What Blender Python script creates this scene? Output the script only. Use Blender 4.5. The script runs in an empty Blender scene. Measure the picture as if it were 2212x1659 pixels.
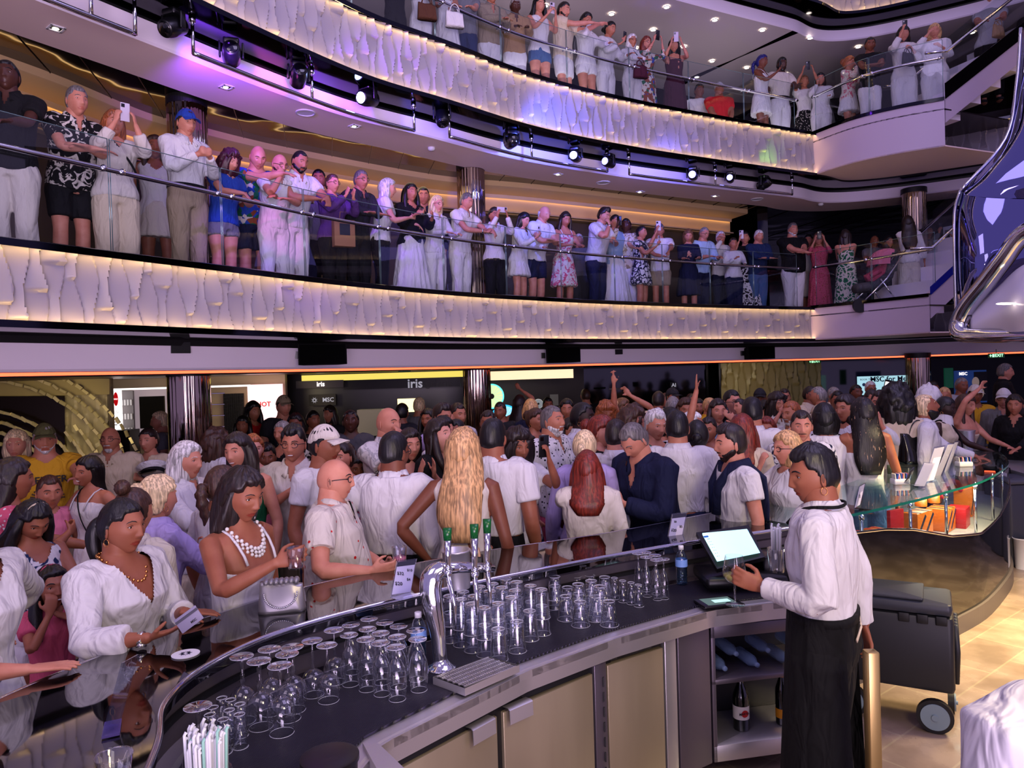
import bpy, math, random
import numpy as np
from mathutils import Vector, Matrix
R = math.radians
SC = bpy.context.scene
COL = SC.collection
W_, H_, F_ = 2212.0, 1659.0, 1600.0
EYE = np.array((0.0, 0.0, 2.0))
PIT, ROL = R(0.73), 0.03
_f = np.array((0, math.cos(PIT), -math.sin(PIT)))
_u0 = np.array((0, math.sin(PIT), math.cos(PIT)))
_r0 = np.array((1.0, 0, 0))
CR = _r0*math.cos(ROL) - _u0*math.sin(ROL)
CU = _u0*math.cos(ROL) + _r0*math.sin(ROL)
def ray(px, py): return _f + CR*((px-W_/2)/F_) + CU*((H_/2-py)/F_)
def at_z(px, py, z):
    d = ray(px, py); t = (z-EYE[2])/d[2]; return EYE + d*t
def at_y(px, py, Y):
    d = ray(px, py); return EYE + d*(Y/d[1])
def proj(p):
    v = np.asarray(p, float)-EYE; w = v@_f
    return W_/2+F_*(v@CR)/w, H_/2-F_*(v@CU)/w
# ---------------------------------------------------------------- materials
MATS = {}
def lin(c):
    return tuple(((x/12.92) if x <= .04045 else ((x+.055)/1.055)**2.4) for x in c)
def mat(name, col=(.8,.8,.8), rough=.5, metal=0., emis=None, es=0., spec=None, trans=0., ior=1.45, alpha=1., coat=0., srgb=True):
    if name in MATS: return MATS[name]
    m = bpy.data.materials.new(name); m.use_nodes = True
    b = m.node_tree.nodes['Principled BSDF']
    c = lin(col) if srgb else col
    b.inputs['Base Color'].default_value = (*c, 1)
    b.inputs['Roughness'].default_value = rough
    b.inputs['Metallic'].default_value = metal
    b.inputs['IOR'].default_value = ior
    if spec is not None: b.inputs['Specular IOR Level'].default_value = spec
    if trans: b.inputs['Transmission Weight'].default_value = trans
    if coat: b.inputs['Coat Weight'].default_value = coat
    if alpha < 1: b.inputs['Alpha'].default_value = alpha
    if emis:
        b.inputs['Emission Color'].default_value = (*lin(emis), 1); b.inputs['Emission Strength'].default_value = es
    MATS[name] = m
    return m
class NT:
    def __init__(s, m): s.t = m.node_tree; s.b = s.t.nodes['Principled BSDF']
    def n(s, typ, ins=None, **kw):
        x = s.t.nodes.new(typ)
        for k, v in kw.items(): setattr(x, k, v)
        for k, v in (ins or {}).items():
            if isinstance(v, bpy.types.NodeSocket): s.t.links.new(v, x.inputs[k])
            else: x.inputs[k].default_value = v
        return x
    def l(s, a, b): s.t.links.new(a, b)
    def coord(s, scale=(1,1,1), rot=(0,0,0)):
        c = s.n('ShaderNodeTexCoord'); m = s.n('ShaderNodeMapping', {'Scale': scale, 'Rotation': rot}); s.l(c.outputs['Object'], m.inputs['Vector']); return m.outputs[0]
    def ramp(s, fac, stops, interp='LINEAR'):
        r = s.n('ShaderNodeValToRGB'); r.color_ramp.interpolation = interp
        e = r.color_ramp.elements
        while len(e) < len(stops): e.new(.5)
        for i, (p, c) in enumerate(stops):
            e[i].position = p; e[i].color = (*lin(c), 1) if len(c) == 3 else c
        s.l(fac, r.inputs[0]); return r.outputs[0]
    def bump(s, h, st=.3, dist=.01):
        b = s.n('ShaderNodeBump', {'Strength': st, 'Distance': dist}); s.l(h, b.inputs['Height']); s.l(b.outputs[0], s.b.inputs['Normal'])
COLS = dict(white=(.80,.79,.80), offwhite=(.78,.75,.71), cream=(.78,.72,.62), beige=(.68,.62,.52), khaki=(.55,.49,.40), tan=(.6,.47,.33),
 black=(.05,.05,.06), char=(.14,.14,.16), grey=(.42,.42,.44), lgrey=(.66,.66,.68), navy=(.07,.09,.2), blue=(.13,.25,.6), denim=(.25,.36,.52), ldenim=(.5,.6,.72),
 lblue=(.62,.72,.84), teal=(.06,.3,.28), green=(.08,.36,.24), olive=(.3,.3,.17), yellow=(.75,.56,.12), gold=(.8,.6,.2), orange=(.85,.4,.1), red=(.72,.1,.12), pink=(.8,.45,.55),
 rose=(.72,.3,.4), purple=(.33,.2,.42), plum=(.24,.08,.14), maroon=(.3,.07,.1), brown=(.3,.18,.12), rust=(.5,.25,.15), dgrey=(.25,.25,.28), lilac=(.66,.6,.8), dblue=(.1,.16,.3), moss=(.45,.45,.3))
def cloth(key):
    nm = 'cloth_'+key
    if nm in MATS: return MATS[nm]
    p = key.split('~'); m = mat(nm, COLS[p[0]], .82, spec=.25); t = NT(m)
    co = t.coord()
    if len(p) > 2:
        c1, c2, k = COLS[p[0]], COLS[p[1]], p[2]
        if k == 'spot':
            v = t.n('ShaderNodeTexVoronoi', {'Scale': 34.}); t.l(co, v.inputs['Vector']); c = t.ramp(v.outputs['Distance'], [(0, c2), (.25, c2), (.32, c1)], 'LINEAR')
        elif k == 'floral':
            n = t.n('ShaderNodeTexNoise', {'Scale': 13., 'Detail': 2., 'Distortion': 1.2}); t.l(co, n.inputs['Vector']); c = t.ramp(n.outputs['Fac'], [(0, c1), (.53, c1), (.56, c2), (.66, c2), (.7, c1)])
        elif k == 'leaf':
            n = t.n('ShaderNodeTexVoronoi', {'Scale': 16.}, feature='DISTANCE_TO_EDGE'); n2 = t.n('ShaderNodeTexNoise', {'Scale': 6.})
            mx = t.n('ShaderNodeMix', {'Factor': .18}, data_type='RGBA'); t.l(co, mx.inputs[6]); t.l(co, n2.inputs['Vector']); t.l(n2.outputs['Color'], mx.inputs[7]); t.l(mx.outputs[2], n.inputs['Vector'])
            c = t.ramp(n.outputs['Distance'], [(0, c1), (.1, c1), (.13, c2)])
        elif k == 'speck':
            v = t.n('ShaderNodeTexVoronoi', {'Scale': 16.}); t.l(co, v.inputs['Vector']); c = t.ramp(v.outputs['Distance'], [(0, c2), (.12, c2), (.15, c1)])
        elif k == 'stripe':
            w = t.n('ShaderNodeTexWave', {'Scale': 14., 'Distortion': 1.5}, bands_direction='Z'); t.l(co, w.inputs['Vector']); c = t.ramp(w.outputs['Fac'], [(0, c2), (.3, c2), (.4, c1)])
        elif k == 'multi':
            v = t.n('ShaderNodeTexVoronoi', {'Scale': 22.}); t.l(co, v.inputs['Vector']); sx = t.n('ShaderNodeSeparateColor'); t.l(v.outputs['Color'], sx.inputs[0])
            c = t.ramp(sx.outputs[0], [(0, c1), (.3, c2), (.5, COLS['green']), (.65, COLS['offwhite']), (.85, COLS['blue'])], 'CONSTANT')
        t.l(c, t.b.inputs['Base Color'])
    n = t.n('ShaderNodeTexNoise', {'Scale': 9., 'Detail': 2.5, 'Roughness': .5, 'Distortion': .9}); mp = t.coord((1.5, 1.5, .55)); t.l(mp, n.inputs['Vector'])
    t.bump(n.outputs['Fac'], .85, .035)
    return m
SKIN = [(.86,.66,.56), (.80,.58,.47), (.72,.50,.38), (.60,.39,.28), (.47,.29,.20), (.30,.18,.13), (.20,.12,.09)]
SKIN = [tuple(a*b for a, b in zip(q, (.93,.88,.90))) for q in SKIN]
def skin(i):
    nm = 'skin_%d' % i
    if nm in MATS: return MATS[nm]
    m = mat(nm, SKIN[i], .5, spec=.4); t = NT(m); c = SKIN[i]
    n = t.n('ShaderNodeTexNoise', {'Scale': 14., 'Detail': 3.}); t.l(t.coord(), n.inputs['Vector'])
    t.l(t.ramp(n.outputs['Fac'], [(.3, tuple(x*y for x, y in zip(c, (.95,.88,.86)))), (.7, tuple(min(1, x*1.04) for x in c))]), t.b.inputs['Base Color'])
    return m
HAIRC = dict(black=(.05,.04,.045), dark=(.12,.08,.07), brown=(.24,.15,.11), lbrown=(.4,.27,.18), blond=(.72,.56,.38), lblond=(.82,.72,.56), grey=(.5,.48,.47), silver=(.76,.75,.75), red=(.42,.14,.09), ginger=(.55,.3,.17), white=(.9,.9,.88), salt=(.36,.34,.34), streak=(.07,.05,.05), blue=(.1,.1,.4))  # blue carries painted light: one guest's braids tinted as lit blue
def hairm(c):
    nm = 'hair_'+c
    if nm in MATS: return MATS[nm]
    b = HAIRC[c]; m = mat(nm, b, .42, spec=.5); t = NT(m)
    n = t.n('ShaderNodeTexNoise', {'Scale': 60., 'Detail': 2.}); t.l(t.coord((1.6, 1.6, .09)), n.inputs['Vector'])
    hi = (.62,.5,.4) if c == 'streak' else tuple(min(1, x*1.18+.015) for x in b)
    t.l(t.ramp(n.outputs['Fac'], [(.35, tuple(x*.74 for x in b)), (.5, b), (.62 if c != 'streak' else .66, b if c == 'streak' else hi), (.7, hi)]), t.b.inputs['Base Color'])
    t.bump(n.outputs['Fac'], .5, .005)
    return m
# ---------------------------------------------------------------- mesh builder
def nrm(v):
    v = np.asarray(v, float); return v/(np.linalg.norm(v)+1e-12)
class MB:
    def __init__(s): s.V = []; s.F = []; s.n = 0; s.mi = 0
    def add(s, V, F, mi=None):
        V = np.asarray(V, float).reshape(-1, 3); k = s.mi if mi is None else mi
        if not isinstance(F, (list, tuple)) or (len(F) and isinstance(F[0], (int, np.integer))): F = [F]
        for f in F:
            f = np.asarray(f, np.int64)
            if f.size: s.F.append((f+s.n, np.full(len(f), k) if np.isscalar(k) else np.asarray(k)[:len(f)]))
        s.V.append(V); s.n += len(V); return s
    def grid(s, P, cu=False, cv=False, mi=None, cap=False, flip=False):
        P = np.asarray(P, float); nu, nv = P.shape[:2]
        i = np.arange(nu if cu else nu-1); j = np.arange(nv if cv else nv-1)
        I, J = np.meshgrid(i, j, indexing='ij'); I2 = (I+1) % nu; J2 = (J+1) % nv
        q = np.stack([I*nv+J, I*nv+J2, I2*nv+J2, I2*nv+J], -1).reshape(-1, 4)
        if flip: q = q[:, ::-1]
        V = P.reshape(-1, 3); Fs = [q]
        if cap and cv:
            a = P[0].mean(0); b = P[-1].mean(0); V = np.vstack([V, a, b]); c0 = nu*nv; jj = np.arange(nv); j2 = (jj+1) % nv
            t1 = np.stack([np.full(nv, c0), j2, jj], 1); t2 = np.stack([np.full(nv, c0+1), (nu-1)*nv+jj, (nu-1)*nv+j2], 1)
            if flip: t1, t2 = t1[:, ::-1], t2[:, ::-1]
            Fs += [t1, t2]
        return s.add(V, Fs, mi)
    def box(s, c, d, M=None, mi=None, bev=0.):
        c = np.asarray(c, float); h = np.asarray(d, float)/2
        if bev <= 0:
            V = np.array([(x, y, z) for x in (-1, 1) for y in (-1, 1) for z in (-1, 1)])*h
            F = np.array([(0,1,3,2), (4,6,7,5), (0,4,5,1), (2,3,7,6), (0,2,6,4), (1,5,7,3)])
            Fs = [F]
        else:
            b = min(bev, h.min()*.95); n = 4; P = []
            ang = [k*math.pi/2/n for k in range(n+1)]
            ring = []
            for (sx, sy, a0) in ((1, 1, 0), (-1, 1, 1), (-1, -1, 2), (1, -1, 3)):
                for a in ang: ring.append((sx*(h[0]-b), sy*(h[1]-b), a+a0*math.pi/2))
            for (zz, rr) in ((-h[2], 0), (-h[2]+b*.3, b*.75), (-h[2]+b, b), (h[2]-b, b), (h[2]-b*.3, b*.75), (h[2], 0)):
                P.append([(x+rr*math.cos(a), y+rr*math.sin(a), zz) for x, y, a in ring])
            t = MB(); t.grid(np.array(P), cv=True, cap=True, flip=True); V = np.vstack(t.V); Fs = [f for f, _ in t.F]
        if M is not None: V = V@np.asarray(M).T
        return s.add(V+c, Fs, mi)
    def tube(s, pts, ra, rb=None, ref=(0, 0, 1), n=12, mi=None, cap=True, pw=1.):
        P = np.asarray(pts, float); m = len(P); ra = np.broadcast_to(ra, m).astype(float); rb = ra if rb is None else np.broadcast_to(rb, m).astype(float)
        T = np.gradient(P, axis=0); T /= np.linalg.norm(T, axis=1)[:, None]+1e-12
        ref = nrm(ref)
        if abs(T[0]@ref) > .95: ref = np.array((1., 0, 0)) if abs(T[0][0]) < .9 else np.array((0, 1., 0))
        a = 2*np.pi*np.arange(n)/n; G = []; A = ref
        for k in range(m):
            B = nrm(np.cross(T[k], A)); A2 = nrm(np.cross(B, T[k])); A = A2
            ca, sa = np.cos(a), np.sin(a)
            if pw != 1.: ca = np.sign(ca)*abs(ca)**pw; sa = np.sign(sa)*abs(sa)**pw
            G.append(P[k]+np.outer(ca, A2)*ra[k]+np.outer(sa, B)*rb[k])
        return s.grid(np.array(G), cv=True, cap=cap, mi=mi)
    def lathe(s, prof, c=(0, 0, 0), n=24, M=None, mi=None, cap=True, flip=True):
        a = 2*np.pi*np.arange(n)/n
        G = np.array([np.stack([r*np.cos(a), r*np.sin(a), np.full(n, z)], 1) for r, z in prof])
        if M is not None: G = G@np.asarray(M).T
        return s.grid(G+np.asarray(c, float), cv=True, cap=cap, mi=mi, flip=flip)
    def ell(s, c, r, M=None, nu=10, nv=14, mi=None):
        th = np.linspace(0.02, np.pi-.02, nu); a = 2*np.pi*np.arange(nv)/nv
        G = np.stack([np.outer(np.sin(th), np.cos(a)), np.outer(np.sin(th), np.sin(a)), np.outer(np.cos(th), np.ones(nv))], -1)*np.asarray(r, float)
        if M is not None: G = G@np.asarray(M).T
        return s.grid(G+np.asarray(c, float), cv=True, cap=True, mi=mi)
    def poly(s, pts2, z0, z1, mi=None):   # extruded plan polygon (convex or mild)
        n = len(pts2); V = [(x, y, z0) for x, y in pts2]+[(x, y, z1) for x, y in pts2]
        s.add(V, [np.array([(i, (i+1) % n, n+(i+1) % n, n+i) for i in range(n)])], mi)
        from mathutils.geometry import tessellate_polygon
        tr = np.array(tessellate_polygon([[Vector((x, y, 0)) for x, y in pts2]]))
        s.add(V, [tr, tr+n], mi); return s
    def arrays(s):
        V = np.vstack(s.V); return V, s.F
def rawmesh(name, V, Fl):
    me = bpy.data.meshes.new(name)
    me.vertices.add(len(V)); me.vertices.foreach_set('co', np.asarray(V, np.float32).ravel())
    tot = np.concatenate([np.full(len(f), f.shape[1]) for f, _ in Fl]); idx = np.concatenate([f.ravel() for f, _ in Fl])
    me.loops.add(len(idx)); me.loops.foreach_set('vertex_index', idx.astype(np.int32))
    me.polygons.add(len(tot)); st = np.concatenate([[0], np.cumsum(tot)[:-1]])
    me.polygons.foreach_set('loop_start', st.astype(np.int32))
    me.polygons.foreach_set('material_index', np.concatenate([k for _, k in Fl]).astype(np.int32))
    me.update(calc_edges=True); me.validate()
    return me
def finish(me, smooth):
    n = len(me.polygons)
    me.polygons.foreach_set('use_smooth', np.ones(n, bool) if smooth else np.zeros(n, bool)); me.update()
def link(o, parent=None):
    COL.objects.link(o)
    if parent is not None: o.parent = parent
    return o
def obj(name, mb, mats, parent=None, smooth=False, auto=None, loc=None):
    V, Fl = mb.arrays(); me = rawmesh(name, V, Fl)
    for m in (mats if isinstance(mats, (list, tuple)) else [mats]): me.materials.append(m)
    finish(me, smooth)
    o = bpy.data.objects.new(name, me); link(o, parent)
    if auto: 
        me.polygons.foreach_set('use_smooth', np.ones(len(me.polygons), bool)); me.set_sharp_from_angle(angle=R(auto))
    if loc is not None: o.location = loc
    return o
def tag(o, label, cat, group=None):
    o['label'] = label; o['category'] = cat
    if group: o['group'] = group
    return o
def struct(o): o['kind'] = 'structure'; return o
def empty(name, loc=(0, 0, 0), rz=0., parent=None):
    o = bpy.data.objects.new(name, None); o.empty_display_size = .1; link(o, parent); o.location = loc; o.rotation_euler = (0, 0, rz); return o
def copy_tree(o, parent=None):
    c = o.copy(); COL.objects.link(c); c.parent = parent
    for ch in list(o.children): copy_tree(ch, c)
    return c
def rotz(a): c, s = math.cos(a), math.sin(a); return np.array([(c, -s, 0), (s, c, 0), (0, 0, 1.)])
def rotx(a): c, s = math.cos(a), math.sin(a); return np.array([(1., 0, 0), (0, c, -s), (0, s, c)])
def roty(a): c, s = math.cos(a), math.sin(a); return np.array([(c, 0, s), (0, 1., 0), (-s, 0, c)])
def basis(x, y, z): return np.stack([nrm(x), nrm(y), nrm(z)], 1)
def text(body, size, m, name='lettering', parent=None, M=None, loc=(0,0,0), ext=.001, bold=False, align='CENTER'):
    cu = bpy.data.curves.new(name, 'FONT'); cu.body = body; cu.size = size; cu.extrude = ext; cu.align_x = align; cu.align_y = 'CENTER'; cu.resolution_u = 2
    if bold: cu.offset = size*.02
    cu.materials.append(m); o = bpy.data.objects.new(name, cu); link(o, parent)
    MM = Matrix.Translation(loc)
    if M is not None: MM = MM @ Matrix([list(r) for r in np.asarray(M)]).to_4x4()
    o.matrix_local = MM
    return o
# curves in plan
def cat(pts, n=8):
    P = np.asarray(pts, float); P = np.vstack([2*P[0]-P[1], P, 2*P[-1]-P[-2]]); out = []
    for i in range(1, len(P)-2):
        for t in np.arange(n)/n:
            a, b, c, d = P[i-1], P[i], P[i+1], P[i+2]
            out.append(.5*((2*b)+(-a+c)*t+(2*a-5*b+4*c-d)*t*t+(-a+3*b-3*c+d)*t**3))
    out.append(P[-2]); return np.array(out)
def resample(P, step):
    P = np.asarray(P, float); d = np.r_[0, np.cumsum(np.linalg.norm(np.diff(P, axis=0), axis=1))]; n = max(2, int(round(d[-1]/step))+1)
    s = np.linspace(0, d[-1], n); return np.stack([np.interp(s, d, P[:, k]) for k in range(P.shape[1])], 1), s
def offset(P, o):      # positive = to the left of travel
    T = np.gradient(P, axis=0); T /= np.linalg.norm(T, axis=1)[:, None]; return P+np.stack([-T[:, 1], T[:, 0]], 1)*o
# ---------------------------------------------------------------- people
def sst(x, a, b): t = np.clip((x-a)/(b-a), 0, 1); return t*t*(3-2*t)
def gs(x, c, s): return np.exp(-((x-c)/s)**2)
def head_grid(nu, nv, sex, fat=0.):
    th = np.linspace(0.03, np.pi-.03, nu)[:, None]; a = (2*np.pi*np.arange(nv)/nv-np.pi)[None, :]; ph = a-.42*np.sin(a)
    dx = np.sin(th)*np.sin(ph); dy = np.sin(th)*np.cos(ph); dz = np.cos(th)*np.ones_like(ph)
    jw = .36 if sex == 'm' else .42
    t = np.clip(-dz, 0, 1); x = .075*dx*(1-jw*t**1.5)*(1+fat*.12*sst(-dz, -.2, .6)); z = .116*dz
    y = .097*dy; y = np.where(dy > 0, y*(1-.06*t), y*(1-.42*sst(t, .1, .95))*(1.03))
    fr = sst(dy, .15, .5); ax = abs(x)
    y = y+fr*(.005*gs(z, .031, .010)*gs(x, 0, .045)-.011*gs(ax, .031, .013)*gs(z, .010, .011)+.004*gs(ax, .044, .018)*gs(z, -.018, .018))
    rr = np.clip((.020-z)/.052, 0, 1); am = (.003+.0155*rr**1.3)*np.where(z < -.032, gs(z, -.032, .007), 1)*np.where(z > .02, gs(z, .02, .012), 1)
    y = y+fr*(am*gs(x, 0, .0075+.0045*rr)+.008*gs(ax, .013, .006)*gs(z, -.031, .007))
    y = y+fr*(.0045*gs(z, -.0545, .005)*gs(x, 0, .019)+.0055*gs(z, -.067, .006)*gs(x, 0, .017)-.005*gs(z, -.0605, .0024)*gs(x, 0, .022)+.010*gs(z, -.098, .014)*gs(x, 0, .024))
    return np.stack([x, y, z], -1), dx, dy, dz
def lipmask(P):
    x, y, z = P[..., 0], P[..., 1], P[..., 2]; return (y > .05) & (abs(x) < .026) & (abs(z+.0605) < .0125*(1-(x/.0275)**2))
def frand(seed, k): r = np.random.RandomState(seed); return r.uniform(0, 6.28, k)
def lumps(P, seed, f, amp):
    p = frand(seed, 9); x, y, z = P[..., 0]*f, P[..., 1]*f, P[..., 2]*f
    return amp*(np.sin(x*1.3+p[0]+1.7*np.sin(z*.9+p[1]))*np.sin(y*1.1+p[2]+1.3*np.sin(x*.8+p[3]))+.6*np.sin(z*1.9+p[4]+np.sin(y*1.4+p[5]))*np.sin(x*1.6+p[6]))
def hair_mesh(mb, st, nu, nv, seed, Mt, mi=0):
    G, dx, dy, dz = head_grid(nu, nv, 'f'); P = G.copy()
    th = {'buzz': .004, 'short': .016, 'crop': .012, 'spiky': .028, 'quiff': .022, 'bald': 0, 'fringe': .006, 'curly': .045, 'afro': .07, 'bun': .012, 'topbun': .012, 'pony': .012, 'updo': .022, 'bob': .022, 'long': .02, 'vlong': .022, 'wavy': .028, 'side': .02, 'wrap': .03, 'mid': .024, 'braid': .014}[st]
    x, y, z = P[..., 0], P[..., 1], P[..., 2]
    back = sst(-dy, -.25, .35)                      # 0 face .. 1 back
    line = .064-back*.132-.03*sst(abs(dx), .45, .8)*(1-back)
    line = line+.016*gs(abs(x), .046, .014)*(dy > .2)*(st in ('short', 'crop', 'buzz', 'quiff', 'side', 'spiky'))-.02*gs(abs(dy), .0, .22)*gs(abs(dx), 1., .25)*(st in ('short', 'side', 'quiff'))+lumps(P, seed+4, 120, .0022)
    if st in ('fringe',): line = -.02+.12*(1-back)-.04*back     # horseshoe baldness
    if st in ('bob', 'bun', 'pony', 'topbun', 'long', 'vlong', 'wavy', 'mid', 'curly', 'afro', 'braid', 'wrap'): line = line-.012*back
    m = sst(z-line, -.006, .010)
    if st == 'fringe': m = m*(1-sst(z, .02, .05))
    t = th*np.ones_like(z)
    if st in ('short', 'quiff', 'spiky', 'side'): t = th*(.35+.65*sst(z, .02, .10))
    if st == 'quiff': t = t+.022*sst(z, .06, .11)*sst(dy, 0, .6)
    if st == 'side': t = t+.014*sst(dx, -.2, .5)*sst(z, .03, .09)
    r = np.linalg.norm(P, axis=-1, keepdims=True)
    nz = lumps(P, seed+2, 100, .10)*(nu > 40)+lumps(P, seed, 60 if st in ('curly', 'afro', 'spiky') else 38, .25 if st in ('curly', 'afro', 'spiky') else .10)
    az = np.arctan2(x, -y); nz = (nz+(.07*np.sin(az*19+frand(seed, 1)[0]+3*z/.1) if st not in ('buzz', 'crop', 'fringe') else 0))*sst(m, .55, 1.)
    off = (t*(1+nz))*m-.02*(1-m)
    P = P*(1+off[..., None]/r)
    mb.grid(P@Mt[0].T+Mt[1], cv=True, cap=True, mi=mi)
    def curtain(rows, ripple=.05, k=17, n=40):
        Gc = []; a = 2*np.pi*np.arange(n)/n; ph = frand(seed+1, 3)
        zs = np.array([q[0] for q in rows]); zz = np.linspace(zs[0], zs[-1], 16)
        for q in zz:
            c, rx, ry = [np.interp(-q, -zs, [w[i] for w in rows]) for i in (1, 2, 3)]
            rp = 1+ripple*np.sin(a*k+ph[0]+8*q)+ripple*.8*np.sin(a*5+ph[1]-14*q)
            Gc.append(np.stack([rx*np.sin(a)*rp+.006*math.sin(18*q+ph[2]), c-ry*np.cos(a)*rp, np.full(n, q)], 1))
        Gc = np.array(Gc); mb.grid(Gc@Mt[0].T+Mt[1], cv=True, cap=True, mi=mi)
    def lock(pts, r0): mb.tube(np.array(pts)@Mt[0].T+Mt[1], r0, n=10, mi=mi)
    if st == 'bob': curtain([(.06,-.02,.085,.085), (0,-.028,.098,.078), (-.06,-.03,.102,.075), (-.115,-.03,.094,.064), (-.13,-.03,.08,.05)])
    if st == 'mid': curtain([(.06,-.02,.085,.085), (0,-.03,.1,.08), (-.08,-.034,.108,.075), (-.16,-.04,.108,.062), (-.2,-.045,.09,.04)], .07, 11)
    if st in ('long', 'wavy', 'vlong'):
        L = {'long': -.3, 'wavy': -.3, 'vlong': -.46}[st]; rp = .09 if st == 'wavy' else .05
        curtain([(.07,-.015,.08,.085), (0,-.03,.098,.078), (-.09,-.052,.104,.066), (-.17,-.092,.116,.056), (L*.75,-.132,.115,.044), (L,-.138,.072,.022)], rp, 9 if st == 'wavy' else 21)
        for sx in (-1, 1):
            if st != 'vlong': lock([(sx*.075,.02,.04), (sx*.092,.02,-.04), (sx*.098,.02,-.12), (sx*.1,.035,-.19), (sx*.09,.045,L*.9)], [.018,.026,.03,.026,.008])
    if st == 'curly':
        curtain([(.06,-.01,.1,.1), (0,-.02,.125,.1), (-.08,-.03,.13,.1), (-.15,-.04,.12,.085), (-.19,-.04,.08,.05)], .10, 13)
    if st == 'afro': curtain([(.09,-.01,.12,.12), (0,-.015,.15,.13), (-.08,-.02,.15,.13), (-.17,-.03,.13,.11), (-.23,-.03,.09,.07)], .09, 15)
    if st in ('bun', 'topbun', 'updo'):
        c = {'bun': (0,-.125,.0), 'topbun': (0,-.06,.135), 'updo': (0,-.115,.05)}[st]; th2 = np.linspace(.05, 3.09, 14)[:, None]; a = 2*np.pi*np.arange(22)/22
        rr = .036 if st != 'updo' else .05
        Gb = np.stack([np.sin(th2)*np.cos(a), np.sin(th2)*np.sin(a), np.cos(th2)*np.ones_like(a)], -1); Gb = Gb*rr*(1+.1*np.sin(6*a+9*th2))[..., None]+np.array(c)
        mb.grid(Gb@Mt[0].T+Mt[1], cv=True, cap=True, mi=mi)
    if st in ('pony', 'braid'):
        pts = np.array([(0,-.10,.02), (0,-.135,.01), (.01,-.15,-.05), (.012,-.135,-.13), (.0,-.115,-.22)]); pp = cat(pts, 5); k = np.linspace(0, 1, len(pp))
        rd = .026*np.sin(np.clip(k*2.6+.35, 0, 3))*(1+(.22*np.sin(k*34) if st == 'braid' else 0))+.006
        lock(pp, rd)
    return line
def cap_mesh(p, M, c, kind, colr, hm, root):
    mb = MB(); nu, nv = 16, 32
    G, dx, dy, dz = head_grid(26, 40, 'm'); z = G[..., 2]; m = sst(z-.035+.02*sst(-dy, -.2, .6), -.004, .006); r = np.linalg.norm(G, axis=-1, keepdims=True)
    th = {'cap': .012, 'officer': .02, 'wrapw': .04, 'headband': 0.024}[kind]
    if kind == 'headband': m = m*gs(G[..., 1], .012, .011)
    if kind == 'wrapw': m = sst(z+.035*sst(-dy, -.3, .3), -.004, .02)
    if kind == 'cap': G[..., 2] *= 1.07
    P = G*(1+((th*(1+(lumps(G, 5, 70, .35) if kind == 'wrapw' else 0)))*m-.02*(1-m))[..., None]/r)
    mb.grid(P@M.T+c, cv=True, cap=True)
    if kind == 'cap':
        a = np.linspace(-1.05, 1.05, 13); V = []
        for q in np.linspace(0, 1, 7):
            rx = .076+.006*q; V.append([(math.sin(t)*rx, .062*math.cos(t)+.03+q*.075*math.cos(t*.75), .044-.012*q-.018*(math.sin(t))**2*(.6+q)) for t in a])
        V = np.array(V); top = V.copy(); top[..., 2] += .005
        loop = np.concatenate([V, top[::-1]]); mb.grid(loop@M.T+c, cu=True)
    obj({'cap': 'baseball_cap', 'officer': 'hat', 'wrapw': 'head_scarf', 'headband': 'headband'}[kind], mb, cloth(colr), root, smooth=True)
ARMS = { # wrist(x out, y fwd, z) unit height ; elbow hint ; hand dir ; palm normal ; curl
 'down': ((.155,.03,.50), (.3,-1,0), (0,.1,-1), (-1,0,0), .25),
 'rail': ((.06,.26,.645), (.5,-.6,-.8), (-.45,.85,-.25), (0,0,-1), .35),
 'cross': ((-.03,.235,.655), (.9,-.3,-.4), (-1,.15,-.05), (0,-.2,-1), .2),
 'dangle': ((.06,.30,.66), (.8,-.4,-.4), (-.3,.6,-.75), (0,-.6,-1), .35),
 'grip': ((.14,.22,.60), (.7,-.6,-.3), (-.1,.9,-.4), (0,0,-1), 1.0),
 'phone': ((.05,.205,.875), (.5,-.2,-1), (-.2,.12,1), (-.75,-.6,0), .75),
 'phoneup': ((.055,.22,.97), (.6,-.2,-1), (-.2,.1,1), (-.75,-.6,0), .75),
 'phonelow': ((.04,.21,.755), (.5,-.3,-1), (-.35,.55,.75), (-.6,-.3,.6), .7),
 'clasp': ((.035,.17,.72), (.6,-.3,-1), (-.75,.5,.3), (-.3,-.7,0), .9),
 'clap': ((.035,.2,.80), (.7,-.2,-1), (-.15,.4,1), (-1,0,.1), .1),
 'glass': ((.075,.20,.715), (.5,-.4,-1), (-.5,.8,.2), (-1,-.4,.2), .9),
 'up': ((.13,.06,1.12), (1,-.2,0), (.02,0,1), (0,1,0), .1),
 'upb': ((-.02,.1,1.04), (1,.2,.3), (-.6,.1,.7), (0,1,0), .6),
 'point': ((-.12,.36,.76), (.6,-.3,-.8), (-.5,.9,-.25), (0,-.3,-1), .3),
 'reach': ((.10,.40,.74), (.6,-.3,-.8), (0,1,-.1), (-.5,0,-1), .3),
 'chin': ((.045,.12,.845), (.6,.1,-1), (-.25,-.25,1), (0,-1,0), 1.2),
 'mouth': ((.06,.13,.87), (.8,.1,-1), (-.6,-.1,.6), (0,-1,0), .3),
 'hip': ((.125,-.0,.565), (1,-.6,.2), (-.5,.3,-.8), (-1,0,0), .7),
 'behind': ((.04,-.10,.56), (1,-.5,.2), (-.9,-.1,-.3), (0,-1,0), .6),
 'chest': ((-.01,.115,.745), (1,.0,-.9), (-.9,.05,.3), (0,-1,0), .15),
 'table': ((.09,.27,.66), (.6,-.5,-.6), (-.4,1,-.05), (0,0,-1), .15),
 'lap': ((.05,.2,.5), (.7,-.4,-.4), (-.6,.8,-.1), (0,0,-1), .6)}
JOBS = []
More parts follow.
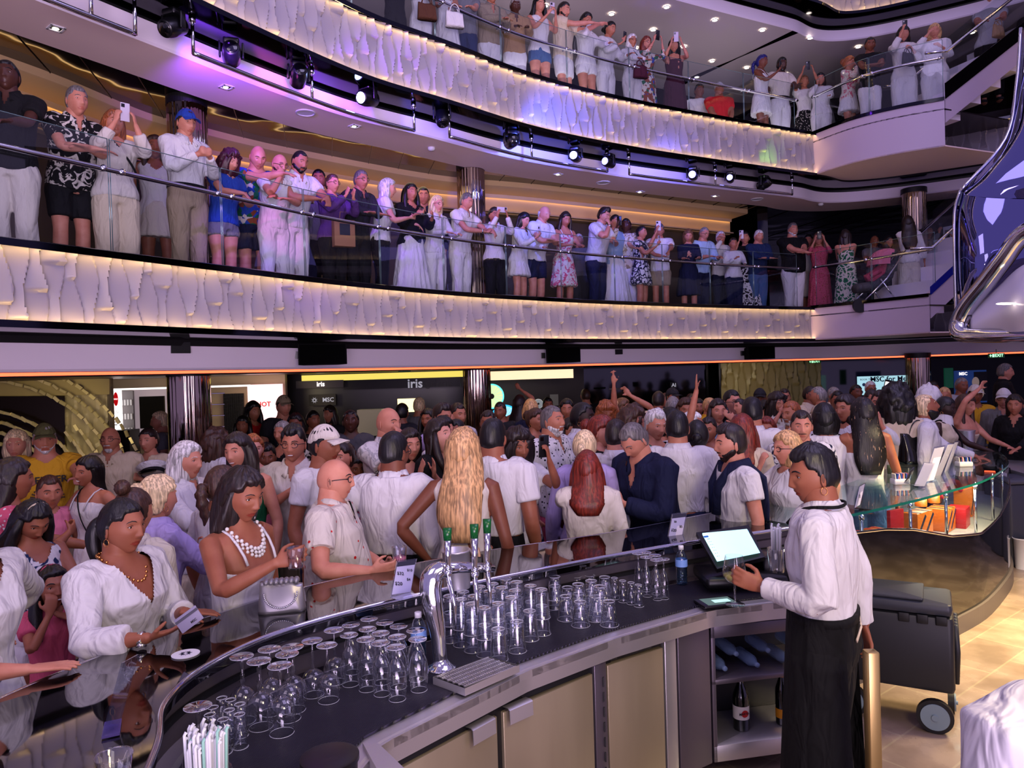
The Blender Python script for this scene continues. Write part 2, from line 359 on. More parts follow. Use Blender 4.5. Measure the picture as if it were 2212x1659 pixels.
def ik(S, T, a, b, hint):
    v = T-S; d = np.linalg.norm(v); d2 = min(d, (a+b)*.985); v = v/d; T = S+v*d2
    x = (a*a-b*b+d2*d2)/(2*d2); h = math.sqrt(max(a*a-x*x, 0)); hv = np.asarray(hint, float); hv = nrm(hv-v*(hv@v)); return S+v*x+hv*h, T
def hand(mb, w, d, n, curl, sx, s, lod):
    d = nrm(d); n = np.asarray(n, float); n = nrm(n-d*(n@d)); sd = np.cross(d, n)*sx*1.0   # towards the thumb
    pl = .092*s; mb.tube([w-d*.02*s, w, w+d*pl*.35, w+d*pl*.8, w+d*pl*1.02], np.array([.023,.026,.037,.041,.036])*s, np.array([.017,.016,.015,.013,.010])*s, ref=sd, n=12)
    g = []
    for k, (o, L) in enumerate(((.030,.070), (.010,.078), (-.011,.073), (-.030,.057))):
        p = w+d*pl*(1.0-.02*abs(k-1))+sd*o*s; a = curl*.45; pts = [p-d*.012*s, p]; dd = d+sd*o*2.0
        for q, f in enumerate((.45, .31, .27)):
            ang = a*(1+.35*q+.1*k); dr = nrm(dd)*math.cos(ang)+n*math.sin(ang); p = p+dr*L*f*s; pts.append(p); a += curl*.62
        mb.tube(pts, np.array([.0092,.0095,.0088,.0082,.0062])*s, ref=n, n=8)
        g.append(pts[-1])
    t0 = w+d*.022*s+sd*.022*s; t1 = t0+nrm(d*.6+sd*.75+n*(.25+curl*.3))*.042*s; t2 = t1+nrm(d*.85+sd*(.35-.3*curl)+n*(.25+.5*curl))*.032*s; t3 = t2+nrm(d*.9+sd*(.15-.5*curl)+n*(.25+.6*curl))*.024*s
    mb.tube([t0-sd*.012*s, t0, t1, t2, t3], np.array([.013,.0135,.011,.0098,.0072])*s, ref=n, n=8)
    return w+d*pl*.9+n*.03*s, d, n, sd
PEOPLE = []
def parse(sp):
    D = dict(sex='m', sk=1, hair='short:dark', top='tee:white', bot='pants:white', aR='down', aL='down', hy=0., hp=0., hr=0., ln=0., w=1., belly=0., pose='stand', tuck=0)
    for tk in sp.split():
        if tk in ('m', 'f', 'kid'): D['sex'] = 'f' if tk == 'f' else 'm'; D['kid'] = tk == 'kid'
        elif tk[0] == '@': 
            a = tk[1:].split(','); D['aR'] = a[0]; D['aL'] = a[-1]
        elif '=' in tk: k, v = tk.split('=', 1); D[k] = v
        else: D[tk] = 1
    for k in ('hy', 'hp', 'hr', 'ln', 'w', 'belly'): D[k] = float(D[k])
    D['sk'] = int(D['sk']); return D
def rings(rows, s, w, bf, belly=0, off=0.):
    return [(bf(np.array((0, q[3] if len(q) > 3 else 0, q[0])))*s, q[1]*s*w+off, (q[2]*(w*.6+.4)+belly*.035*gs(q[0], .61, .09))*s*1.0+off, q[0]) for q in rows]
def person(px, top, Y, rot, spec, label, group=None, zf=0., height=None, wts=None):
    D = parse(spec); sex = D['sex']; fem = sex == 'f'; kid = D.get('kid')
    rz = R(180+rot); cz, sz = math.cos(rz), math.sin(rz)
    tgt = at_y(px, top, Y); ln = R(D['ln'])
    sit = D['pose'] == 'sit'
    pz = .53 if not sit else .30
    cl, sl = math.cos(ln), math.sin(ln)
    def bf(p):
        p = np.asarray(p, float); q = p-np.array((0, 0, .53)); k = min(1, max(0, q[2]/.10)) if q[2] > 0 else 0
        a = ln*k; c_, s_ = math.cos(a), math.sin(a)
        return np.array((p[0], q[1]*c_+q[2]*s_, q[2]*c_-q[1]*s_+pz))
    hh = .0702 if not kid else .085
    hc = bf((0, .016, .918)); pit = R(D['hp'])+ln*.45; yaw = R(D['hy'])
    HM = rotz(yaw)@rotx(-pit)@roty(R(D['hr']))
    if fem: hair_up = .004
    topv = hc+HM@np.array((0, 0, hh+.008))
    s = (tgt[2]-zf)/topv[2] if height is None else height
    s0 = s
    hs = s*hh/.116
    RZ = np.array([(cz, -sz, 0), (sz, cz, 0), (0, 0, 1)])
    rootp = np.array((tgt[0], tgt[1], 0))-RZ@(topv*s)*np.array((1, 1, 0)); rootp[2] = zf if height is None else tgt[2]-topv[2]*s
    root = empty('person', rootp, rz); tag(root, label, 'person', group)
    dist = tgt[1]; vox = min(max(.0017*dist, .0055), .022); seed = int(px*7+top*13) % 9973
    near = dist < 4.2; mid = dist < 8.5
    body = MB(); w = D['w']
    # --- torso
    if fem: rows = [(.46,.080,.062), (.50,.096,.070,-.004), (.54,.098,.070,-.006), (.58,.086,.062), (.62,.074,.056), (.66,.078,.058), (.70,.086,.066,.006), (.735,.090,.074,.012), (.77,.090,.062,.004), (.80,.092,.050), (.823,.074,.042), (.838,.044,.037), (.855,.031,.032), (.895,.030,.032,.004)]
    else: rows = [(.46,.082,.062), (.50,.092,.068,-.004), (.54,.092,.068), (.58,.088,.064), (.62,.088,.064), (.66,.093,.066), (.70,.100,.070,.003), (.745,.106,.072,.004), (.78,.108,.062), (.808,.102,.052), (.828,.080,.045), (.843,.050,.041), (.858,.038,.038), (.895,.036,.037,.006)]
    if kid: rows = [(z_, a*.85, b*.9)+tuple(r_) for z_, a, b, *r_ in rows]
    bel = D['belly']
    def torso(mb, z0, z1, off, flare=0., sel=None):
        rr = [q for q in rings(rows, s, w, bf, bel, off) if z0 <= q[3] <= z1]; rr = [(q[0], q[1]+(.007*s if off and q[3] > .79 else 0), q[2]+(.007*s if off and q[3] > .79 else 0), q[3]) for q in rr]
        P = np.array([q[0] for q in rr]); a = np.array([q[1] for q in rr]); b = np.array([q[2] for q in rr])
        if flare: k = np.clip((.62-np.array([q[3] for q in rr]))/.14, 0, 1); a = a+flare*k*s; b = b+flare*k*s
        P = P.copy(); P[:, 1] += (b-off)*0.0+bel*.02*s*gs(np.array([q[3] for q in rr]), .61, .08)
        mb.tube(P, a, b, ref=(1, 0, 0), n=28, pw=.88)
    torso(body, .46, .91, 0)
    sh = (.092 if fem else .106)*(w*.75+.25)*(.85 if kid else 1)
    AR = {}
    for sx, key in ((1, 'aR'), (-1, 'aL')):   # sx=+1 : body's right... local +x
        ar = D[key]; base = ar.split('/')[0]; A = ARMS[base]
        tw = np.array(A[0], float)*np.array((sx, 1, 1))
        hint = np.array(A[1], float)*np.array((sx, 1, 1)); d = np.array(A[2], float)*np.array((sx, 1, 1)); n_ = np.array(A[3], float)*np.array((sx, 1, 1))
        if base in ('down', 'phone', 'phoneup', 'clasp', 'clap', 'up', 'upb', 'chin', 'mouth', 'hip', 'behind', 'chest', 'glass', 'phonelow'): tw = bf(tw)
        elif sit: tw = tw-np.array((0, 0, .53-pz))
        if kid or wts is None: pass
        if wts and wts.get(key) is not None:
            q = wts[key]; tw = (RZ.T@(np.array(q[0])-rootp))/s
            if len(q) > 1: d = RZ.T@np.array(q[1], float)
            if len(q) > 2: n_ = RZ.T@np.array(q[2], float)
        S = bf((sx*sh, -.004, .805)); ual, fal = .172, .150
        E, T = ik(S, tw, ual, fal, hint)
        AR[key] = (S*s, E*s, T*s, d, n_, A[4] if not (wts and wts.get(key) and len(wts[key]) > 3) else wts[key][3], sx)
        S_, E_, T_ = S*s, E*s, T*s; f = (.9 if fem else 1.05)*s*(w*.7+.3)*(.8 if kid else 1)
        ax = nrm(E_-S_); bx = nrm(T_-E_)
        body.tube([S_-ax*.012*s+np.array((-sx*.02*s, 0, 0)), S_, S_+(E_-S_)*.3, S_+(E_-S_)*.65, E_-ax*.01*s, E_+bx*.012*s, E_+(T_-E_)*.25, E_+(T_-E_)*.6, T_-bx*.01*s, T_], np.array([.026,.031,.0285,.0255,.0228,.0228,.0235,.0195,.0150,.0150])*f, np.array([.026,.031,.0285,.0255,.0228,.0228,.0235,.0195,.0125,.0125])*f, ref=n_, n=14)
    grips = {}
    for k, (S_, E_, T_, d, n_, cu, sx) in AR.items():
        grips[k] = hand(body, T_, d, n_, cu, sx, s/1.75*(.92 if fem else 1.02)*(1.1 if kid else 1), near)
    # --- legs
    LG = []
    for sx in (1, -1):
        hp = np.array((sx*.050*w, 0, .50)); kn = np.array((sx*.053, .012, .285)); an = np.array((sx*.055, -.012, .042))
        if D['bot'].startswith('none') and 0: pass
        if 'walk' in D: kn[1] += sx*.03; an[1] -= sx*.04
        if sit: hp = np.array((sx*.05, 0, .275)); kn = np.array((sx*.085, .235, .285)); an = np.array((sx*.08, .20, .042))
        LG.append((hp*s, kn*s, an*s, sx)); f = s*(w*.6+.4)*(1.0 if not kid else .85); hp, kn, an = hp*s, kn*s, an*s
        u = nrm(kn-hp); v = nrm(an-kn)
        body.tube([hp-u*.02*s, hp+(kn-hp)*.12, hp+(kn-hp)*.45, hp+(kn-hp)*.8, kn, kn+(an-kn)*.25, kn+(an-kn)*.5, kn+(an-kn)*.8, an, an+np.array((0, 0, -.02*s))], np.array([.05,.056,.047,.037,.034,.035,.031,.021,.019,.02])*f, ref=(1, 0, 0), n=14)
        body.tube([an+np.array((0, -.022*s, -.022*s)), an+np.array((0, .02*s, -.026*s)), an+np.array((sx*.006*s, .07*s, -.032*s)), an+np.array((sx*.008*s, .105*s, -.034*s))], np.array([.020,.026,.028,.018])*s, np.array([.018,.020,.014,.008])*s, ref=(1, 0, 0), n=10)
    # --- head (joined with the body surface below)
    nu, nv = (64, 88) if near else ((44, 60) if mid else (26, 36))
    hm = MB(); G, *_ = head_grid(nu, nv, sex, (w-1)*1.5); c = hc*s; HS = HM*hs
    lip = lipmask(G); lf = (lip[:-1, :]).ravel()
    hm.grid(G@HS.T+c, cv=True, cap=True); hm.F[0] = (hm.F[0][0], np.where(lf, 1, 0))
    hT = lambda p: np.array(p, float)@HS.T+c
    for sx in (-1, 1):
        eM = HM@rotz(-sx*.45); hm.ell(hT((sx*.0755, -.010, -.004)), np.array((.0065, .018, .031))*hs, eM, 8, 12, 0)
        if near: hm.ell(hT((sx*.0815, -.006, .0)), np.array((.003, .010, .019))*hs, eM, 6, 8, 5)
        ey = .0722 if not D.get('shut') else .068
        hm.ell(hT((sx*.031, ey-.004, .0085)), np.array((.0135, .0115, .0085))*hs, HM, 8, 12, 2)
        hm.ell(hT((sx*.031, ey+.0042, .0075)), np.array((.0062, .0042, .0064))*hs, HM, 8, 10, 3)
        hm.ell(hT((sx*.031, ey-.0032, .0145)), np.array((.0165, .0125, .0072))*hs, HM, 8, 12, 0)
        if mid or near:
            hm.tube([hT((sx*x_, y_, z_)) for x_, y_, z_ in ((.017,.0815,.0095), (.024,.0835,.0140), (.033,.0825,.0150), (.042,.0765,.0115), (.047,.071,.0075))], .0012*hs if fem else .0008*hs, n=6, mi=3)
        br = .0032 if not fem else .0022
        hm.tube([hT((sx*x_, y_, z_)) for x_, y_, z_ in ((.012,.0945,.027), (.022,.0935,.0325), (.034,.088,.035), (.045,.079,.031), (.050,.073,.026))], np.array([.8,1,1,.8,.3])*br*hs, n=6, mi=4)
    if 'smile' in D: hm.ell(hT((0, .0845, -.0605)), np.array((.019, .009, .0042))*hs, HM, 8, 14, 2)
    hstyle, hcol = (D['hair'].split(':')+['dark'])[:2]
    HV = hm.arrays()
    JOBS.append(dict(mb=body, vox=vox, extra=HV, name='body', root=root, mats=[skin(D['sk']), mat('lips_%d' % D['sk'], tuple(x*y for x, y in zip(SKIN[D['sk']], ((.92,.62,.62) if fem else (.9,.74,.72)))), .4), mat('eye_white', (.82,.8,.79), .25), mat('iris_dark', (.06,.04,.03), .15), hairm(hcol if hstyle != 'bald' or 'brow' in D else 'dark'), mat('ear_in_%d' % D['sk'], tuple(x*.72 for x in SKIN[D['sk']]), .6)], fold=0))
    hb = MB()
    if hstyle not in ('bald',):
        hair_mesh(hb, hstyle, max(26, nu-8), max(36, nv), seed, (HS, c)); obj('hair', hb, hairm(hcol), root, smooth=True)
    if 'beard' in D:
        b = MB(); G, dx, dy, dz = head_grid(48, 64, sex, (w-1)*1.5); x, y, z = G[..., 0], G[..., 1], G[..., 2]
        full = D['beard']; m = sst(-z-.018-.034*sst(y, .015, .065), 0, .010)*sst(y, -.03, .005)*(1-.999*((abs(x) < .026) & (z > -.076) & (z < -.050) & (y > .055)))
        m = np.maximum(m, gs(z, -.046, .006)*(abs(x) < .03)*(y > .05)) if full != 'goat' else np.maximum(sst(-z, .07, .078)*(abs(x) < .03)*(y > .03), gs(z, -.046, .006)*(abs(x) < .028)*(y > .05))
        if full == 'stache': m = gs(z, -.046, .006)*(abs(x) < .03)*(y > .05)
        th = {'full': .011, 'stub': .002, 'goat': .006, 'stache': .004, 'mid': .0045}[full]; r = np.linalg.norm(G, axis=-1, keepdims=True)
        P = G*(1+(th*m*(1+lumps(G, 3, 90, .2))-.008*(1-m))[..., None]/r); b.grid(P@HS.T+c, cv=True, cap=True)
        obj('beard', b, hairm(D.get('bc', hcol)), root, smooth=True)
    if 'hat' in D: k, cc = D['hat'].split(':'); cap_mesh(D, HS, c, k, cc, hb, root)
    if 'spec' in D:
        g = MB()
        for sx in (-1, 1):
            a = np.linspace(0, 2*np.pi, 17); g.tube([hT((sx*(.031+.021*math.cos(t)), .0935-.006*abs(math.cos(t)) if math.cos(t) > 0 else .0935, .006+.017*math.sin(t))) for t in a], .0023*hs, n=6)
            g.tube([hT(q) for q in ((sx*.051,.088,.010), (sx*.068,.07,.012), (sx*.080,.02,.010), (sx*.081,-.012,.004))], .0023*hs, n=6)
        g.tube([hT((-.010,.0955,.008)), hT((0,.0985,.010)), hT((.010,.0955,.008))], .0014*hs, n=6)
        obj('eyeglasses', g, mat('spectacle_frame', (.06,.06,.08), .3), root, smooth=True)
    # --- clothes
    tt = D['top'].split(':'); ty, tc = tt[0], tt[1]; bt, bc = (D['bot'].split(':')+['white'])[:2]
    sl = {'tee': .5, 'short': .62, 'polo': .55, 'shirt': 2., 'roll': 1.45, 'jacket': 2., 'tank': 0, 'cami': 0, 'strapless': 0, 'dress': 0, 'tdress': .5, 'ldress': 1.6, 'blouse': 1.7, 'vest': 0, 'cardi': 1.9, 'mdress': 0}[ty]
    isd = 'dress' in ty; loose = {'short': .014, 'shirt': .012, 'roll': .014, 'jacket': .020, 'tee': .011, 'polo': .012, 'blouse': .016, 'cardi': .018}.get(ty, .006)
    tb = MB(); ztop = {'tank': .825, 'cami': .765, 'strapless': .765, 'dress': .78, 'vest': .825, 'mdress': .78}.get(ty, .844)
    hem = .56 if (D['tuck'] or ty in ('cami', 'strapless')) else (.50 if ty in ('tee', 'polo', 'tank') else .475)
    if isd: hem = .50
    hem = float(D.get('hem', hem))
    t2 = MB(); rws = rows
    torso(t2, max(hem, .46), ztop, loose*s/1.75, .0 if D['tuck'] else .006)
    tb.V, tb.F, tb.n = t2.V, t2.F, t2.n
    if hem < .46 and not isd:
        pass
    if isd and not sit:
        L = float(D.get('len', '.29')); P0 = bf((0, 0, .56))*s; zb = L*s; fl = float(D.get('flare', '.03'))*s; kk = np.linspace(0, 1, 7)
        tb.tube([(0, 0, .585*s), (0, -.003*s, .55*s)]+[(0, -.003*s, (.51-k*(.51-L))*s) for k in kk], [.082*s*w+.01, .100*s*w+.01]+[(.102*w+k*.0)*s+fl*k+.010 for k in kk], [.066*s*w+.01, .076*s*w+.01]+[(.078*w)*s+fl*k*.8+.010 for k in kk], ref=(1, 0, 0), n=28)
    for k, (S_, E_, T_, d, n_, cu, sx) in AR.items():
        f = (.9 if fem else 1.05)*s*(w*.7+.3)*(.8 if kid else 1); lo = loose*1.1*s/1.75; ax = E_-S_; bx = T_-E_
        if sl > 0:
            inn = np.array((-sx*.045*s, 0, .004*s)); pts = [S_+inn, S_+np.array((-sx*.014*s, 0, .003*s)), S_+np.array((sx*.002*s, 0, -.002*s))]; rd = [.032*f+lo, .0335*f+lo, .0345*f+lo]
            e1 = min(sl, 1)
            for q in np.linspace(.15, e1, 4): pts.append(S_+ax*q); rd.append((.032-.007*q)*f+lo*(1.35 if ty in ('short', 'tee', 'polo') else 1)+(.006*q*s/1.75 if ty in ('short',) else 0))
            if sl > 1:
                for q in np.linspace(.08, sl-1-.04, 4): pts.append(E_+bx*q); rd.append((.0245-.008*q)*f+lo*1.1+(.005 if ty == 'blouse' else 0))
            tb.tube(pts, rd, ref=(0, 1, 0), n=14)
        elif ty in ('tank', 'vest'): tb.tube([S_+np.array((-sx*.05*s, 0, .004*s)), S_+np.array((-sx*.018*s, 0, .004*s))], [.034*f, .027*f], ref=(0, 1, 0), n=14)
        elif ty in ('cami', 'dress', 'mdress'):
            pass
    if ty in ('shirt', 'short', 'roll', 'polo', 'jacket') and dist < 12:    # collar
        a = np.linspace(.30, 2*np.pi-.30, 23); cb = MB(); G = []
        for t in a:
            fr = max(0, math.cos(t))**2; x_, y_ = math.sin(t), math.cos(t); dn = .030*fr
            G.append([bf((x_*(.041+q)*(1+.1*fr), y_*(.040+q)+.004+.012*fr, zz-dn))*s for q, zz in ((.000,.832), (.000,.862), (.005,.865), (.015,.845-.010*fr), (.024,.826-.008*fr), (.018,.820))])
        cb.grid(np.array(G), cv=True, cap=True); obj('collar', cb, cloth(tc), root, smooth=True)
    tname = {'dress': 'dress', 'tdress': 'dress', 'ldress': 'dress', 'mdress': 'dress', 'jacket': 'jacket', 'cardi': 'cardigan', 'tank': 'top', 'cami': 'top', 'strapless': 'top', 'blouse': 'blouse', 'tee': 't_shirt', 'polo': 'polo_shirt', 'vest': 'vest'}.get(ty, 'shirt')
    vn = {'tee': (.812,.046,.5), 'polo': (.785,.024,.9), 'shirt': (.785,.026,.9), 'short': (.770,.030,.9), 'roll': (.785,.026,.9), 'blouse': (.772,.056,.8), 'tank': (.775,.058,.5), 'cardi': (.76,.035,.9), 'jacket': (.74,.036,.9), 'ldress': (.785,.045,.7), 'tdress': (.79,.045,.7)}.get(ty)
    if 'vn' in D: a_, b_ = D['vn'].split(','); vn = (float(a_), float(b_), .85)
    JOBS.append(dict(vn=vn and (*vn, s, ln, pz), mb=tb, vox=vox*1.15, extra=None, name=tname, root=root, mats=[cloth(tc)], fold=1, seed=seed, near=dist < 6, amp=.35 if dist < 2 else 1.))
    if ty in ('cami', 'dress', 'mdress'):
        sb = MB()
        for sx in (-1, 1): sb.tube([bf((sx*.048, .084, .748))*s, bf((sx*.050, .074, .772))*s, bf((sx*.053, .056, .798))*s, bf((sx*.055, .030, .824))*s, bf((sx*.055, -.004, .838))*s, bf((sx*.054, -.034, .82))*s, bf((sx*.05, -.06, .78))*s, bf((sx*.045, -.066, .75))*s], .0045*s, .0028*s, ref=(1, 0, 0), n=6)
        obj('strap', sb, cloth(tc), root, smooth=True)
    if not isd:
        bb = MB(); lo = (.016 if bt in ('pants', 'wide') else .011)*s/1.75
        if D['tuck'] or True: zt = .60 if D['tuck'] or ty in ('cami', 'strapless') else .565
        end = {'pants': 1.9, 'jeans': 1.92, 'wide': 1.97, 'shorts': .72, 'sshorts': .36, 'capri': 1.5}.get(bt, 0)
        if bt in ('skirt', 'maxi', 'mini'):
            L = {'skirt': .29, 'mini': .38, 'maxi': .06}[bt]; fl = {'skirt': .03, 'mini': .03, 'maxi': .075}[bt]*s; kk = np.linspace(0, 1, 8)
            bb.tube([(0, 0, .60*s), (0, -.003*s, .55*s)]+[(0, -.003*s, (.51-k*(.51-L))*s) for k in kk], [.078*s*w+.01, .100*s*w+.01]+[.102*w*s+fl*k+.012 for k in kk], [.062*s*w+.01, .076*s*w+.01]+[.078*w*s+fl*k*.8+.012 for k in kk], ref=(1, 0, 0), n=28)
        else:
            torso(bb, .46, zt if not sit else .56, lo*.8)
            for hp, kn, an, sx in LG:
                f = s*(w*.6+.4)*(.85 if kid else 1); u, v = kn-hp, an-kn; pts = [hp-nrm(u)*.035*s, hp-nrm(u)*.01*s]; rd = [.036*f+lo*.5, .050*f+lo]; wd = .012*s if bt in ('wide',) else 0
                e1 = min(end, 1)
                for q in np.linspace(.12, e1, 4): pts.append(hp+u*q); rd.append((.059-.021*q)*f+lo+(.006*s*q if end < 1 else 0)+wd*q)
                if end > 1:
                    for q in np.linspace(.15, end-1, 4): pts.append(kn+v*q); rd.append((.0375-(.010 if bt != 'jeans' else .014)*q)*f+lo*1.1+wd)
                bb.tube(pts, rd, ref=(1, 0, 0), n=16)
        JOBS.append(dict(mb=bb, vox=vox*1.2, extra=None, name={'skirt': 'skirt', 'mini': 'skirt', 'maxi': 'skirt', 'shorts': 'shorts', 'sshorts': 'shorts', 'jeans': 'jeans'}.get(bt, 'trousers'), root=root, mats=[cloth(bc)], fold=1, seed=seed+3, near=dist < 6, amp=.35 if dist < 2 else 1.))
    if 'belt' in D:
        b = MB(); q = [r_ for r_ in rings(rows, s, w, bf, bel, .021*s/1.75) if abs(r_[3]-.58) < .01][0]
        b.tube([q[0]-np.array((0, 0, .012*s)), q[0]+np.array((0, 0, .009*s))], q[1]+.002, q[2]+.002, ref=(1, 0, 0), n=28, pw=.88); obj('belt', b, cloth('black'), root, smooth=True)
    if 'ep' in D:     # shoulder boards
        for sx in (-1, 1):
            b = MB(); a_, b_ = bf((sx*.058, -.002, .842))*s, bf((sx*.102, -.004, .829))*s
            b.tube([a_, b_], [.018*s, .022*s], [.004*s, .004*s], ref=(0, 1, 0), n=8); obj('epaulette', b, cloth('black'), root, smooth=True)
    if 'neck' in D:
        b = MB(); a = np.linspace(0, 2*np.pi, 33)[:-1]; nk = D['neck']
        for i, t in enumerate(a):
            fr = max(0, math.cos(t)); p = bf((math.sin(t)*.052, math.cos(t)*.046+.026*fr, .845-.062*fr**1.5+(.006 if fr == 0 else 0)))*s; b.ell(p, (.0042*s,)*3 if nk != 'pearl' else (.0055*s,)*3, None, 6, 8)
            if nk == 'pearl' and fr > .2: 
                for dz_ in (.010, .020): b.ell(p-np.array((0, -.003*s, dz_*s)), (.005*s,)*3, None, 6, 8)
        obj('necklace', b, mat('pearl', (.85,.84,.82), .2) if nk == 'pearl' else mat('gold_chain', (.85,.6,.35), .25, 1.), root, smooth=True)
    if 'ear' in D:
        for sx in (-1, 1):
            b = MB(); a = np.linspace(0, 2*np.pi, 17); b.tube([hT((sx*.082+.0*t, -.004+.013*math.sin(t), -.050+.016*math.cos(t))) for t in a], .0014*hs, n=6); obj('earring', b, mat('gold_chain', (.85,.6,.35), .25, 1.), root, smooth=True)
    if 'watch' in D:
        S_, E_, T_, d, n_, cu, sx = AR['aR' if D['watch'] == 'R' else 'aL']; b = MB(); bx = nrm(T_-E_); p = T_-bx*.018*s; b.tube([p-bx*.006*s, p+bx*.006*s], .0165*s, .0145*s, ref=n_, n=16)
        nn = nrm(np.asarray(n_)-bx*(np.asarray(n_)@bx)); b.tube([p-nn*.010*s, p-nn*.0185*s], .0115*s, n=14); obj('wristwatch', b, mat('watch_metal', (.75,.74,.72), .25, 1.), root, smooth=True)
    if 'bag' in D:     # cross-body strap
        b = MB(); pts = [bf((.06, -.07, .75)), bf((.052, -.02, .838)), bf((.03, .05, .82)), bf((-.03, .09, .73)), bf((-.085, .085, .64)), bf((-.11, .03, .56))]
        if D['bag'] == 'b': pts = [q*np.array((1, -1, 1))+np.array((0, .0, 0)) for q in pts]
        b.tube(cat([p*s for p in pts], 4), .006*s, .003*s, ref=(0, 1, 0), n=6); obj('bag_strap', b, cloth('black'), root, smooth=True)
    if 'tie' in D: 
        b = MB(); b.tube([bf((0, .075, .81))*s, bf((0, .085, .74))*s, bf((0, .085, .62))*s], np.array([.008,.014,.02])*s, .004*s, ref=(1, 0, 0), n=8); obj('necktie', b, cloth('black'), root, smooth=True)
    # shoes
    if dist < 9 or zf > 1:
        for hp, kn, an, sx in LG:
            b = MB(); b.tube([an+np.array((0, -.026*s, -.018*s)), an+np.array((0, .0, -.012*s)), an+np.array((0, .03*s, -.018*s)), an+np.array((sx*.006*s, .075*s, -.026*s)), an+np.array((sx*.008*s, .115*s, -.030*s))], np.array([.018,.026,.028,.030,.016])*s, np.array([.020,.026,.022,.016,.010])*s, ref=(1, 0, 0), n=12)
            obj('shoe', b, cloth(D.get('shoe', 'char')), root, smooth=True)
    def wpt(p): return RZ@np.asarray(p)+rootp
    info = dict(root=root, s=s, c=wpt(c), RZ=RZ, HM=RZ@HM, hs=hs, label=label, px=px, top=top, Y=Y)
    for k, (g_, d, n_, sd) in grips.items(): info[k] = (wpt(g_), RZ@d, RZ@n_, RZ@sd)
    info['W'] = {k: wpt(v[2]) for k, v in AR.items()}
    info['bf'] = lambda p: wpt(bf(np.asarray(p, float))*s)
    PEOPLE.append((round(s, 2), px, label)); return info
def run_jobs():
    tmp = []
    for j in JOBS:
        V, Fl = j['mb'].arrays(); me = rawmesh('tmp', V, Fl); o = bpy.data.objects.new('tmp', me); COL.objects.link(o)
        m = o.modifiers.new('r', 'REMESH'); m.mode = 'VOXEL'; m.voxel_size = j['vox']; m.adaptivity = 0.
        m2 = o.modifiers.new('s', 'SMOOTH'); m2.factor = .5; m2.iterations = 3 if j['name'] == 'body' else 4
        tmp.append(o)
    dg = bpy.context.evaluated_depsgraph_get(); dg.update()
    for j, o in zip(JOBS, tmp):
        e = o.evaluated_get(dg); me = e.data; n = len(me.vertices); V = np.empty(n*3, np.float32); me.vertices.foreach_get('co', V); V = V.reshape(-1, 3)
        nl = len(me.loops); L = np.empty(nl, np.int32); me.loops.foreach_get('vertex_index', L); F = L.reshape(-1, 4)
        if j['fold']:
            N = np.empty(n*3, np.float32); me.vertex_normals.foreach_get('vector', N); N = N.reshape(-1, 3); sd = j['seed']
            a = (.0035 if j['near'] else .003)*j['amp']
            d = lumps(V*np.array((1, 1, .5)), sd, 15, a*1.5)+lumps(V*np.array((1, 1, .38)), sd+1, 38, a*.55); rg = 1-abs(np.sin(V[:, 2]*19+3.2*np.sin(V[:, 0]*7+sd)+2.6*np.sin(V[:, 1]*9+sd*2)+sd)); d = d+a*.9*rg**3*(.5+.5*np.sin(V[:, 0]*12+V[:, 2]*5+sd))
            if j['name'] in ('skirt', 'dress'):
                k = np.clip((.9-V[:, 2])/.5, 0, 1); d = d+.009*k*np.sin(np.arctan2(V[:, 1], V[:, 0])*15+sd)
            V = V+N*d[:, None]
        if j.get('vn') and j['root'].location[1] < 11:
            zb, wt, pw, s_, ln_, pz_ = j['vn']; y0, z0 = V[:, 1]/s_, V[:, 2]/s_-pz_; cy_, sy_ = math.cos(ln_), math.sin(ln_); yy = y0*cy_-z0*sy_; zz = .53+z0*cy_+y0*sy_
            t = np.clip((zz-zb)/(.842-zb), 0, None); inz = (yy > .012) & (t > 0) & (abs(V[:, 0])/s_ < wt*t**pw); F = F[~inz[F].all(1)]
        Fl = [(F, np.zeros(len(F), int))]
        if j['extra'] is not None:
            V2, F2 = j['extra']; Fl += [(f+n, k) for f, k in F2]; V = np.vstack([V, V2])
        m = rawmesh(j['name'], V, Fl)
        for q in j['mats']: m.materials.append(q)
        finish(m, True); ob = bpy.data.objects.new(j['name'], m); link(ob, j['root'])
    for o in tmp: me = o.data; bpy.data.objects.remove(o); bpy.data.meshes.remove(me)
# ---------------------------------------------------------------- the atrium
E0 = cat([(-5.2,1.2), (-4.6,2.7), (-3.98,4.05), (-3.47,5.0), (-2.5,6.6), (-1.7,7.85), (-.6,9.14), (.45,10.05), (1.65,10.95), (3.4,12.05), (5.3,13.05), (6.2,13.42), (7.4,12.95), (9.0,11.8), (10.4,10.0), (11.2,7.5)], 10)
E0, _s = resample(E0, .06)
E1, _s1 = resample(cat([(-5.2,1.2), (-4.6,2.7), (-4.0,4.05), (-3.5,5.1), (-2.72,6.39), (-2.1,7.4), (-1.47,8.27), (-.70,9.0), (.41,10.08), (1.9,11.1), (3.64,12.05), (5.4,12.95), (6.2,13.42), (7.4,12.95), (9.0,11.8), (10.4,10.0), (11.2,7.5)], 10), .06)
T_fas = mat('fascia_plaster', (.53,.51,.56), .36)
M_trim = mat('dark_mirror_trim', (.16,.16,.20), .07, 1.)
M_lav = mat('painted_beam', (.90,.86,.92), .5)
M_soff = mat('beige_soffit', (.94,.84,.82), .55)
M_blackgloss = mat('black_gloss_panel', (.02,.02,.025), .06, 0., spec=.9)
M_black = mat('matte_black', (.025,.025,.03), .5)
M_blackm = mat('black_metal_housing', (.035,.035,.045), .3)
M_chrome = mat('chrome', (.80,.80,.82), .10, 1.)
M_steel = mat('brushed_steel', (.80,.79,.80), .36, .85)
M_led = mat('warm_led', (1,.85,.6), .5, emis=(1,.82,.52), es=24.)
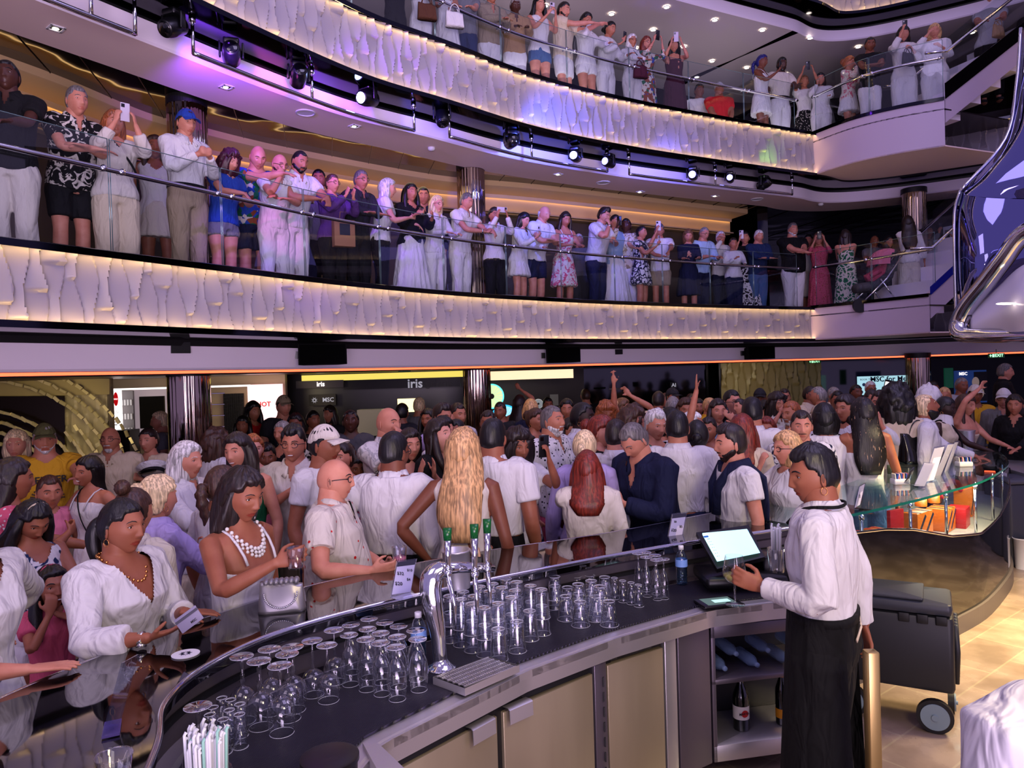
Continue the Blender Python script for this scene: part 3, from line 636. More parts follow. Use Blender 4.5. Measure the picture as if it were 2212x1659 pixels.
M_led2 = mat('warm_led_soft', (1,.85,.6), .5, emis=(1,.80,.52), es=3.6)
M_orange = mat('orange_cove_led', (1,.4,.25), .5, emis=(1,.36,.22), es=3.2)
M_white = mat('white_enamel', (.85,.85,.87), .35)
M_wem = mat('downlight_glow', (1,1,1), .5, emis=(1,.93,.82), es=14.)
def wood_like(name, c1, c2, sc, rough=.3, metal=0.):
    m = mat(name, c1, rough, metal); t = NT(m); n = t.n('ShaderNodeTexNoise', {'Scale': 3., 'Detail': 4.}); t.l(t.coord(sc), n.inputs['Vector']); t.l(t.ramp(n.outputs['Fac'], [(.35, c1), (.65, c2)]), t.b.inputs['Base Color']); return m
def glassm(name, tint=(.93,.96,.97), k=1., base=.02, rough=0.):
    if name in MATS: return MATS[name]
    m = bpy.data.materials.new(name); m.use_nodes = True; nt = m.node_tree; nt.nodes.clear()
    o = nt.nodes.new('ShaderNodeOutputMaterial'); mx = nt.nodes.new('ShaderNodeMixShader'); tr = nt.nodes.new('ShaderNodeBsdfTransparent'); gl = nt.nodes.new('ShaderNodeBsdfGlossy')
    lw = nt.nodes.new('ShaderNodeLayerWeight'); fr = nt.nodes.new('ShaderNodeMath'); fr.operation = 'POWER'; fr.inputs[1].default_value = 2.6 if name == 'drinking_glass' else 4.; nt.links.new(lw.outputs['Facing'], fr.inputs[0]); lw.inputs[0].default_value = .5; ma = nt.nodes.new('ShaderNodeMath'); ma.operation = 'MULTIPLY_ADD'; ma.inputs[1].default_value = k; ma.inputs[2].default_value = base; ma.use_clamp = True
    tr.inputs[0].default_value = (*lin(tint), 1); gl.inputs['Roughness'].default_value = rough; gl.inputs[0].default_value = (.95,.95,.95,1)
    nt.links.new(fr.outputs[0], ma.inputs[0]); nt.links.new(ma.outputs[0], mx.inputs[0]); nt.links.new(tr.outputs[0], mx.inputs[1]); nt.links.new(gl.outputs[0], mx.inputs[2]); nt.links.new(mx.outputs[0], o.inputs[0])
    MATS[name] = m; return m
G_bal = glassm('balustrade_glass', (.93,.95,.96), .75, .045)
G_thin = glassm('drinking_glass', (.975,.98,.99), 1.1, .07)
G_case = glassm('display_glass', (.88,.95,.95), .8, .06)
G_edge = mat('glass_edge_green', (.05,.32,.30), .1, spec=.8)
def sweep(name, curve, prof, m, closed=False, smooth=False, auto=30, parent=None):
    """prof: (offset outward, z)"""
    C = [offset(curve, o) for o, z in prof]
    P = np.stack([np.c_[c, np.full(len(c), z)] for c, (o, z) in zip(C, prof)], 1)
    mb = MB(); mb.grid(P, cv=closed, flip=False)
    return obj(name, mb, m, parent, smooth=smooth, auto=auto)
def relief(S, Z, w=.12, L=.62, D=.062, A=.030):
    i = np.floor(S/w).astype(int)
    def bd(k): return k*w+np.where(k % 2 == 0, 1, -1)*A*np.sin(2*np.pi*Z/L+.4*k)
    i = np.where(S < bd(i), i-1, i); i = np.where(S >= bd(i+1), i+1, i)
    u = (S-bd(i))/(bd(i+1)-bd(i)); off = .5*(i % 2)+.17*((i*7) % 3)
    f = (Z/L+off) % 1.0
    return D*(.22+.78*(1-f)**.9)*(1-.92*(1-u)**.9)*np.clip((1-u)/.05, 0, 1)*(.3+.7*np.clip(f/.03, 0, 1))
def wavepanel(name, curve, z0, z1, m, step=.0105, nz=40, kind='structure', parent=None, **kw):
    P, s = resample(curve, step); Z = np.linspace(z0, z1, nz); SS, ZZ = np.meshgrid(s, Z, indexing='ij'); h = relief(SS, ZZ, **kw)
    T = np.gradient(P, axis=0); T /= np.linalg.norm(T, axis=1)[:, None]; N = np.stack([T[:, 1], -T[:, 0]], 1)
    V = np.stack([P[:, None, 0]+N[:, None, 0]*h, P[:, None, 1]+N[:, None, 1]*h, ZZ], -1)
    mb = MB(); mb.grid(V); o = obj(name, mb, m, parent, auto=50)
    if kind: o['kind'] = kind
    return o
def seg(y0, y1=None, x0=None, x1=None):
    k = np.ones(len(E0), bool)
    if y0 is not None: k &= _s >= y0
    if y1 is not None: k &= _s <= y1
    return E0[k]
# index of the points
def s_at(x, y): return _s[np.argmin(np.hypot(E0[:, 0]-x, E0[:, 1]-y))]
sL = s_at(-5.0, 1.8); sC = s_at(5.3, 13.05)
Emain = seg(sL, None); Eup = E1[_s1 >= _s1[np.argmin(np.hypot(E1[:,0]+5, E1[:,1]-1.8))]]
for nm, zt, zb, beam, soff in (('lower', 3.0, 2.45, 2.13, .52), ('upper', 6.0, 5.3, 5.03, .0), ('top', 9.0, 8.3, 8.03, 0)):
    Ec = Emain if nm == 'lower' else Eup
    wavepanel('wall_%s_wave_fascia' % nm, Ec, zb, zt, T_fas, nz=44 if nm != 'top' else 24)
    struct(sweep('trim_%s_ledge' % nm, Ec, [(-.080, zt-.002), (-.084, zt-.028), (-.090, zt-.028), (-.095, zt+.022), (-.08, zt+.030), (.36, zt+.030), (.36, zt-.15)], M_trim))
    struct(sweep('trim_%s_fascia_foot' % nm, Ec, [(0, zb+.002), (-.082, zb+.002), (-.084, zb+.022), (-.090, zb+.020), (-.090, zb-.03), (.10, zb-.045), (.46, zb-.045)], M_trim))
    struct(sweep('trim_%s_led_top' % nm, Ec, [(-.046, zt-.004), (-.076, zt-.004)], M_led))
    struct(sweep('trim_%s_led_foot' % nm, Ec, [(-.078, zb+.006), (-.046, zb+.006)], M_led))
    struct(sweep('trim_%s_shadow_gap' % nm, Ec, [(.46, zb-.045), (.47, zb-.10), (.50, zb-.10)], M_black))
    if nm == 'lower': struct(sweep('wall_lower_beam', Emain, [(.50, zb-.09), (.52, 2.15), (.54, 2.13), (.80, 2.13)], M_lav))
    else: struct(sweep('wall_%s_beam' % nm, Ec, [(.42, zb-.09), (.43, zb-.15), (.45, beam+.02), (.47, beam)], M_lav))
    struct(sweep('floor_%s_deck' % nm, Ec, [(.36, zt-.15), (6.2, zt-.15)], mat('deck_floor', (.10,.08,.09), .25)))
# ground ceiling with the orange cove
struct(sweep('trim_cove_light', Emain, [(.80, 2.135), (.80, 2.103)], M_orange))
struct(sweep('ceiling_ground', Emain, [(.80, 2.20), (.82, 2.10), (1.25, 2.10), (1.3, 2.108), (6.3, 2.108)], mat('ground_ceiling', (.30,.17,.15), .35)))
struct(sweep('trim_cove_lip', Emain, [(.795, 2.104), (.795, 2.092), (.86, 2.090), (.87, 2.10)], M_black))
# ceiling of the lower balcony: beige soffit, then black mirror panels
struct(sweep('ceiling_soffit', Eup, [(.47, 5.03), (1.20, 5.03), (1.21, 5.12)], M_soff))
m = mat('black_mirror_ceiling', (.035,.033,.04), .05, 0., spec=1.); t = NT(m)
n = t.n('ShaderNodeTexNoise', {'Scale': 1.6, 'Detail': 1.}); t.l(t.coord(), n.inputs['Vector']); t.bump(n.outputs['Fac'], .25, .06)
struct(sweep('ceiling_mirror', Eup, [(1.205, 5.12), (6.3, 5.12)], m))
struct(sweep('ceiling_upper_deck', Eup, [(.47, 8.03), (3.6, 8.03), (3.62, 8.2)], mat('grey_ceiling', (.80,.75,.76), .6)))
struct(sweep('ceiling_upper_dark', Eup, [(3.6, 8.12), (7, 8.12)], m))
# panel joints of the mirror ceiling
jm = MB()
for k in range(34):
    i = min(len(Eup)-2, 6+int(k*.56/.06))
    a = offset(Eup, 1.22)[i]; b = a+np.array((-.25, 1.))*3.6
    jm.tube([(a[0], a[1], 5.115), (b[0], b[1], 5.115)], .006, .004, n=6)
struct(obj('trim_ceiling_joints', jm, mat('joint_metal', (.45,.42,.38), .3, 1.)))
# bulkhead with the warm cove on the lower balcony
CB = cat([(-5.6,4.4), (-5.0,6.2), (-4.45,7.4), (-4.08,8.5), (-3.7,9.0), (-3.3,9.5), (-2.76,10.05), (-1.05,11.5), (.72,12.35), (4.75,14.65)], 8)
M_gold = mat('cove_plaster', (.80,.68,.50), .5)
struct(sweep('wall_balcony_bulkhead', CB, [(0, 5.13), (0, 5.04), (.02, 5.03), (.42, 5.01), (.43, 4.95)], M_gold))
struct(sweep('trim_balcony_cove', CB, [(.47, 4.97), (.47, 4.72), (.49, 4.70), (.60, 4.70)], M_gold))
struct(sweep('trim_balcony_led', CB, [(.43, 4.725), (.41, 4.715)], M_led2))
struct(sweep('trim_balcony_led_lip', CB, [(.47, 4.712), (.38, 4.712), (.38, 4.735)], M_gold))
struct(sweep('trim_balcony_led_upper', CB, [(.435, 4.965), (.465, 4.968)], M_led2))
struct(sweep('wall_balcony_back', CB, [(.62, 4.98), (.62, 2.85)], wood_like('olive_wall', (.30,.25,.16), (.36,.30,.19), (1,1,.1), .4)))
mb = MB(); mb.box((4.95, 16.0, 4.0), (.2, 3.2, 2.4)); struct(obj('wall_balcony_end', mb, M_blackgloss))
WB = np.array([(-9., 5), (-8, 12), (-3, 17), (5, 19), (12.5, 18.5), (15, 12), (15, 4)])
for nm, a, b in (('ground', 0, 2.85), ('lower_deck', 2.85, 5.83), ('upper_deck', 5.83, 8.9)):
    struct(sweep('wall_%s_far' % nm, WB, [(0, a), (0, b)], M_blackgloss if nm != 'upper_deck' else mat('brown_panel_wall', (.16,.12,.11), .25)))
# white boxes (stair landings) on the right
M_box = mat('landing_paint', (.72,.66,.74), .42)
def landing(z_t, h, P, nm):
    P = cat(P, 8) if len(P) > 3 else np.array(P, float)
    struct(sweep('wall_%s_landing' % nm, P, [(0, z_t-.0), (0, z_t-h)], M_box))
    struct(sweep('trim_%s_landing_ledge' % nm, P, [(-.02, z_t), (-.03, z_t+.05), (.30, z_t+.05), (.30, z_t-.1)], M_trim))
    back = [(9.5, 12.6), (6.2, 13.4), (5.3, 13.05)]; pl = [tuple(q) for q in P]+back
    mb = MB(); mb.poly(pl, z_t-h, z_t-h+.02); struct(obj('ceiling_%s_landing' % nm, mb, M_soff))
    mb = MB(); mb.poly(pl, z_t-.14, z_t-.12); struct(obj('floor_%s_landing' % nm, mb, mat('deck_floor')))
    return P
PL1 = landing(3.0, .555, [(5.28,13.03), (5.9,12.2), (6.42,11.34)], 'lower')
mb = MB(); mb.box((0,0,0), (.02,.02,.02))
PL2 = landing(6.0, .70, [(5.3,13.0), (5.7,12.2), (6.2,11.72), (6.75,11.4)], 'upper')
def beamquad(nm, P, Q, h, th, m):   # sloping stair stringer between two points (top edges)
    P, Q = np.array(P), np.array(Q); d = nrm((Q-P)*np.array((1, 1, 0))); n_ = np.array((-d[1], d[0], 0))*th
    V = []
    for A in (P, Q):
        for k in (0, 1):
            for z in (0, -h): V.append(A+n_*k+np.array((0, 0, z)))
    mb = MB(); mb.add(V, [np.array([(0,1,5,4), (2,6,7,3), (0,4,6,2), (1,3,7,5), (0,2,3,1), (4,5,7,6)])]); return struct(obj(nm, mb, m))
s2a, s2b = np.array((6.78,11.42,6.05)), np.array((11.5,13.2,9.4)); s1a, s1b = np.array((6.45,11.36,3.05)), np.array((11.0,13.4,6.2))
beamquad('wall_upper_stair_stringer', s2a-np.array((0,0,.02)), s2b, .36, .12, M_box)
beamquad('wall_lower_stair_stringer', s1a-np.array((0,0,.02)), s1b, .36, .12, M_box)
beamquad('trim_upper_stair_skirt', s2a+np.array((.0,-.02,.22)), s2b+np.array((0,-.02,.22)), .24, .02, M_trim)
beamquad('trim_lower_stair_skirt', s1a+np.array((.0,-.02,.10)), s1b+np.array((0,-.02,.10)), .12, .02, mat('blue_stair_skirt', (.05,.08,.5), .2))  # skirt in one even blue
# treads under the stair flights
for nm, a, b in (('upper', s2a, s2b), ('lower', s1a, s1b)):
    mb = MB()
    for k in range(11):
        p = a+(b-a)*(k+.5)/11; d = nrm((b-a)*np.array((1, 1, 0))); n_ = np.array((-d[1], d[0], 0)); mb.box(p+n_*.75-np.array((0,0,.30)), (.42,1.3,.26), basis(d, n_, (0,0,1)))
    struct(obj('floor_%s_stair_steps' % nm, mb, M_lav))
# ---- balustrades
def balustrade(nm, curve, zf, zr, zg, label, posts, extra=None, flip=False):
    root = empty('balustrade', (0, 0, 0)); tag(root, label, 'railing')
    C, s = resample(curve, .05)
    P = np.c_[C, np.full(len(C), zr)]; mb = MB(); mb.tube(P, .021, n=12); obj('handrail', mb, M_chrome, root, smooth=True)
    g = resample(offset(C, .07), .05)[0]; n = posts; idx = np.linspace(0, len(g)-1, n+1).astype(int)
    for a, b in zip(idx[:-1], idx[1:]):
        q = g[a:b+1]; sg = np.linalg.norm(q[-1]-q[0]); t = .012/max(sg, .1)
        i0, i1 = (1, len(q)-1) if len(q) > 6 else (0, len(q))
        q = q[0:]; mb = MB(); q2 = q.copy(); d = nrm(q[-1]-q[0]); q2[0] = q[0]+d*.008; q2[-1] = q[-1]-d*.008
        mb.grid(np.stack([np.c_[q2, np.full(len(q2), zf)], np.c_[q2, np.full(len(q2), zg)]], 1)); obj('glass_panel', mb, G_bal, root, smooth=True)
        mb = MB(); mb.tube(np.c_[q2, np.full(len(q2), zg)], .004, n=6); mb.tube([(*q2[-1], zf), (*q2[-1], zg)], .0045, n=6); mb.tube([(*q2[0], zf), (*q2[0], zg)], .0045, n=6); obj('glass_edge', mb, mat('glass_edge_steel', (.45,.55,.55), .15, .6), root, smooth=True)
        for e in (q[0]+d*.07, q[-1]-d*.07):
            i = np.argmin(np.hypot(*(C-e).T)); mb = MB(); mb.tube([(e[0], e[1], zr), (C[i][0], C[i][1], zr)], .012, n=10); dd = nrm(np.r_[C[i]-e, 0]); mb.tube([np.array((*C[i], zr))-dd*.01, np.array((*C[i], zr))+dd*.028], .026, n=14); obj('rail_bracket', mb, M_chrome, root, smooth=True)
    return root
sB = s_at(-4.35, 3.2)
mainE = seg(sB, sC)
balustrade('lower', offset(mainE, .22), 3.05, 3.73, 4.0, 'curved glass balustrade with chrome handrail along the lower balcony', 14)
i0, i1 = np.argmin(np.hypot(E1[:,0]+4.35, E1[:,1]-3.2)), np.argmin(np.hypot(E1[:,0]-5.3, E1[:,1]-12.9))
balustrade('upper', offset(E1[i0:i1], .22), 6.05, 6.66, 6.98, 'curved glass balustrade with chrome handrail along the upper balcony', 12)
balustrade('l', offset(PL1, .12), 3.05, 3.73, 4.0, 'short glass balustrade on the lower stair landing by the pushchair', 2)
balustrade('u', offset(PL2, .12), 6.05, 6.70, 7.0, 'curved glass balustrade on the upper stair landing', 2)
def stair_rail(a, b, label, hs=(.95,), gl=True):
    root = empty('stair_railing'); tag(root, label, 'railing')
    for k, h in enumerate(hs):
        mb = MB(); p = a+np.array((0, 0, h)); q = b+np.array((0, 0, h)); off_ = np.array((0, .0+k*1.3, 0)); mb.tube([p+off_-np.array((.3,-.05,0)), p+off_, q+off_], .024, n=12); obj('handrail', mb, M_chrome, root, smooth=True)
        mb = MB(); mb.grid([[a+off_+np.array((0,0,.1)), p+off_+np.array((0,0,.2))], [b+off_+np.array((0,0,.1)), q+off_+np.array((0,0,.2))]]); obj('glass_panel', mb, G_bal, root)
    return root
stair_rail(s2a+np.array((.05,.03,-.1)), s2b, 'pair of chrome handrails rising with the upper staircase', (.82, .80))
stair_rail(s1a+np.array((.05,.03,-.1)), s1b, 'pair of chrome handrails rising with the lower staircase', (.80, .78))
# ---- columns
def column_m():
    m = mat('fluted_mirror_column', (.62,.55,.50), .05, 1.); t = NT(m)
    n = t.n('ShaderNodeTexNoise', {'Scale': 14., 'Detail': 2.}); t.l(t.coord((1, 1, .05)), n.inputs['Vector']); t.bump(n.outputs['Fac'], .5, .03); return m
for i, (x, y, r) in enumerate(((-3.27,7.5,.2), (-.52,11.0,.2), (7.32,13.35,.2))):
    for j, (a, b) in enumerate(((0, 2.17), (2.85, 5.12))):
        if (i == 0 and j == 1): x, y = -3.47, 8.15
        mb = MB(); aa = np.linspace(0, 2*np.pi, 193)[:-1]; rr = r*(1+.028*abs(np.sin(aa*12))+.01*np.sin(aa*31)); mb.grid([np.stack([x+rr*np.cos(aa), y+rr*np.sin(aa), np.full(192, z_)], 1) for z_ in (a, b)], cv=True); struct(obj('column_mirror_%d' % (i*2+j+1), mb, column_m(), smooth=True))
        mb = MB(); mb.lathe([(r+.012, b-.09), (r+.012, b)], (x, y, 0), 48); mb.lathe([(r+.01, a), (r+.01, a+.08)], (x, y, 0), 48); struct(obj('trim_column_collar_%d' % (i*2+j+1), mb, M_black, smooth=False))
# ---- floor
m = mat('stone_tiles', (.5,.42,.36), .38); t = NT(m); co = t.coord((1,1,1), (0,0,R(-38)))
br = t.n('ShaderNodeTexBrick', {'Scale': 1., 'Mortar Size': .006, 'Brick Width': .62, 'Row Height': .31, 'Color1': (*lin((.60,.52,.46)),1), 'Color2': (*lin((.54,.47,.42)),1), 'Mortar': (*lin((.62,.56,.48)),1)}); t.l(co, br.inputs['Vector'])
n = t.n('ShaderNodeTexNoise', {'Scale': 3., 'Detail': 5.}); t.l(t.coord(), n.inputs['Vector']); mx = t.n('ShaderNodeMix', {'Factor': .5}, data_type='RGBA', blend_type='MULTIPLY'); t.l(br.outputs[0], mx.inputs[6]); t.l(t.ramp(n.outputs['Fac'], [(.4, (1,1,1)), (.62, (.62,.60,.58))]), mx.inputs[7]); t.l(mx.outputs[2], t.b.inputs['Base Color'])
t.l(t.ramp(n.outputs['Fac'], [(.4, (.6,)*3), (.6, (.4,)*3)]), t.b.inputs['Roughness'])
mb = MB(); mb.add([(-12,-3,0), (16,-3,0), (16,20,0), (-12,20,0)], np.array([(0,1,2,3)])); struct(obj('floor_tiles', mb, m))
# ---- ground floor back walls, shops and signs
def quad_px(nm, pts, m, Ys, th=.03, parent=None, **kw):
    """flat panel through image corners at given depths (tl, tr, br, bl)"""
    P = [at_y(px, py, y) for (px, py), y in zip(pts, Ys if hasattr(Ys, '__len__') else [Ys]*4)]
    mb = MB(); b = [p+np.array((0, th, 0)) for p in P]; mb.add(P+b, [np.array([(3,2,1,0), (4,5,6,7), (0,1,5,4), (1,2,6,5), (2,3,7,6), (3,0,4,7)])]); return obj(nm, mb, m, parent)
def wallY(nm, x0, x1, Y0, Y1, m, z0=0, z1=2.12):
    a = at_y(x0, 800, Y0)[:2]; b = at_y(x1, 800, Y1)[:2]; mb = MB(); mb.box(((a[0]+b[0])/2, (a[1]+b[1])/2+.05, (z0+z1)/2), (np.hypot(*(b-a)), .1, z1-z0), basis((b[0]-a[0], b[1]-a[1], 0), (-(b[1]-a[1]), b[0]-a[0], 0), (0, 0, 1))); return struct(obj(nm, mb, m)), a, b
M_dark = mat('dark_shop_wall', (.06,.055,.06), .3); M_cream = mat('cream_wall', (.62,.55,.36), .5)
wallY('wall_shop_left', -80, 235, 10.0, 10.0, M_cream)
_, a, b = wallY('wall_wave_back', 140, 232, 9.85, 9.85, mat('panel_back', (.5,.45,.36), .5), z1=2.0)
wavepanel('wall_wave_panel', np.array([a+(0,-.02), b+(0,-.02)]), 0, 2.0, mat('cream_relief', (.70,.64,.50), .45), step=.02, nz=90, w=.14, L=.7, D=.06)
quad_px('trim_wall_bulkhead_left', [(-60,818), (236,818), (236,852), (-60,858)], M_cream, 9.7).update_tag()
bpy.data.objects['trim_wall_bulkhead_left']['kind'] = 'structure'
wallY('wall_shop_mid', 225, 615, 11.6, 11.6, mat('shop_cream', (.70,.62,.52), .5)); wallY('wall_shop_dark', 620, 1010, 12.6, 12.9, M_dark)
wallY('wall_gallery', 1010, 1260, 14.5, 14.8, mat('gallery_wall', (.20,.17,.16), .4)); wallY('wall_black_doors', 1250, 1560, 15.5, 16.0, M_blackgloss)
_, a, b = wallY('wall_right_back', 1556, 1772, 15.6, 15.8, M_dark)
wavepanel('wall_right_wave_panel', np.array([a+(0,-.02), b+(0,-.02)]), 0, 2.15, mat('bronze_relief', (.52,.46,.30), .4), step=.025, nz=80, w=.13, L=.8, D=.06)
wallY('wall_far_right', 1770, 2400, 16, 16, M_blackgloss)
# ---------------------------------------------------------------- bar
ZB, ZW = 1.05, .85
O_ = cat([(-1.95,.6), (-1.78,1.5), (-1.6,2.31), (-1.36,2.85), (-.99,3.4), (-.55,3.76), (-.12,4.03), (.53,4.36), (1.28,4.86)], 8)
I_ = cat([(-.78,.6), (-.84,1.4), (-.95,1.9), (-1.06,2.2), (-1.04,2.5), (-.86,2.83), (-.41,3.22), (.21,3.62), (.62,3.86), (1.0,4.05), (1.75,4.38)], 8)
Fr = np.array([(-.62,.6), (-.60,1.7), (-.44,2.33), (.03,2.87), (.42,3.19), (.92,3.52), (1.22,3.60), (1.62,3.66)])
def strip(nm, A, B, zt, th, m, parent=None, n=70, auto=30):
    A = resample(A, .01)[0]; B = resample(B, .01)[0]; A = A[np.linspace(0, len(A)-1, n).astype(int)]; B = B[np.linspace(0, len(B)-1, n).astype(int)]
    z = lambda P, h: np.c_[P, np.full(n, h)]
    mb = MB(); mb.grid(np.stack([z(A, zt), z(B, zt), z(B, zt-th), z(A, zt-th)], 1), cv=True, cap=True); return obj(nm, mb, m, parent, auto=auto)
M_bartop = mat('bar_black_mirror', (.018,.014,.02), .03, 0., spec=1., ior=1.75)
bar = empty('bar_counter'); tag(bar, 'long curved bar counter with glossy black top and chrome edge', 'bar counter')
strip('counter_top', O_, I_, ZB, .035, M_bartop, bar)
m1 = MB(); I2 = resample(I_, .03)[0]; m1.tube(np.c_[I2, np.full(len(I2), ZB+.004)], .013, .010, n=10); obj('chrome_edge', m1, M_chrome, bar, smooth=True)
m1 = MB(); O2 = resample(O_, .03)[0]; m1.tube(np.c_[O2, np.full(len(O2), ZB-.004)], .006, .010, n=8); obj('outer_edge', m1, M_chrome, bar, smooth=True)
sweepP = lambda nm, C, prof, m, p: sweep(nm, resample(C, .04)[0], prof, m, parent=p)
M_dsteel = mat('dark_steel_riser', (.42,.39,.43), .36, .7)
sweepP('riser_panel', I_, [(.02, ZB-.03), (.05, ZB-.06), (.05, ZW)], M_dsteel, bar)
sweepP('riser_groove', I_, [(.045, ZB-.10), (.03, ZB-.105), (.03, ZB-.12), (.045, ZB-.125)], M_black, bar)
o = wavepanel('front_panel', resample(offset(O_, -.16), .03)[0][::-1], .1, ZB-.05, T_fas, step=.02, nz=40, kind=None, parent=bar); 
sweepP('front_kickplate', O_, [(-.22, 0), (-.22, .1)], M_black, bar)
# work counter
wc = empty('work_counter'); tag(wc, 'stainless steel work counter behind the bar covered by a black rubber mat', 'counter')
strip('steel_top', I_+0, Fr, ZW-.004, .03, M_steel, wc)
A = resample(offset(I_, -.03), .01)[0]; B = resample(offset(Fr, .075), .01)[0]
m = mat('ribbed_rubber_mat', (.035,.033,.045), .38); t = NT(m); wv = t.n('ShaderNodeTexWave', {'Scale': 55., 'Distortion': 1.8, 'Detail': 1., 'Detail Scale': .4}, bands_direction='X'); t.l(t.coord((1,1,1), (0,0,R(35))), wv.inputs['Vector'])
t.bump(wv.outputs['Fac'], 1., .012); t.l(t.ramp(wv.outputs['Fac'], [(.3, (.03,.028,.035)), (.9, (.24,.22,.32))]), t.b.inputs['Base Color'])
strip('rubber_mat', A, B, ZW+.006, .008, m, wc)
Fd = resample(Fr, .03)[0]
sweep('steel_fascia', Fd, [(.02, ZW-.002), (0, ZW-.006), (0, ZW-.085), (.03, ZW-.09)], M_steel, parent=wc)
# cabinets under the counter
def panel(nm, P, Q, z0, z1, th, m, parent, bev=.004, dz=0):
    P, Q = np.array(P), np.array(Q); d = nrm(np.r_[Q-P, 0]); n_ = np.array((-d[1], d[0], 0)); c = np.r_[(P+Q)/2, (z0+z1)/2]+n_*th/2; mb = MB(); mb.box(c, (np.hypot(*(Q-P)), th, z1-z0), basis(d, n_, (0, 0, 1)), bev=bev); return obj(nm, mb, m, parent, auto=40)
M_door = wood_like('brushed_door_steel', (.62,.57,.47), (.70,.65,.54), (1,1,.12), .40, .6)
cb = empty('steel_cabinet'); tag(cb, 'run of brushed steel cabinet doors under the work counter', 'cabinet')
Fb = offset(Fr, .04)
lerp = lambda a, b, t: tuple(np.array(a)*(1-t)+np.array(b)*t)
panel('body', Fb[1], Fb[2], .1, .76, .45, M_door, cb); 
for a, b, t0, t1, h in ((2,3,.02,.98,1), (3,4,.04,.82,1)):
    pass
panel('carcass', Fb[2], Fb[3], .1, .75, .40, M_black, cb, dz=0); panel('carcass', Fb[3], Fb[4], .1, .75, .40, M_black, cb); 
def door(P, Q, z0, z1, hx):
    d = panel('door', P, Q, z0, z1, .03, M_door, cb)
    if hx is not None:
        c = np.array(lerp(P, Q, hx)); e = nrm(np.r_[np.array(Q)-np.array(P), 0]); n_ = np.array((-e[1], e[0], 0)); mb = MB(); L = .12; C0 = np.r_[c, z1]
        pr = [(.02, .012), (-.012, .014), (-.022, .008), (-.024, -.045)]
        mb.grid([[C0-e*L/2*k+n_*y+np.array((0,0,z)) for y, z in pr] for k in (1, -1)]); mb.grid([[C0-e*L/2*k+n_*(y-.003)+np.array((0,0,z+.002)) for y, z in pr] for k in (1, -1)]); obj('handle', mb, M_steel, d, auto=40)
g = offset(Fr, .025)
gF = resample(g, .004)[0]; gX = np.array([proj((x, y, .45))[0] for x, y in gF]); at_p = lambda px: tuple(gF[int(np.argmin(abs(gX-px)+(gF[:, 1] < 2)*1e4))])
door(at_p(868), at_p(1078), .1, .72, .80); door(at_p(1092), at_p(1284), .1, .72, .14)
door(at_p(1316), at_p(1436), .1, .73, None); panel('divider', at_p(1288), at_p(1313), .1, .75, .03, M_dsteel, cb); panel('divider', at_p(1440), at_p(1464), .1, .76, .03, M_steel, cb)
panel('side_panel', at_p(1468), at_p(1536), .1, .76, .03, M_dsteel, cb)
mb = MB(); pp = at_p(1306)
for k in range(9): mb = MB(); mb.box((pp[0], pp[1]-.006, .15+k*.065), (.006,.006,.04)); obj('vent_slot', mb, M_black, cb)
sh = empty('open_shelf'); tag(sh, 'open steel shelf unit with bottles beside the bartender', 'shelf')
a_ = at_p(1538)
b_ = (1.62, 3.68)
nrm2 = lambda a, b: nrm(np.array((-(b[1]-a[1]), b[0]-a[0])))
n2 = nrm2(a_, b_)
panel('frame_top', a_, b_, .70, .76, .03, M_dsteel, sh); panel('shelf_board', a_, b_, .475, .50, .34, M_dsteel, sh); panel('shelf_bottom', a_, b_, .10, .18, .34, M_steel, sh)
panel('back_panel', np.array(a_)+n2*.34, np.array(b_)+n2*.34, .1, .76, .02, M_black, sh); panel('side_board', a_, lerp(a_, b_, .03), .1, .76, .34, M_dsteel, sh)
mb = MB(); mb.box((1.45, 4.0, .04), (2.6,.5,.08)); 
# bottles
def bottle(P, h, r, m, mlabel, mcap, label, group=None, nm='bottle', neck=.28, lb=(.25,.55)):
    e = empty(nm, P); tag(e, label, 'bottle', group)
    mb = MB(); mb.lathe([(r*.9,0), (r,.006), (r,h*.52), (r*.93,h*.60), (r*.5,h*.74), (r*neck*1.3,h*.80), (r*neck,h*.96), (r*neck,h*.965)], n=20); obj('body', mb, m, e, smooth=True)
    mb = MB(); mb.lathe([(r*neck*1.15,h*.90), (r*neck*1.15,h), (r*neck*.9,h*1.005)], n=14); obj('cap', mb, mcap, e, smooth=True)
    if mlabel: mb = MB(); mb.lathe([(r*1.012,h*lb[0]), (r*1.012,h*lb[1])], n=24, cap=False); obj('label_band', mb, mlabel, e, smooth=True)
    return e
M_bg = mat('dark_bottle_glass', (.02,.035,.02), .05, spec=.8); M_foil = mat('silver_foil', (.7,.7,.72), .25, .8); M_yel = mat('yellow_label', (.85,.55,.08), .5); M_whl = mat('white_label', (.8,.78,.74), .5); M_redl = mat('red_label', (.65,.08,.08), .5)
base = np.array(a_)+n2*.13; dirn = (np.array(b_)-np.array(a_)); 
bt = bottle((*(base+dirn*.30), .18), .30, .040, M_bg, M_whl, M_foil, 'dark sparkling wine bottle with silver foil neck on the shelf', None, lb=(.20,.42))
e2 = dirn/np.linalg.norm(dirn); M3 = basis((e2[0], e2[1], 0), (0,0,1), (e2[1], -e2[0], 0))
text('MARTINI', .016, mat('ink', (.03,.03,.03), .6), 'lettering', bt, M3, (0+(-n2[0])*.0415, (-n2[1])*.0415, .092), .0006, True)
mb = MB(); mb.tube([(-n2[0]*.0405, -n2[1]*.0405, .092), (-n2[0]*.0412, -n2[1]*.0412, .092)], .018, n=20); obj('red_roundel', mb, M_redl, bt)
bt = bottle((*(base+dirn*.62), .18), .31, .034, M_bg, M_yel, mat('bottle_neck_black', (.03,.03,.03), .3), 'dark wine bottle with yellow labels on the shelf', None, lb=(.12,.27))
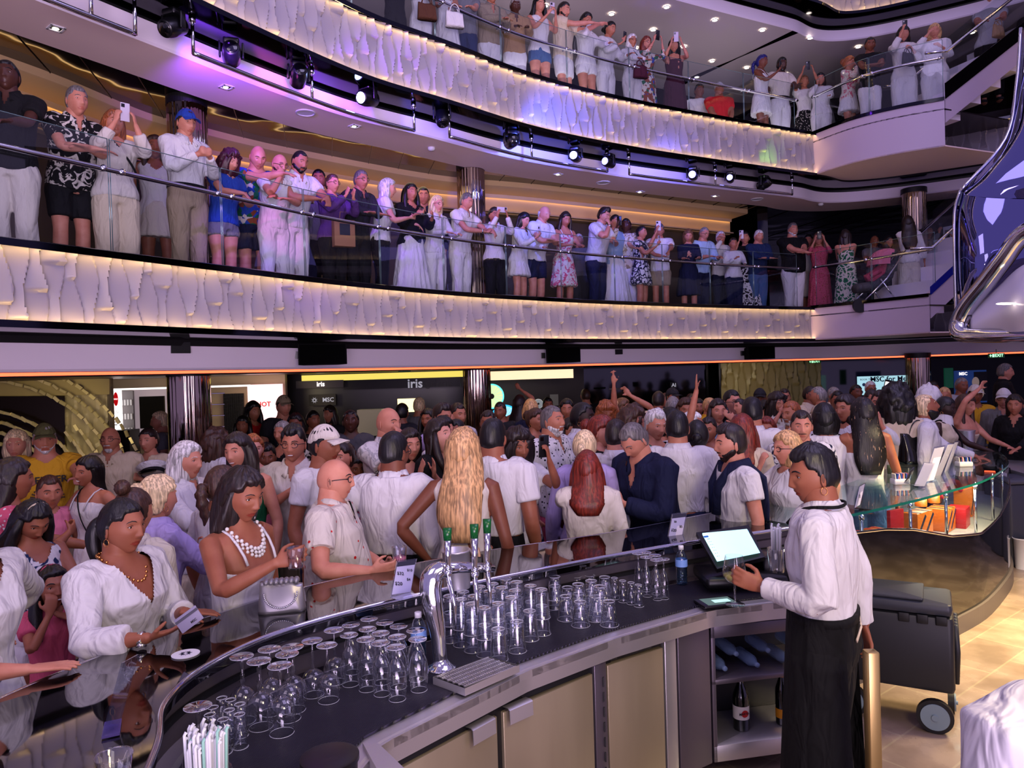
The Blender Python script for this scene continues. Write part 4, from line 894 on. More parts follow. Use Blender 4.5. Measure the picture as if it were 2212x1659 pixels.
mb = MB(); mb.lathe([(.0155,.215), (.014,.245)], n=16, cap=False); obj('neck_label', mb, M_yel, bt, smooth=True)
bottle((*(base+dirn*.02+n2*.03), .18), .27, .036, mat('clear_spirit', (.3,.3,.33), .1), M_whl, M_foil, 'pale bottle with paper label at the end of the shelf')
wb = mat('water_bottle_plastic', (.5,.6,.75), .12, spec=.8, alpha=.55)
for k in range(7):
    r_ = k//4; q = base+dirn*(.12+.24*(k % 4)+.1*r_)+n2*(.02*r_); mb = MB(); MM = basis((n2[0],n2[1],0), (0,0,1), (n2[1],-n2[0],0))
    mb.lathe([(.012,0), (.012,.015), (.016,.03), (.029,.06), (.030,.18), (.027,.19)], n=14, M=np.stack([np.array((e2[0],e2[1],0)), np.array((0,0,1)), np.array((n2[0],n2[1],0))], 1)); o = obj('water_bottle', mb, wb, smooth=True); o.location = (q[0]-n2[0]*.1, q[1]-n2[1]*.1, .535+.058*r_)
    tag(o, 'clear plastic water bottle lying in the stack on the upper shelf', 'bottle', 'water bottles lying on the upper shelf')
# standing water bottles
def water(p, label):
    e = empty('water_bottle', p); tag(e, label, 'bottle'); h = .20; mb = MB()
    pr = [(.026,0), (.031,.006)]+[(.031-.002*(k % 2), .015+k*.009) for k in range(9)]+[(.0315,.10), (.0315,.135), (.030,.15), (.020,.175), (.0125,.185), (.0125,.19)]
    mb.lathe(pr, n=24); obj('body', mb, glassm('pet_plastic', (.86,.92,.97), 2.2, .06), e, smooth=True)
    mb = MB(); mb.lathe([(.0142,.186), (.0142,.205), (.013,.207)], n=16); obj('cap', mb, M_white, e, smooth=True)
    mb = MB(); mb.lathe([(.0322,.098), (.0322,.136)], n=24, cap=False); obj('label_band', mb, mat('water_label', (.45,.6,.85), .4), e, smooth=True)
    mb = MB(); mb.lathe([(.028,.004), (.0285,.09)], n=20); obj('water', mb, glassm('water_in_bottle', (.8,.88,.95), 1., .03), e, smooth=True)
water((*at_z(1473,1262,ZW+.006)[:2], ZW+.006), 'small water bottle with blue label beside the upturned flutes'); water((*at_z(903,1326,1.055)[:2], ZW+.006), 'small water bottle with blue label behind the upturned beer glasses')
# ---- upturned glasses
G_rim_hi = mat('glass_rim_highlight', (.85,.86,.92), .15, spec=1., alpha=.55)  # pale rings painted on as rim highlights
def G1(nm, prof, parts=None):
    e = empty(nm)
    for pn, pr in prof:
        mb = MB(); mb.lathe(pr, n=28, cap=False)
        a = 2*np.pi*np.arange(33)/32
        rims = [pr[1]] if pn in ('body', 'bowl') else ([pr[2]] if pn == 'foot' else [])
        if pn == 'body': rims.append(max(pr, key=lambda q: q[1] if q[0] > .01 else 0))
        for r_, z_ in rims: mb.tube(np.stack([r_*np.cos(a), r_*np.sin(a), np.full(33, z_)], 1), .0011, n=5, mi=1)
        obj(pn, mb, [G_thin, G_rim_hi], e, smooth=True)
    return e
z0 = ZW+.0065
tall = G1('highball_glass', [('body', [(.036,0), (.0375,.001), (.0365,.002), (.031,.075), (.029,.118), (.0265,.124), (.0001,.124), (.0001,.112), (.0265,.112), (.0285,.10), (.0345,.003)])])
rock = G1('tumbler_glass', [('body', [(.041,0), (.0425,.001), (.041,.003), (.029,.085), (.027,.108), (.0001,.109), (.0001,.088), (.027,.087), (.039,.003)])])
shot = G1('shot_glass', [('body', [(.023,0), (.024,.001), (.017,.075), (.0165,.104), (.0001,.105), (.0001,.078), (.0155,.076), (.0215,.002)])])
def stemmed(nm, bowl, zs, h, rf, knob=False):
    st = [(.006, zs), (.0045, zs+.015), (.0042, h-.02), (.008, h-.008), (.014, h-.004)]
    if knob: st = [(.008, zs), (.006, zs+.008), (.0105, zs+.018), (.006, zs+.028), (.0085, zs+.036), (.005, zs+.044), (.0075, h-.03), (.006, h-.015), (.012, h-.005)]
    return G1(nm, [('bowl', bowl), ('stem', st), ('foot', [(.012, h-.006), (rf*.6, h-.003), (rf, h-.0015), (rf, h), (.0001, h+.001)])])
burg = stemmed('goblet', [(.038,0), (.0385,.001), (.044,.04), (.046,.065), (.040,.095), (.024,.113), (.007,.120)], .120, .222, .038, True)
wine = stemmed('wine_glass', [(.036,0), (.0365,.001), (.043,.035), (.043,.055), (.034,.080), (.018,.092), (.006,.095)], .095, .20, .036)
beer = stemmed('beer_glass', [(.029,0), (.0295,.001), (.034,.04), (.036,.075), (.031,.11), (.018,.138), (.009,.147)], .147, .188, .033)
flute = stemmed('champagne_flute', [(.021,0), (.0215,.001), (.025,.05), (.0245,.085), (.017,.12), (.006,.138)], .138, .20, .030)
used = set()
def put(e, px, py, h, label, grp, dz=0.):
    p = at_z(px, py, z0+h); c = e if e.name not in used else copy_tree(e)
    used.add(e.name); c.location = (p[0], p[1], z0+dz); c.rotation_euler = (0, 0, (px*7) % 6); tag(c, label, 'glass', grp)
for q in ((522,1417),(559,1427),(582,1401),(620,1412),(631,1397),(604,1437),(427,1525)): put(burg, *q, .222, 'upturned knobbed goblet on the near end of the rubber mat', 'upturned goblets at the near end of the counter')
for q in ((674,1383),(706,1393),(721,1360)): put(wine, *q, .20, 'upturned wine glass with slender stem beside the goblets', 'upturned wine glasses between goblets and beer glasses')
for q in ((758,1349),(754,1371),(794,1358),(797,1336),(831,1344),(861,1352),(822,1367),(790,1380),(858,1375),(822,1388),(855,1397),(897,1361),(902,1380)): put(beer, *q, .188, 'upturned stemmed beer glass in the cluster before the beer tap', 'upturned stemmed beer glasses')
for q in ((479,1507),(498,1511),(460,1527),(518,1520),(453,1543),(495,1533),(482,1553),(517,1542)): put(shot, *q, .105, 'upturned shot glass beside the straws', 'upturned shot glasses by the straws')
for px, py, n_ in ((1076,1358,1),(1116,1342,1),(1046,1312,2),(1019,1304,2),(995,1294,2),(971,1287,2),(1075,1303,2),(1144,1319,1),(1105,1290,2),(1169,1273,2),(1112,1275,2),(1084,1269,2),(1058,1277,2),(1000,1278,2),(1024,1287,2),(1036,1267,2),(1064,1261,2),(1093,1250,2),(1116,1257,2),(1146,1265,2)):
    for k in range(n_): put(tall, px, py, .124+.072*(n_-1), 'upturned highball glass in the crowd of stacked ones behind the drip tray', 'upturned highball glasses by the beer tap', .072*k)
for px, py, n_ in ((1167,1252,1),(1198,1245,2),(1222,1287,1),(1226,1268,1),(1249,1261,2),(1253,1299,1),(1244,1245,1),(1274,1242,1),(1277,1254,2),(1306,1246,1),(1295,1266,2),(1287,1288,1),(1315,1298,1)):
    for k in range(n_): put(rock, px, py, .109+.045*(n_-1), 'upturned flared tumbler in the cluster at the middle of the counter', 'upturned flared tumblers', .045*k)
for q in ((1327,1248),(1345,1254),(1363,1258),(1379,1263)): put(shot, *q, .105, 'upturned shot glass in the row next to the flutes', 'upturned shot glasses by the flutes')
for q in ((1378,1195),(1394,1193),(1396,1203),(1415,1199),(1418,1209),(1433,1207)): put(flute, *q, .20, 'upturned champagne flute beside the water bottle', 'upturned champagne flutes')
# ---- beer tap
bt = empty('beer_tap', (*at_z(953,1446,ZW)[:2], z0)); tag(bt, 'curved chrome beer tower with three green-topped tap handles', 'beer tap'); L0 = np.array(bt.location); Yt = L0[1]
q = lambda px, py, dy=0.: at_y(px, py, Yt+dy)-L0
mb = MB(); pts = cat([(0,0,0), (0,0,.02), (-.004,0,.07), (-.010,0,.15), (-.026,0,.25), (-.032,.01,.32), (-.018,.02,.365), (.02,.035,.385)], 5); k = np.linspace(0, 1, len(pts)); mb.tube(pts, np.interp(k, [0,.06,.18,.35,.6,.8,1], [.062,.050,.028,.028,.042,.046,.03]), np.interp(k, [0,.06,.18,.35,.6,.8,1], [.062,.05,.026,.024,.032,.036,.03]), ref=(1,0,0), n=24); obj('column', mb, M_chrome, bt, smooth=True)
mb = MB(); mb.tube([q(950,1228,.03), q(990,1226,.08), q(1040,1226,.14), q(1064,1228,.20)], [.026,.022,.02,.016], n=18); obj('arm', mb, M_chrome, bt, smooth=True)
for hx, (b0, b1), (t0, t1), _x0, (s0, s1), dy in ((0,(968,1236),(966,1140),(980,1262),(982,1306),.0), (1,(1026,1240),(1024,1132),(1028,1262),(1030,1294),.06), (2,(1053,1228),(1052,1121),(1054,1248),(1058,1276),.14)):
    mb = MB(); b, t_ = q(b0, b1, dy), q(t0, t1, dy); mb.tube([b, b+(t_-b)*.1, b+(t_-b)*.35, b+(t_-b)*.72], [.008,.010,.0135,.0155], n=16); h_ = obj('tap_handle', mb, M_chrome, bt, smooth=True)
    mb = MB(); mb.tube([b+(t_-b)*.72, b+(t_-b)*.9, t_+np.array((0,0,.0))], [.0155,.0175,.0175], [.0155,.017,.006], n=16); obj('handle_top', mb, mat('green_tap_plastic', (.02,.30,.12), .25), h_, smooth=True)
    mb = MB(); c0 = q(b0, b1, dy); mb.tube([c0+np.array((0,.05,0)), c0, c0-np.array((0,.03,0))], [.017,.017,.014], n=14); mb.tube([c0-np.array((0,.02,0)), q(s0, s1, dy-.02), q(t0 if 0 else s0+2, s1+(1306-1262 if hx == 0 else 34), dy-.03)], [.011,.0085,.0065], n=12); mb.ell(c0+np.array((.0,-.01,.016)), (.014,)*3); obj('spout', mb, M_chrome, bt, smooth=True)
# drip tray
P = [at_z(px, py, z0+.028) for px, py in ((935,1462), (1054,1418), (1122,1436), (1004,1487))]
dt = empty('drip_tray', tuple(P[0]-np.array((0,0,.028)))); tag(dt, 'stainless steel drip tray with slotted grille on the counter edge', 'tray'); o0 = np.array(dt.location)
mb = MB(); V = [p-o0 for p in P]; V2 = [v-np.array((0,0,.028)) for v in V]; mb.add(V+V2, [np.array([(0,1,5,4),(1,2,6,5),(2,3,7,6),(3,0,4,7),(7,6,5,4)])]); obj('body', mb, M_steel, dt)
mb = MB(); u, v = V[1]-V[0], V[3]-V[0]
for i in range(26): mb.box(V[0]+u*(.06+.88*i/25)+v*.5, (.004, np.linalg.norm(v)*.88, .004), basis(nrm(u), nrm(v), (0,0,1)))
for j in range(6): mb.box(V[0]+u*.5+v*(.07+.86*j/5), (np.linalg.norm(u)*.94, .006, .005), basis(nrm(u), nrm(v), (0,0,1)))
obj('grille', mb, M_steel, dt); mb = MB(); mb.add([p-np.array((0,0,.010)) for p in V], np.array([(0,1,2,3)])); obj('well', mb, M_black, dt)
# coaster
p = at_z(401,1412,ZB+.004); cst = empty('coaster', (p[0], p[1], ZB+.001)); tag(cst, 'round white coaster with dark printed emblem on the bar', 'coaster'); mb = MB(); mb.lathe([(.046,0), (.047,.003), (.0001,.0035)], n=32); obj('disc', mb, M_white, cst)
mb = MB()
for k in range(16): a = k*math.pi/8; mb.tube([(math.cos(a)*.008, math.sin(a)*.008, .0045), (math.cos(a)*(.022 if k % 2 else .017), math.sin(a)*(.022 if k % 2 else .017), .0045)], [.0022,.0005], .0004, n=6)
obj('emblem', mb, mat('navy_ink', (.06,.06,.16), .5), cst)
# menu stands
M_acr = glassm('acrylic', (.93,.94,.98), 1.6, .06); M_ink = mat('ink', (.03,.03,.03), .6); M_paper = mat('menu_card', (.78,.76,.82), .5)
def stand(pts, Y, label, lines, card=M_paper, top=None, nm='menu_stand'):
    P = [at_y(px, py, y) for (px, py), y in zip(pts, Y)]; e = empty(nm, tuple(P[3])); tag(e, label, 'menu stand'); o0 = P[3]; P = [p-o0 for p in P]
    n_ = nrm(np.cross(P[1]-P[0], P[3]-P[0])); n_ = n_ if n_[1] < 0 else -n_
    def qd(name, A, m, off, th): mb = MB(); V = [a+n_*off for a in A]; V2 = [v+n_*th for v in V]; mb.add(V+V2, [np.array([(3,2,1,0),(4,5,6,7),(0,1,5,4),(1,2,6,5),(2,3,7,6),(3,0,4,7)])]); return obj(name, mb, m, e)
    qd('acrylic_holder', P, M_acr, -.004, .008); u, v = P[1]-P[0], P[3]-P[0]
    s_ = lambda a, b: P[0]+u*a+v*b
    c = qd('card', [s_(.05,.04), s_(.95,.04), s_(.95,.93), s_(.05,.93)], card, -.001, .002)
    f = n_*np.array((1,1,0)); f = nrm(f)*.07; qd('foot', [P[3], P[2], P[2]+f, P[3]+f], M_acr, 0, .004)
    if top: qd('header', [s_(.05,.04), s_(.95,.04), s_(.95,.17), s_(.05,.17)], top, .0012, .0006)
    hw = np.linalg.norm(u); B = basis(u, -v, np.cross(u, -v))
    for tx, a, b, sz in lines: text(tx, sz*hw, M_ink, 'lettering', e, B, tuple(s_(a, b)+n_*.003), .0003, True)
    return e
M_head = mat('header_black', (.05,.05,.08), .4)
stand([(857,1212),(900,1207),(886,1280),(843,1291)], [3.18,3.25,3.12,3.05], 'clear acrylic menu stand with handwritten prices beside the bald man', [('$32', .28,.38,.2),('$10', .72,.32,.16),('$20', .28,.66,.22),('$4', .74,.58,.16)], top=M_head)
stand([(1452,1110),(1484,1106),(1473,1165),(1440,1172)], [4.28,4.32,4.25,4.2], 'clear acrylic price card stand in front of the navy jacket', [('$20', .3,.6,.22),('$5', .75,.5,.18),('$8', .3,.3,.15)], top=M_head)
# blank white menus and a card on the glass counter
for i, (pts, Y, lb) in enumerate((([(1996,998),(2020,1000),(1998,1057),(1972,1053)], 5.5, 'nearest white folded menu card on the glass counter'), ([(2018,966),(2042,962),(2012,1049),(1992,1047)], 5.75, 'second white folded menu card standing on the glass counter'), ([(2048,958),(2062,956),(2030,1040),(2014,1040)], 6.05, 'third tall white menu card on the glass counter'), ([(2062,954),(2071,952),(2054,1027),(2036,1030)], 6.3, 'farthest tall white menu card on the glass counter'))):
    stand(pts, [Y, Y+.06, Y+.05, Y-.02], lb, [], card=mat('plain_card', (.82,.80,.86), .4))
stand([(1857,1050),(1869,1043),(1859,1098),(1845,1101)], [4.75,4.8,4.78,4.7], 'narrow price card in an acrylic holder beside the bartender', [('$20', .5,.5,.35)])
stand([(1965,1018),(1975,1009),(1964,1046),(1953,1044)], [5.35,5.4,5.38,5.3], 'small acrylic card holder before the black handbag', [], card=M_head)
# left foreground acrylic holder + cup
e = empty('acrylic_sign_holder', (*at_z(228,1592,ZB+.005)[:2], ZB+.003)); tag(e, 'angled clear acrylic sign holder on the near bar top', 'sign holder'); o0 = np.array(e.location)
mb = MB(); a, b = at_z(219,1592,ZB+.006)-o0, at_y(262,1432,o0[1]-.02)-o0; w_ = np.array((.012,.06,0)); V = [a, a+w_, b+w_, b]; mb.add(V+[x+np.array((.005,0,0)) for x in V], [np.array([(0,1,2,3),(7,6,5,4),(0,4,5,1),(1,5,6,2),(2,6,7,3),(3,7,4,0)])]); obj('upright_sheet', mb, M_acr, e)
mb = MB(); V = [at_z(*q_, ZB+.003)-o0 for q_ in ((219,1597),(259,1588),(263,1556),(226,1564))]; mb.add(V+[x+np.array((0,0,.006)) for x in V], [np.array([(3,2,1,0),(4,5,6,7),(0,1,5,4),(1,2,6,5),(2,3,7,6),(3,0,4,7)])]); obj('base_sheet', mb, mat('violet_acrylic', (.35,.30,.55), .1, alpha=.6), e)
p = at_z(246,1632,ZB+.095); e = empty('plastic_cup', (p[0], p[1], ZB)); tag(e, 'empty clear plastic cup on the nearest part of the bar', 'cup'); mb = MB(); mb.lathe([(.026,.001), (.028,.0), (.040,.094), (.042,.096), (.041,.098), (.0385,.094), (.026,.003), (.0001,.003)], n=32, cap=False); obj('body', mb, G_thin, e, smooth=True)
# straws
def straws(px, py, z, h, n_, r, label, zb):
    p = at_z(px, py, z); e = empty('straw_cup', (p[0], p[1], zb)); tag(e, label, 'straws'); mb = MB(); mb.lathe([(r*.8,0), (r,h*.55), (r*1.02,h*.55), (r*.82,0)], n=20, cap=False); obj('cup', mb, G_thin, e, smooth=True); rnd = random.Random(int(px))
    for k in range(n_):
        a = rnd.uniform(0, 6.28); rr = r*.8*math.sqrt(rnd.random()); d = rnd.uniform(.9, 1.12); mb = MB(); mb.tube([(rr*math.cos(a), rr*math.sin(a), .01), (rr*1.15*math.cos(a), rr*1.15*math.sin(a), h*d*.97), (rr*1.15*math.cos(a)+.004, rr*1.15*math.sin(a)+.003, h*d)], [.0042,.0042,.005], [.0042,.0042,.001], n=8); obj('wrapped_straw', mb, mat('straw_paper', (.84,.85,.86), .6) if k % 9 else mat('straw_green', (.55,.75,.68), .6), e, smooth=True)
straws(446,1592,1.07,.22,84,.060, 'cup packed with paper-wrapped straws at the near end of the counter', z0)
straws(1676,1142,ZB+.2,.2,18,.04, 'cup of white straws behind the payment terminal', ZB)
# black bucket and steel lid
p = at_z(712,1632,.93); e = empty('bucket', (p[0], p[1], .55)); tag(e, 'round black lidded bucket at the counter end', 'bucket'); mb = MB(); mb.lathe([(.065,0), (.078,.36), (.083,.365), (.083,.378), (.076,.38), (.0001,.374)], n=40); obj('body', mb, mat('black_plastic', (.03,.028,.04), .3), e, auto=40)
mb = MB(); V = [at_z(*q_, .86) for q_ in ((783,1604),(818,1606),(905,1690),(830,1690))]; mb.add(V+[x-np.array((0,0,.04)) for x in V], [np.array([(0,1,2,3),(7,6,5,4),(0,4,5,1),(1,5,6,2),(2,6,7,3),(3,7,4,0)])]); o = obj('steel_flap', mb, M_steel); tag(o, 'bright steel sink flap at the near end of the work counter', 'flap')
# payment terminal
e = empty('payment_terminal', (*at_z(1610,1262,ZW)[:2], z0)); tag(e, 'touchscreen payment terminal with a lit order list', 'terminal'); o0 = np.array(e.location)
def scr(pts, ys, th, nm, m, par, off=0.): 
    P = [at_y(px, py, y)-o0 for (px, py), y in zip(pts, ys)]; n_ = nrm(np.cross(P[1]-P[0], P[3]-P[0])); n_ = n_ if n_[1] < 0 else -n_; mb = MB(); V = [p+n_*off for p in P]; V2 = [v-n_*th for v in V]; mb.add(V+V2, [np.array([(0,1,2,3),(7,6,5,4),(0,4,5,1),(1,5,6,2),(2,6,7,3),(3,7,4,0)])]); return obj(nm, mb, m, par), P, n_
scr([(1504,1150),(1617,1134),(1652,1203),(1549,1229)], (4.0,4.0,3.78,3.78), .03, 'screen_housing', mat('black_plastic'), e)
so, P, n_ = scr([(1515,1152),(1611,1139),(1642,1195),(1549,1214)], (3.995,3.995,3.79,3.79), .002, 'screen', mat('lit_screen', (.75,.9,.9), .4, emis=(.70,.93,.92), es=.95), e, .004)
u, v = P[1]-P[0], P[3]-P[0]; mb = MB()
def sl(mb, a0, a1, b0, b1): V = [P[0]+u*a+v*b+n_*.0055 for a, b in ((a0,b0),(a1,b0),(a1,b1),(a0,b1))]; mb.add(V, np.array([(0,1,2,3)]))
sl(mb, 0, 1, .13, .19); obj('title_bar', mb, mat('screen_blue', (.1,.3,.6), .4, emis=(.1,.35,.7), es=.6), so)
mb = MB()
for r_ in range(6):
    for c0, c1 in ((.05,.065), (.09,.20), (.42,.50), (.62,.70), (.84,.90)): sl(mb, c0, c1, .34+r_*.1, .355+r_*.1)
for c0 in np.arange(.05, .95, .1): sl(mb, c0, c0+.06, .24, .255)
obj('list_text', mb, mat('screen_text', (.15,.2,.25), .5), so)
mb = MB(); p0 = at_z(1600,1270,z0+.02)-o0; mb.box(p0+np.array((.03,.12,.03)), (.42,.30,.06), bev=.02); mb.box(p0+np.array((.08,.22,.11)), (.16,.08,.14), rotx(.3), bev=.02); obj('base', mb, mat('black_plastic'), e, auto=40)
mb = MB(); mb.box(p0+np.array((.23,.18,.06)), (.16,.18,.14), bev=.015); obj('receipt_printer', mb, mat('black_plastic'), e, auto=40)
# tablet
c = at_z(1551,1300,z0+.012); e = empty('card_tablet', (c[0], c[1], z0)); tag(e, 'small black tablet lying beside the wine glass foot', 'tablet'); A = rotz(R(12)); mb = MB(); mb.box((0,0,.008), (.20,.125,.016), A, bev=.006); obj('body', mb, mat('black_plastic'), e, auto=40); mb = MB(); mb.box((0,0,.0166), (.15,.10,.001), A); s1 = obj('screen', mb, mat('tablet_screen', (.3,.38,.36), .3, emis=(.38,.50,.47), es=.5), e); mb = MB(); mb.box((.015,0,.0175), (.085,.04,.001), A); obj('screen_box', mb, mat('tablet_box', (.7,.9,.85), .3, emis=(.7,.92,.88), es=.8), s1)
# blue sockets on the riser
for k, (px, py) in enumerate(((1316,1222),(1345,1217),(1378,1213),(1443,1206))):
    p = at_y(px, py, 3.98+.045*k); mb = MB(); mb.box(p, (.062,.012,.075), rotz(R(24)), bev=.01); o = obj('blue_caddy', mb, mat('blue_plastic', (.03,.09,.32), .35), auto=40); tag(o, 'blue plastic holder fixed to the bar riser', 'holder', 'blue holders along the riser')
# small chrome bucket on the bar
p = at_z(985,1192,ZB+.16); e = empty('wine_bucket', (p[0], p[1], ZB)); tag(e, 'polished steel wine bucket behind the beer tap', 'bucket'); mb = MB(); mb.lathe([(.06,0), (.062,.16), (.066,.162), (.066,.17), (.06,.17), (.056,.02), (.0001,.02)], n=32, cap=False); obj('body', mb, M_steel, e, smooth=True)
p = at_z(1015,1205,ZB+.05); e = empty('napkin_caddy', (p[0], p[1], ZB)); tag(e, 'dark caddy of wrapped snacks beside the wine bucket', 'caddy'); mb = MB(); mb.box((0,0,.03), (.13,.09,.06), bev=.01); obj('tray', mb, M_black, e, auto=40)
for k in range(7): mb = MB(); mb.box((-.05+.016*k,.0,.07), (.012,.05,.05), roty(.2*((k % 3)-1)), bev=.003); obj('packet', mb, mat('packet_%d' % (k % 2), ((.75,.6,.45), (.3,.2,.16))[k % 2], .5), e, auto=40)
# ---- glass display counter on the right
DF = cat([(1.62,4.36), (2.07,4.6), (2.7,5.02), (3.16,5.37), (3.59,5.71), (4.02,6.15), (4.42,6.62), (4.72,7.1), (4.95,7.55)], 8); DFr, dsn = resample(DF, .04)
dc = empty('display_counter'); tag(dc, 'curved glass display counter holding orange and red gift boxes', 'display counter')
top = [tuple(q_) for q_ in DFr]+[(5.05,7.95), (4.5,7.95), (3.95,7.3), (3.1,6.33), (2.5,5.69), (1.33,4.92)]
mb = MB(); mb.poly(top, ZB, ZB+.016); obj('glass_top', mb, G_case, dc)
mb = MB(); mb.grid(np.stack([np.c_[offset(DFr,-.002), np.full(len(DFr), ZB-.001)], np.c_[offset(DFr,-.002), np.full(len(DFr), ZB+.017)]], 1)); obj('top_edge', mb, G_edge, dc)
zc = np.interp(DFr[:, 0], [1.6,2.07,2.4,2.7,3.16,3.59,4.02,4.42,4.72,4.95], [.96,.95,.92,.865,.73,.665,.70,.80,.92,.99])
mb = MB(); mb.grid(np.stack([np.c_[DFr, zc], np.c_[DFr, np.full(len(DFr), ZB-.012)]], 1)); obj('front_glass', mb, G_case, dc, smooth=True)
mb = MB(); mb.tube(np.c_[offset(DFr,-.004), zc], .009, n=8); obj('curved_rail', mb, M_chrome, dc, smooth=True)
mb = MB(); mb.grid(np.stack([np.c_[DFr, np.full(len(DFr), .13)], np.c_[DFr, zc]], 1)); obj('lower_panel', mb, M_blackgloss, dc, smooth=True)
mb = MB(); mb.grid(np.stack([np.c_[offset(DFr,.0), np.full(len(DFr), .0)], np.c_[offset(DFr,-.02), np.full(len(DFr), .0)], np.c_[offset(DFr,-.02), np.full(len(DFr), .13)], np.c_[offset(DFr,.0), np.full(len(DFr), .13)]], 1)); obj('tile_plinth', mb, mat('plinth_tile', (.33,.30,.30), .4), dc)
mb = MB(); mb.poly([tuple(q_) for q_ in offset(DFr, .03)]+[(4.5,7.9), (3.9,7.2), (3.1,6.3), (2.5,5.65), (1.6,4.9)], .63, .65); obj('display_shelf', mb, mat('shelf_white', (.6,.55,.58), .3), dc)
for x_ in (2.25, 2.75, 3.2, 3.62, 4.05, 4.45):
    i = np.argmin(abs(DFr[:, 0]-x_)); p = offset(DFr, .05)[i]; mb = MB(); mb.tube([(p[0],p[1],.65), (p[0],p[1],ZB)], .011, n=12); mb.tube([(p[0],p[1],ZB-.05), (p[0],p[1],ZB-.02)], .017, n=12); obj('chrome_post', mb, M_chrome, dc, smooth=True)
mb = MB(); mb.poly([(1.5,4.8), (2.5,5.75), (3.1,6.4), (3.9,7.3), (4.5,8.0), (4.6,7.9), (4.0,7.2), (3.2,6.3), (2.6,5.6), (1.6,4.7)], 0, .63); obj('back_panel', mb, M_black, dc)
# gift boxes and things on display
def gbox(p, d, rz_, c, band, label, nm='gift_box', tilt=0.):
    e = empty(nm, tuple(p), R(rz_)); tag(e, label, 'box'); A = rotx(tilt); mb = MB(); mb.box((0,0,d[2]/2), d, bev=.004); obj('carton', mb, mat('card_'+c, COLS[c], .35), e, auto=40)
    if band: 
        mb = MB()
        for k in (-.28,.22): mb.box((d[0]*k, -d[1]/2-.001, d[2]/2), (.024,.002,d[2]*1.05), roty(.75)); mb.box((d[0]*k, 0, d[2]+.001), (.024,d[1],.002))
        obj('ribbon_stripe', mb, mat('card_'+band, COLS[band], .4), e)
    return e
gbox((3.05,5.62,.65), (.26,.12,.22), 38, 'orange', 'navy', 'orange gift box with dark diagonal stripes in the display')
gbox((3.42,5.95,.65), (.20,.16,.18), 45, 'orange', 'navy', 'orange gift box with black ribbon behind the striped one'); gbox((3.62,6.05,.65), (.2,.14,.16), 50, 'red', None, 'deep red gift carton in the display counter')
gbox((3.95,6.5,.65), (.2,.14,.26), 50, 'orange', 'navy', 'tall orange carton with dark edges at the curve of the display'); gbox((2.72,5.3,.65), (.16,.03,.30), 30, 'red', None, 'leaning red patterned packet in the display'); gbox((4.15,6.75,.65), (.14,.03,.30), 60, 'red', None, 'narrow red packet leaning near the end of the display')
for (x_, y_, c_) in ((2.2,4.95,'orange'), (2.35,5.05,'green'), (2.5,5.15,'orange')): gbox((x_,y_,.65), (.14,.1,.20), 30, c_, 'red', 'low %s sweet tin with red trim at the bartender end of the display' % c_ if c_ == 'green' or x_ < 2.3 else 'orange sweet tin with red trim next to the green tin', 'sweet_tin')
for x_, y_ in ((3.3,6.02), (3.48,6.15)):
    e = empty('ribbon_reel', (x_,y_,.83)); tag(e, 'small orange ribbon reel standing on the gift boxes', 'reel', 'orange reels on the gift boxes'); mb = MB(); mb.lathe([(.045,0), (.045,.06), (.03,.06), (.03,.0)], n=24, cap=False); obj('body', mb, mat('card_orange'), e, smooth=True)
mb = MB(); a = np.linspace(0, math.pi, 20); mb.tube([(3.75+.14*math.cos(t_), 6.35+.1*math.cos(t_), .84+.13*math.sin(t_)) for t_ in a], .018+.008*np.sin(a*14)**2, n=10); o = obj('garland', mb, mat('garland_red', (.7,.12,.2), .5), smooth=True); tag(o, 'arched red garland over the gift boxes', 'garland')
# sugar caddies, cocktail, handbags
for (px, py, lb) in ((1944,1042,'white caddy of sugar sachets beside the cocktail'), (2082,1004,'white caddy of sugar sachets near the far end of the glass counter')):
    p = at_z(px, py, ZB+.03); e = empty('sachet_caddy', (p[0], p[1], ZB+.016)); tag(e, lb, 'caddy'); mb = MB(); mb.box((0,0,.022), (.12,.08,.044), bev=.008); obj('tray', mb, M_white, e, auto=40); rnd = random.Random(px)
    for k in range(12): mb = MB(); mb.box((-.05+.009*k, rnd.uniform(-.01,.01), .055), (.006,.055,.06), roty(rnd.uniform(-.2,.2))); obj('sachet', mb, mat('sachet_%d' % (k % 4), ((.85,.83,.8), (.1,.1,.12), (.2,.35,.7), (.9,.45,.4))[k % 4], .5), e)
p = at_z(1936,1026,ZB+.02); e = empty('cocktail', (p[0], p[1]+.08, ZB+.016)); tag(e, 'minty cocktail with a white straw before the black handbag', 'drink'); mb = MB(); mb.lathe([(.034,0), (.038,.10)], n=24, cap=False); obj('tumbler', mb, G_thin, e, smooth=True); mb = MB(); mb.lathe([(.033,.004), (.0365,.075)], n=20); obj('drink', mb, mat('mint_drink', (.35,.45,.30), .2, alpha=.75), e, smooth=True); mb = MB(); mb.tube([(0,0,.01), (-.01,0,.20)], .0035, n=8); obj('straw', mb, M_white, e)
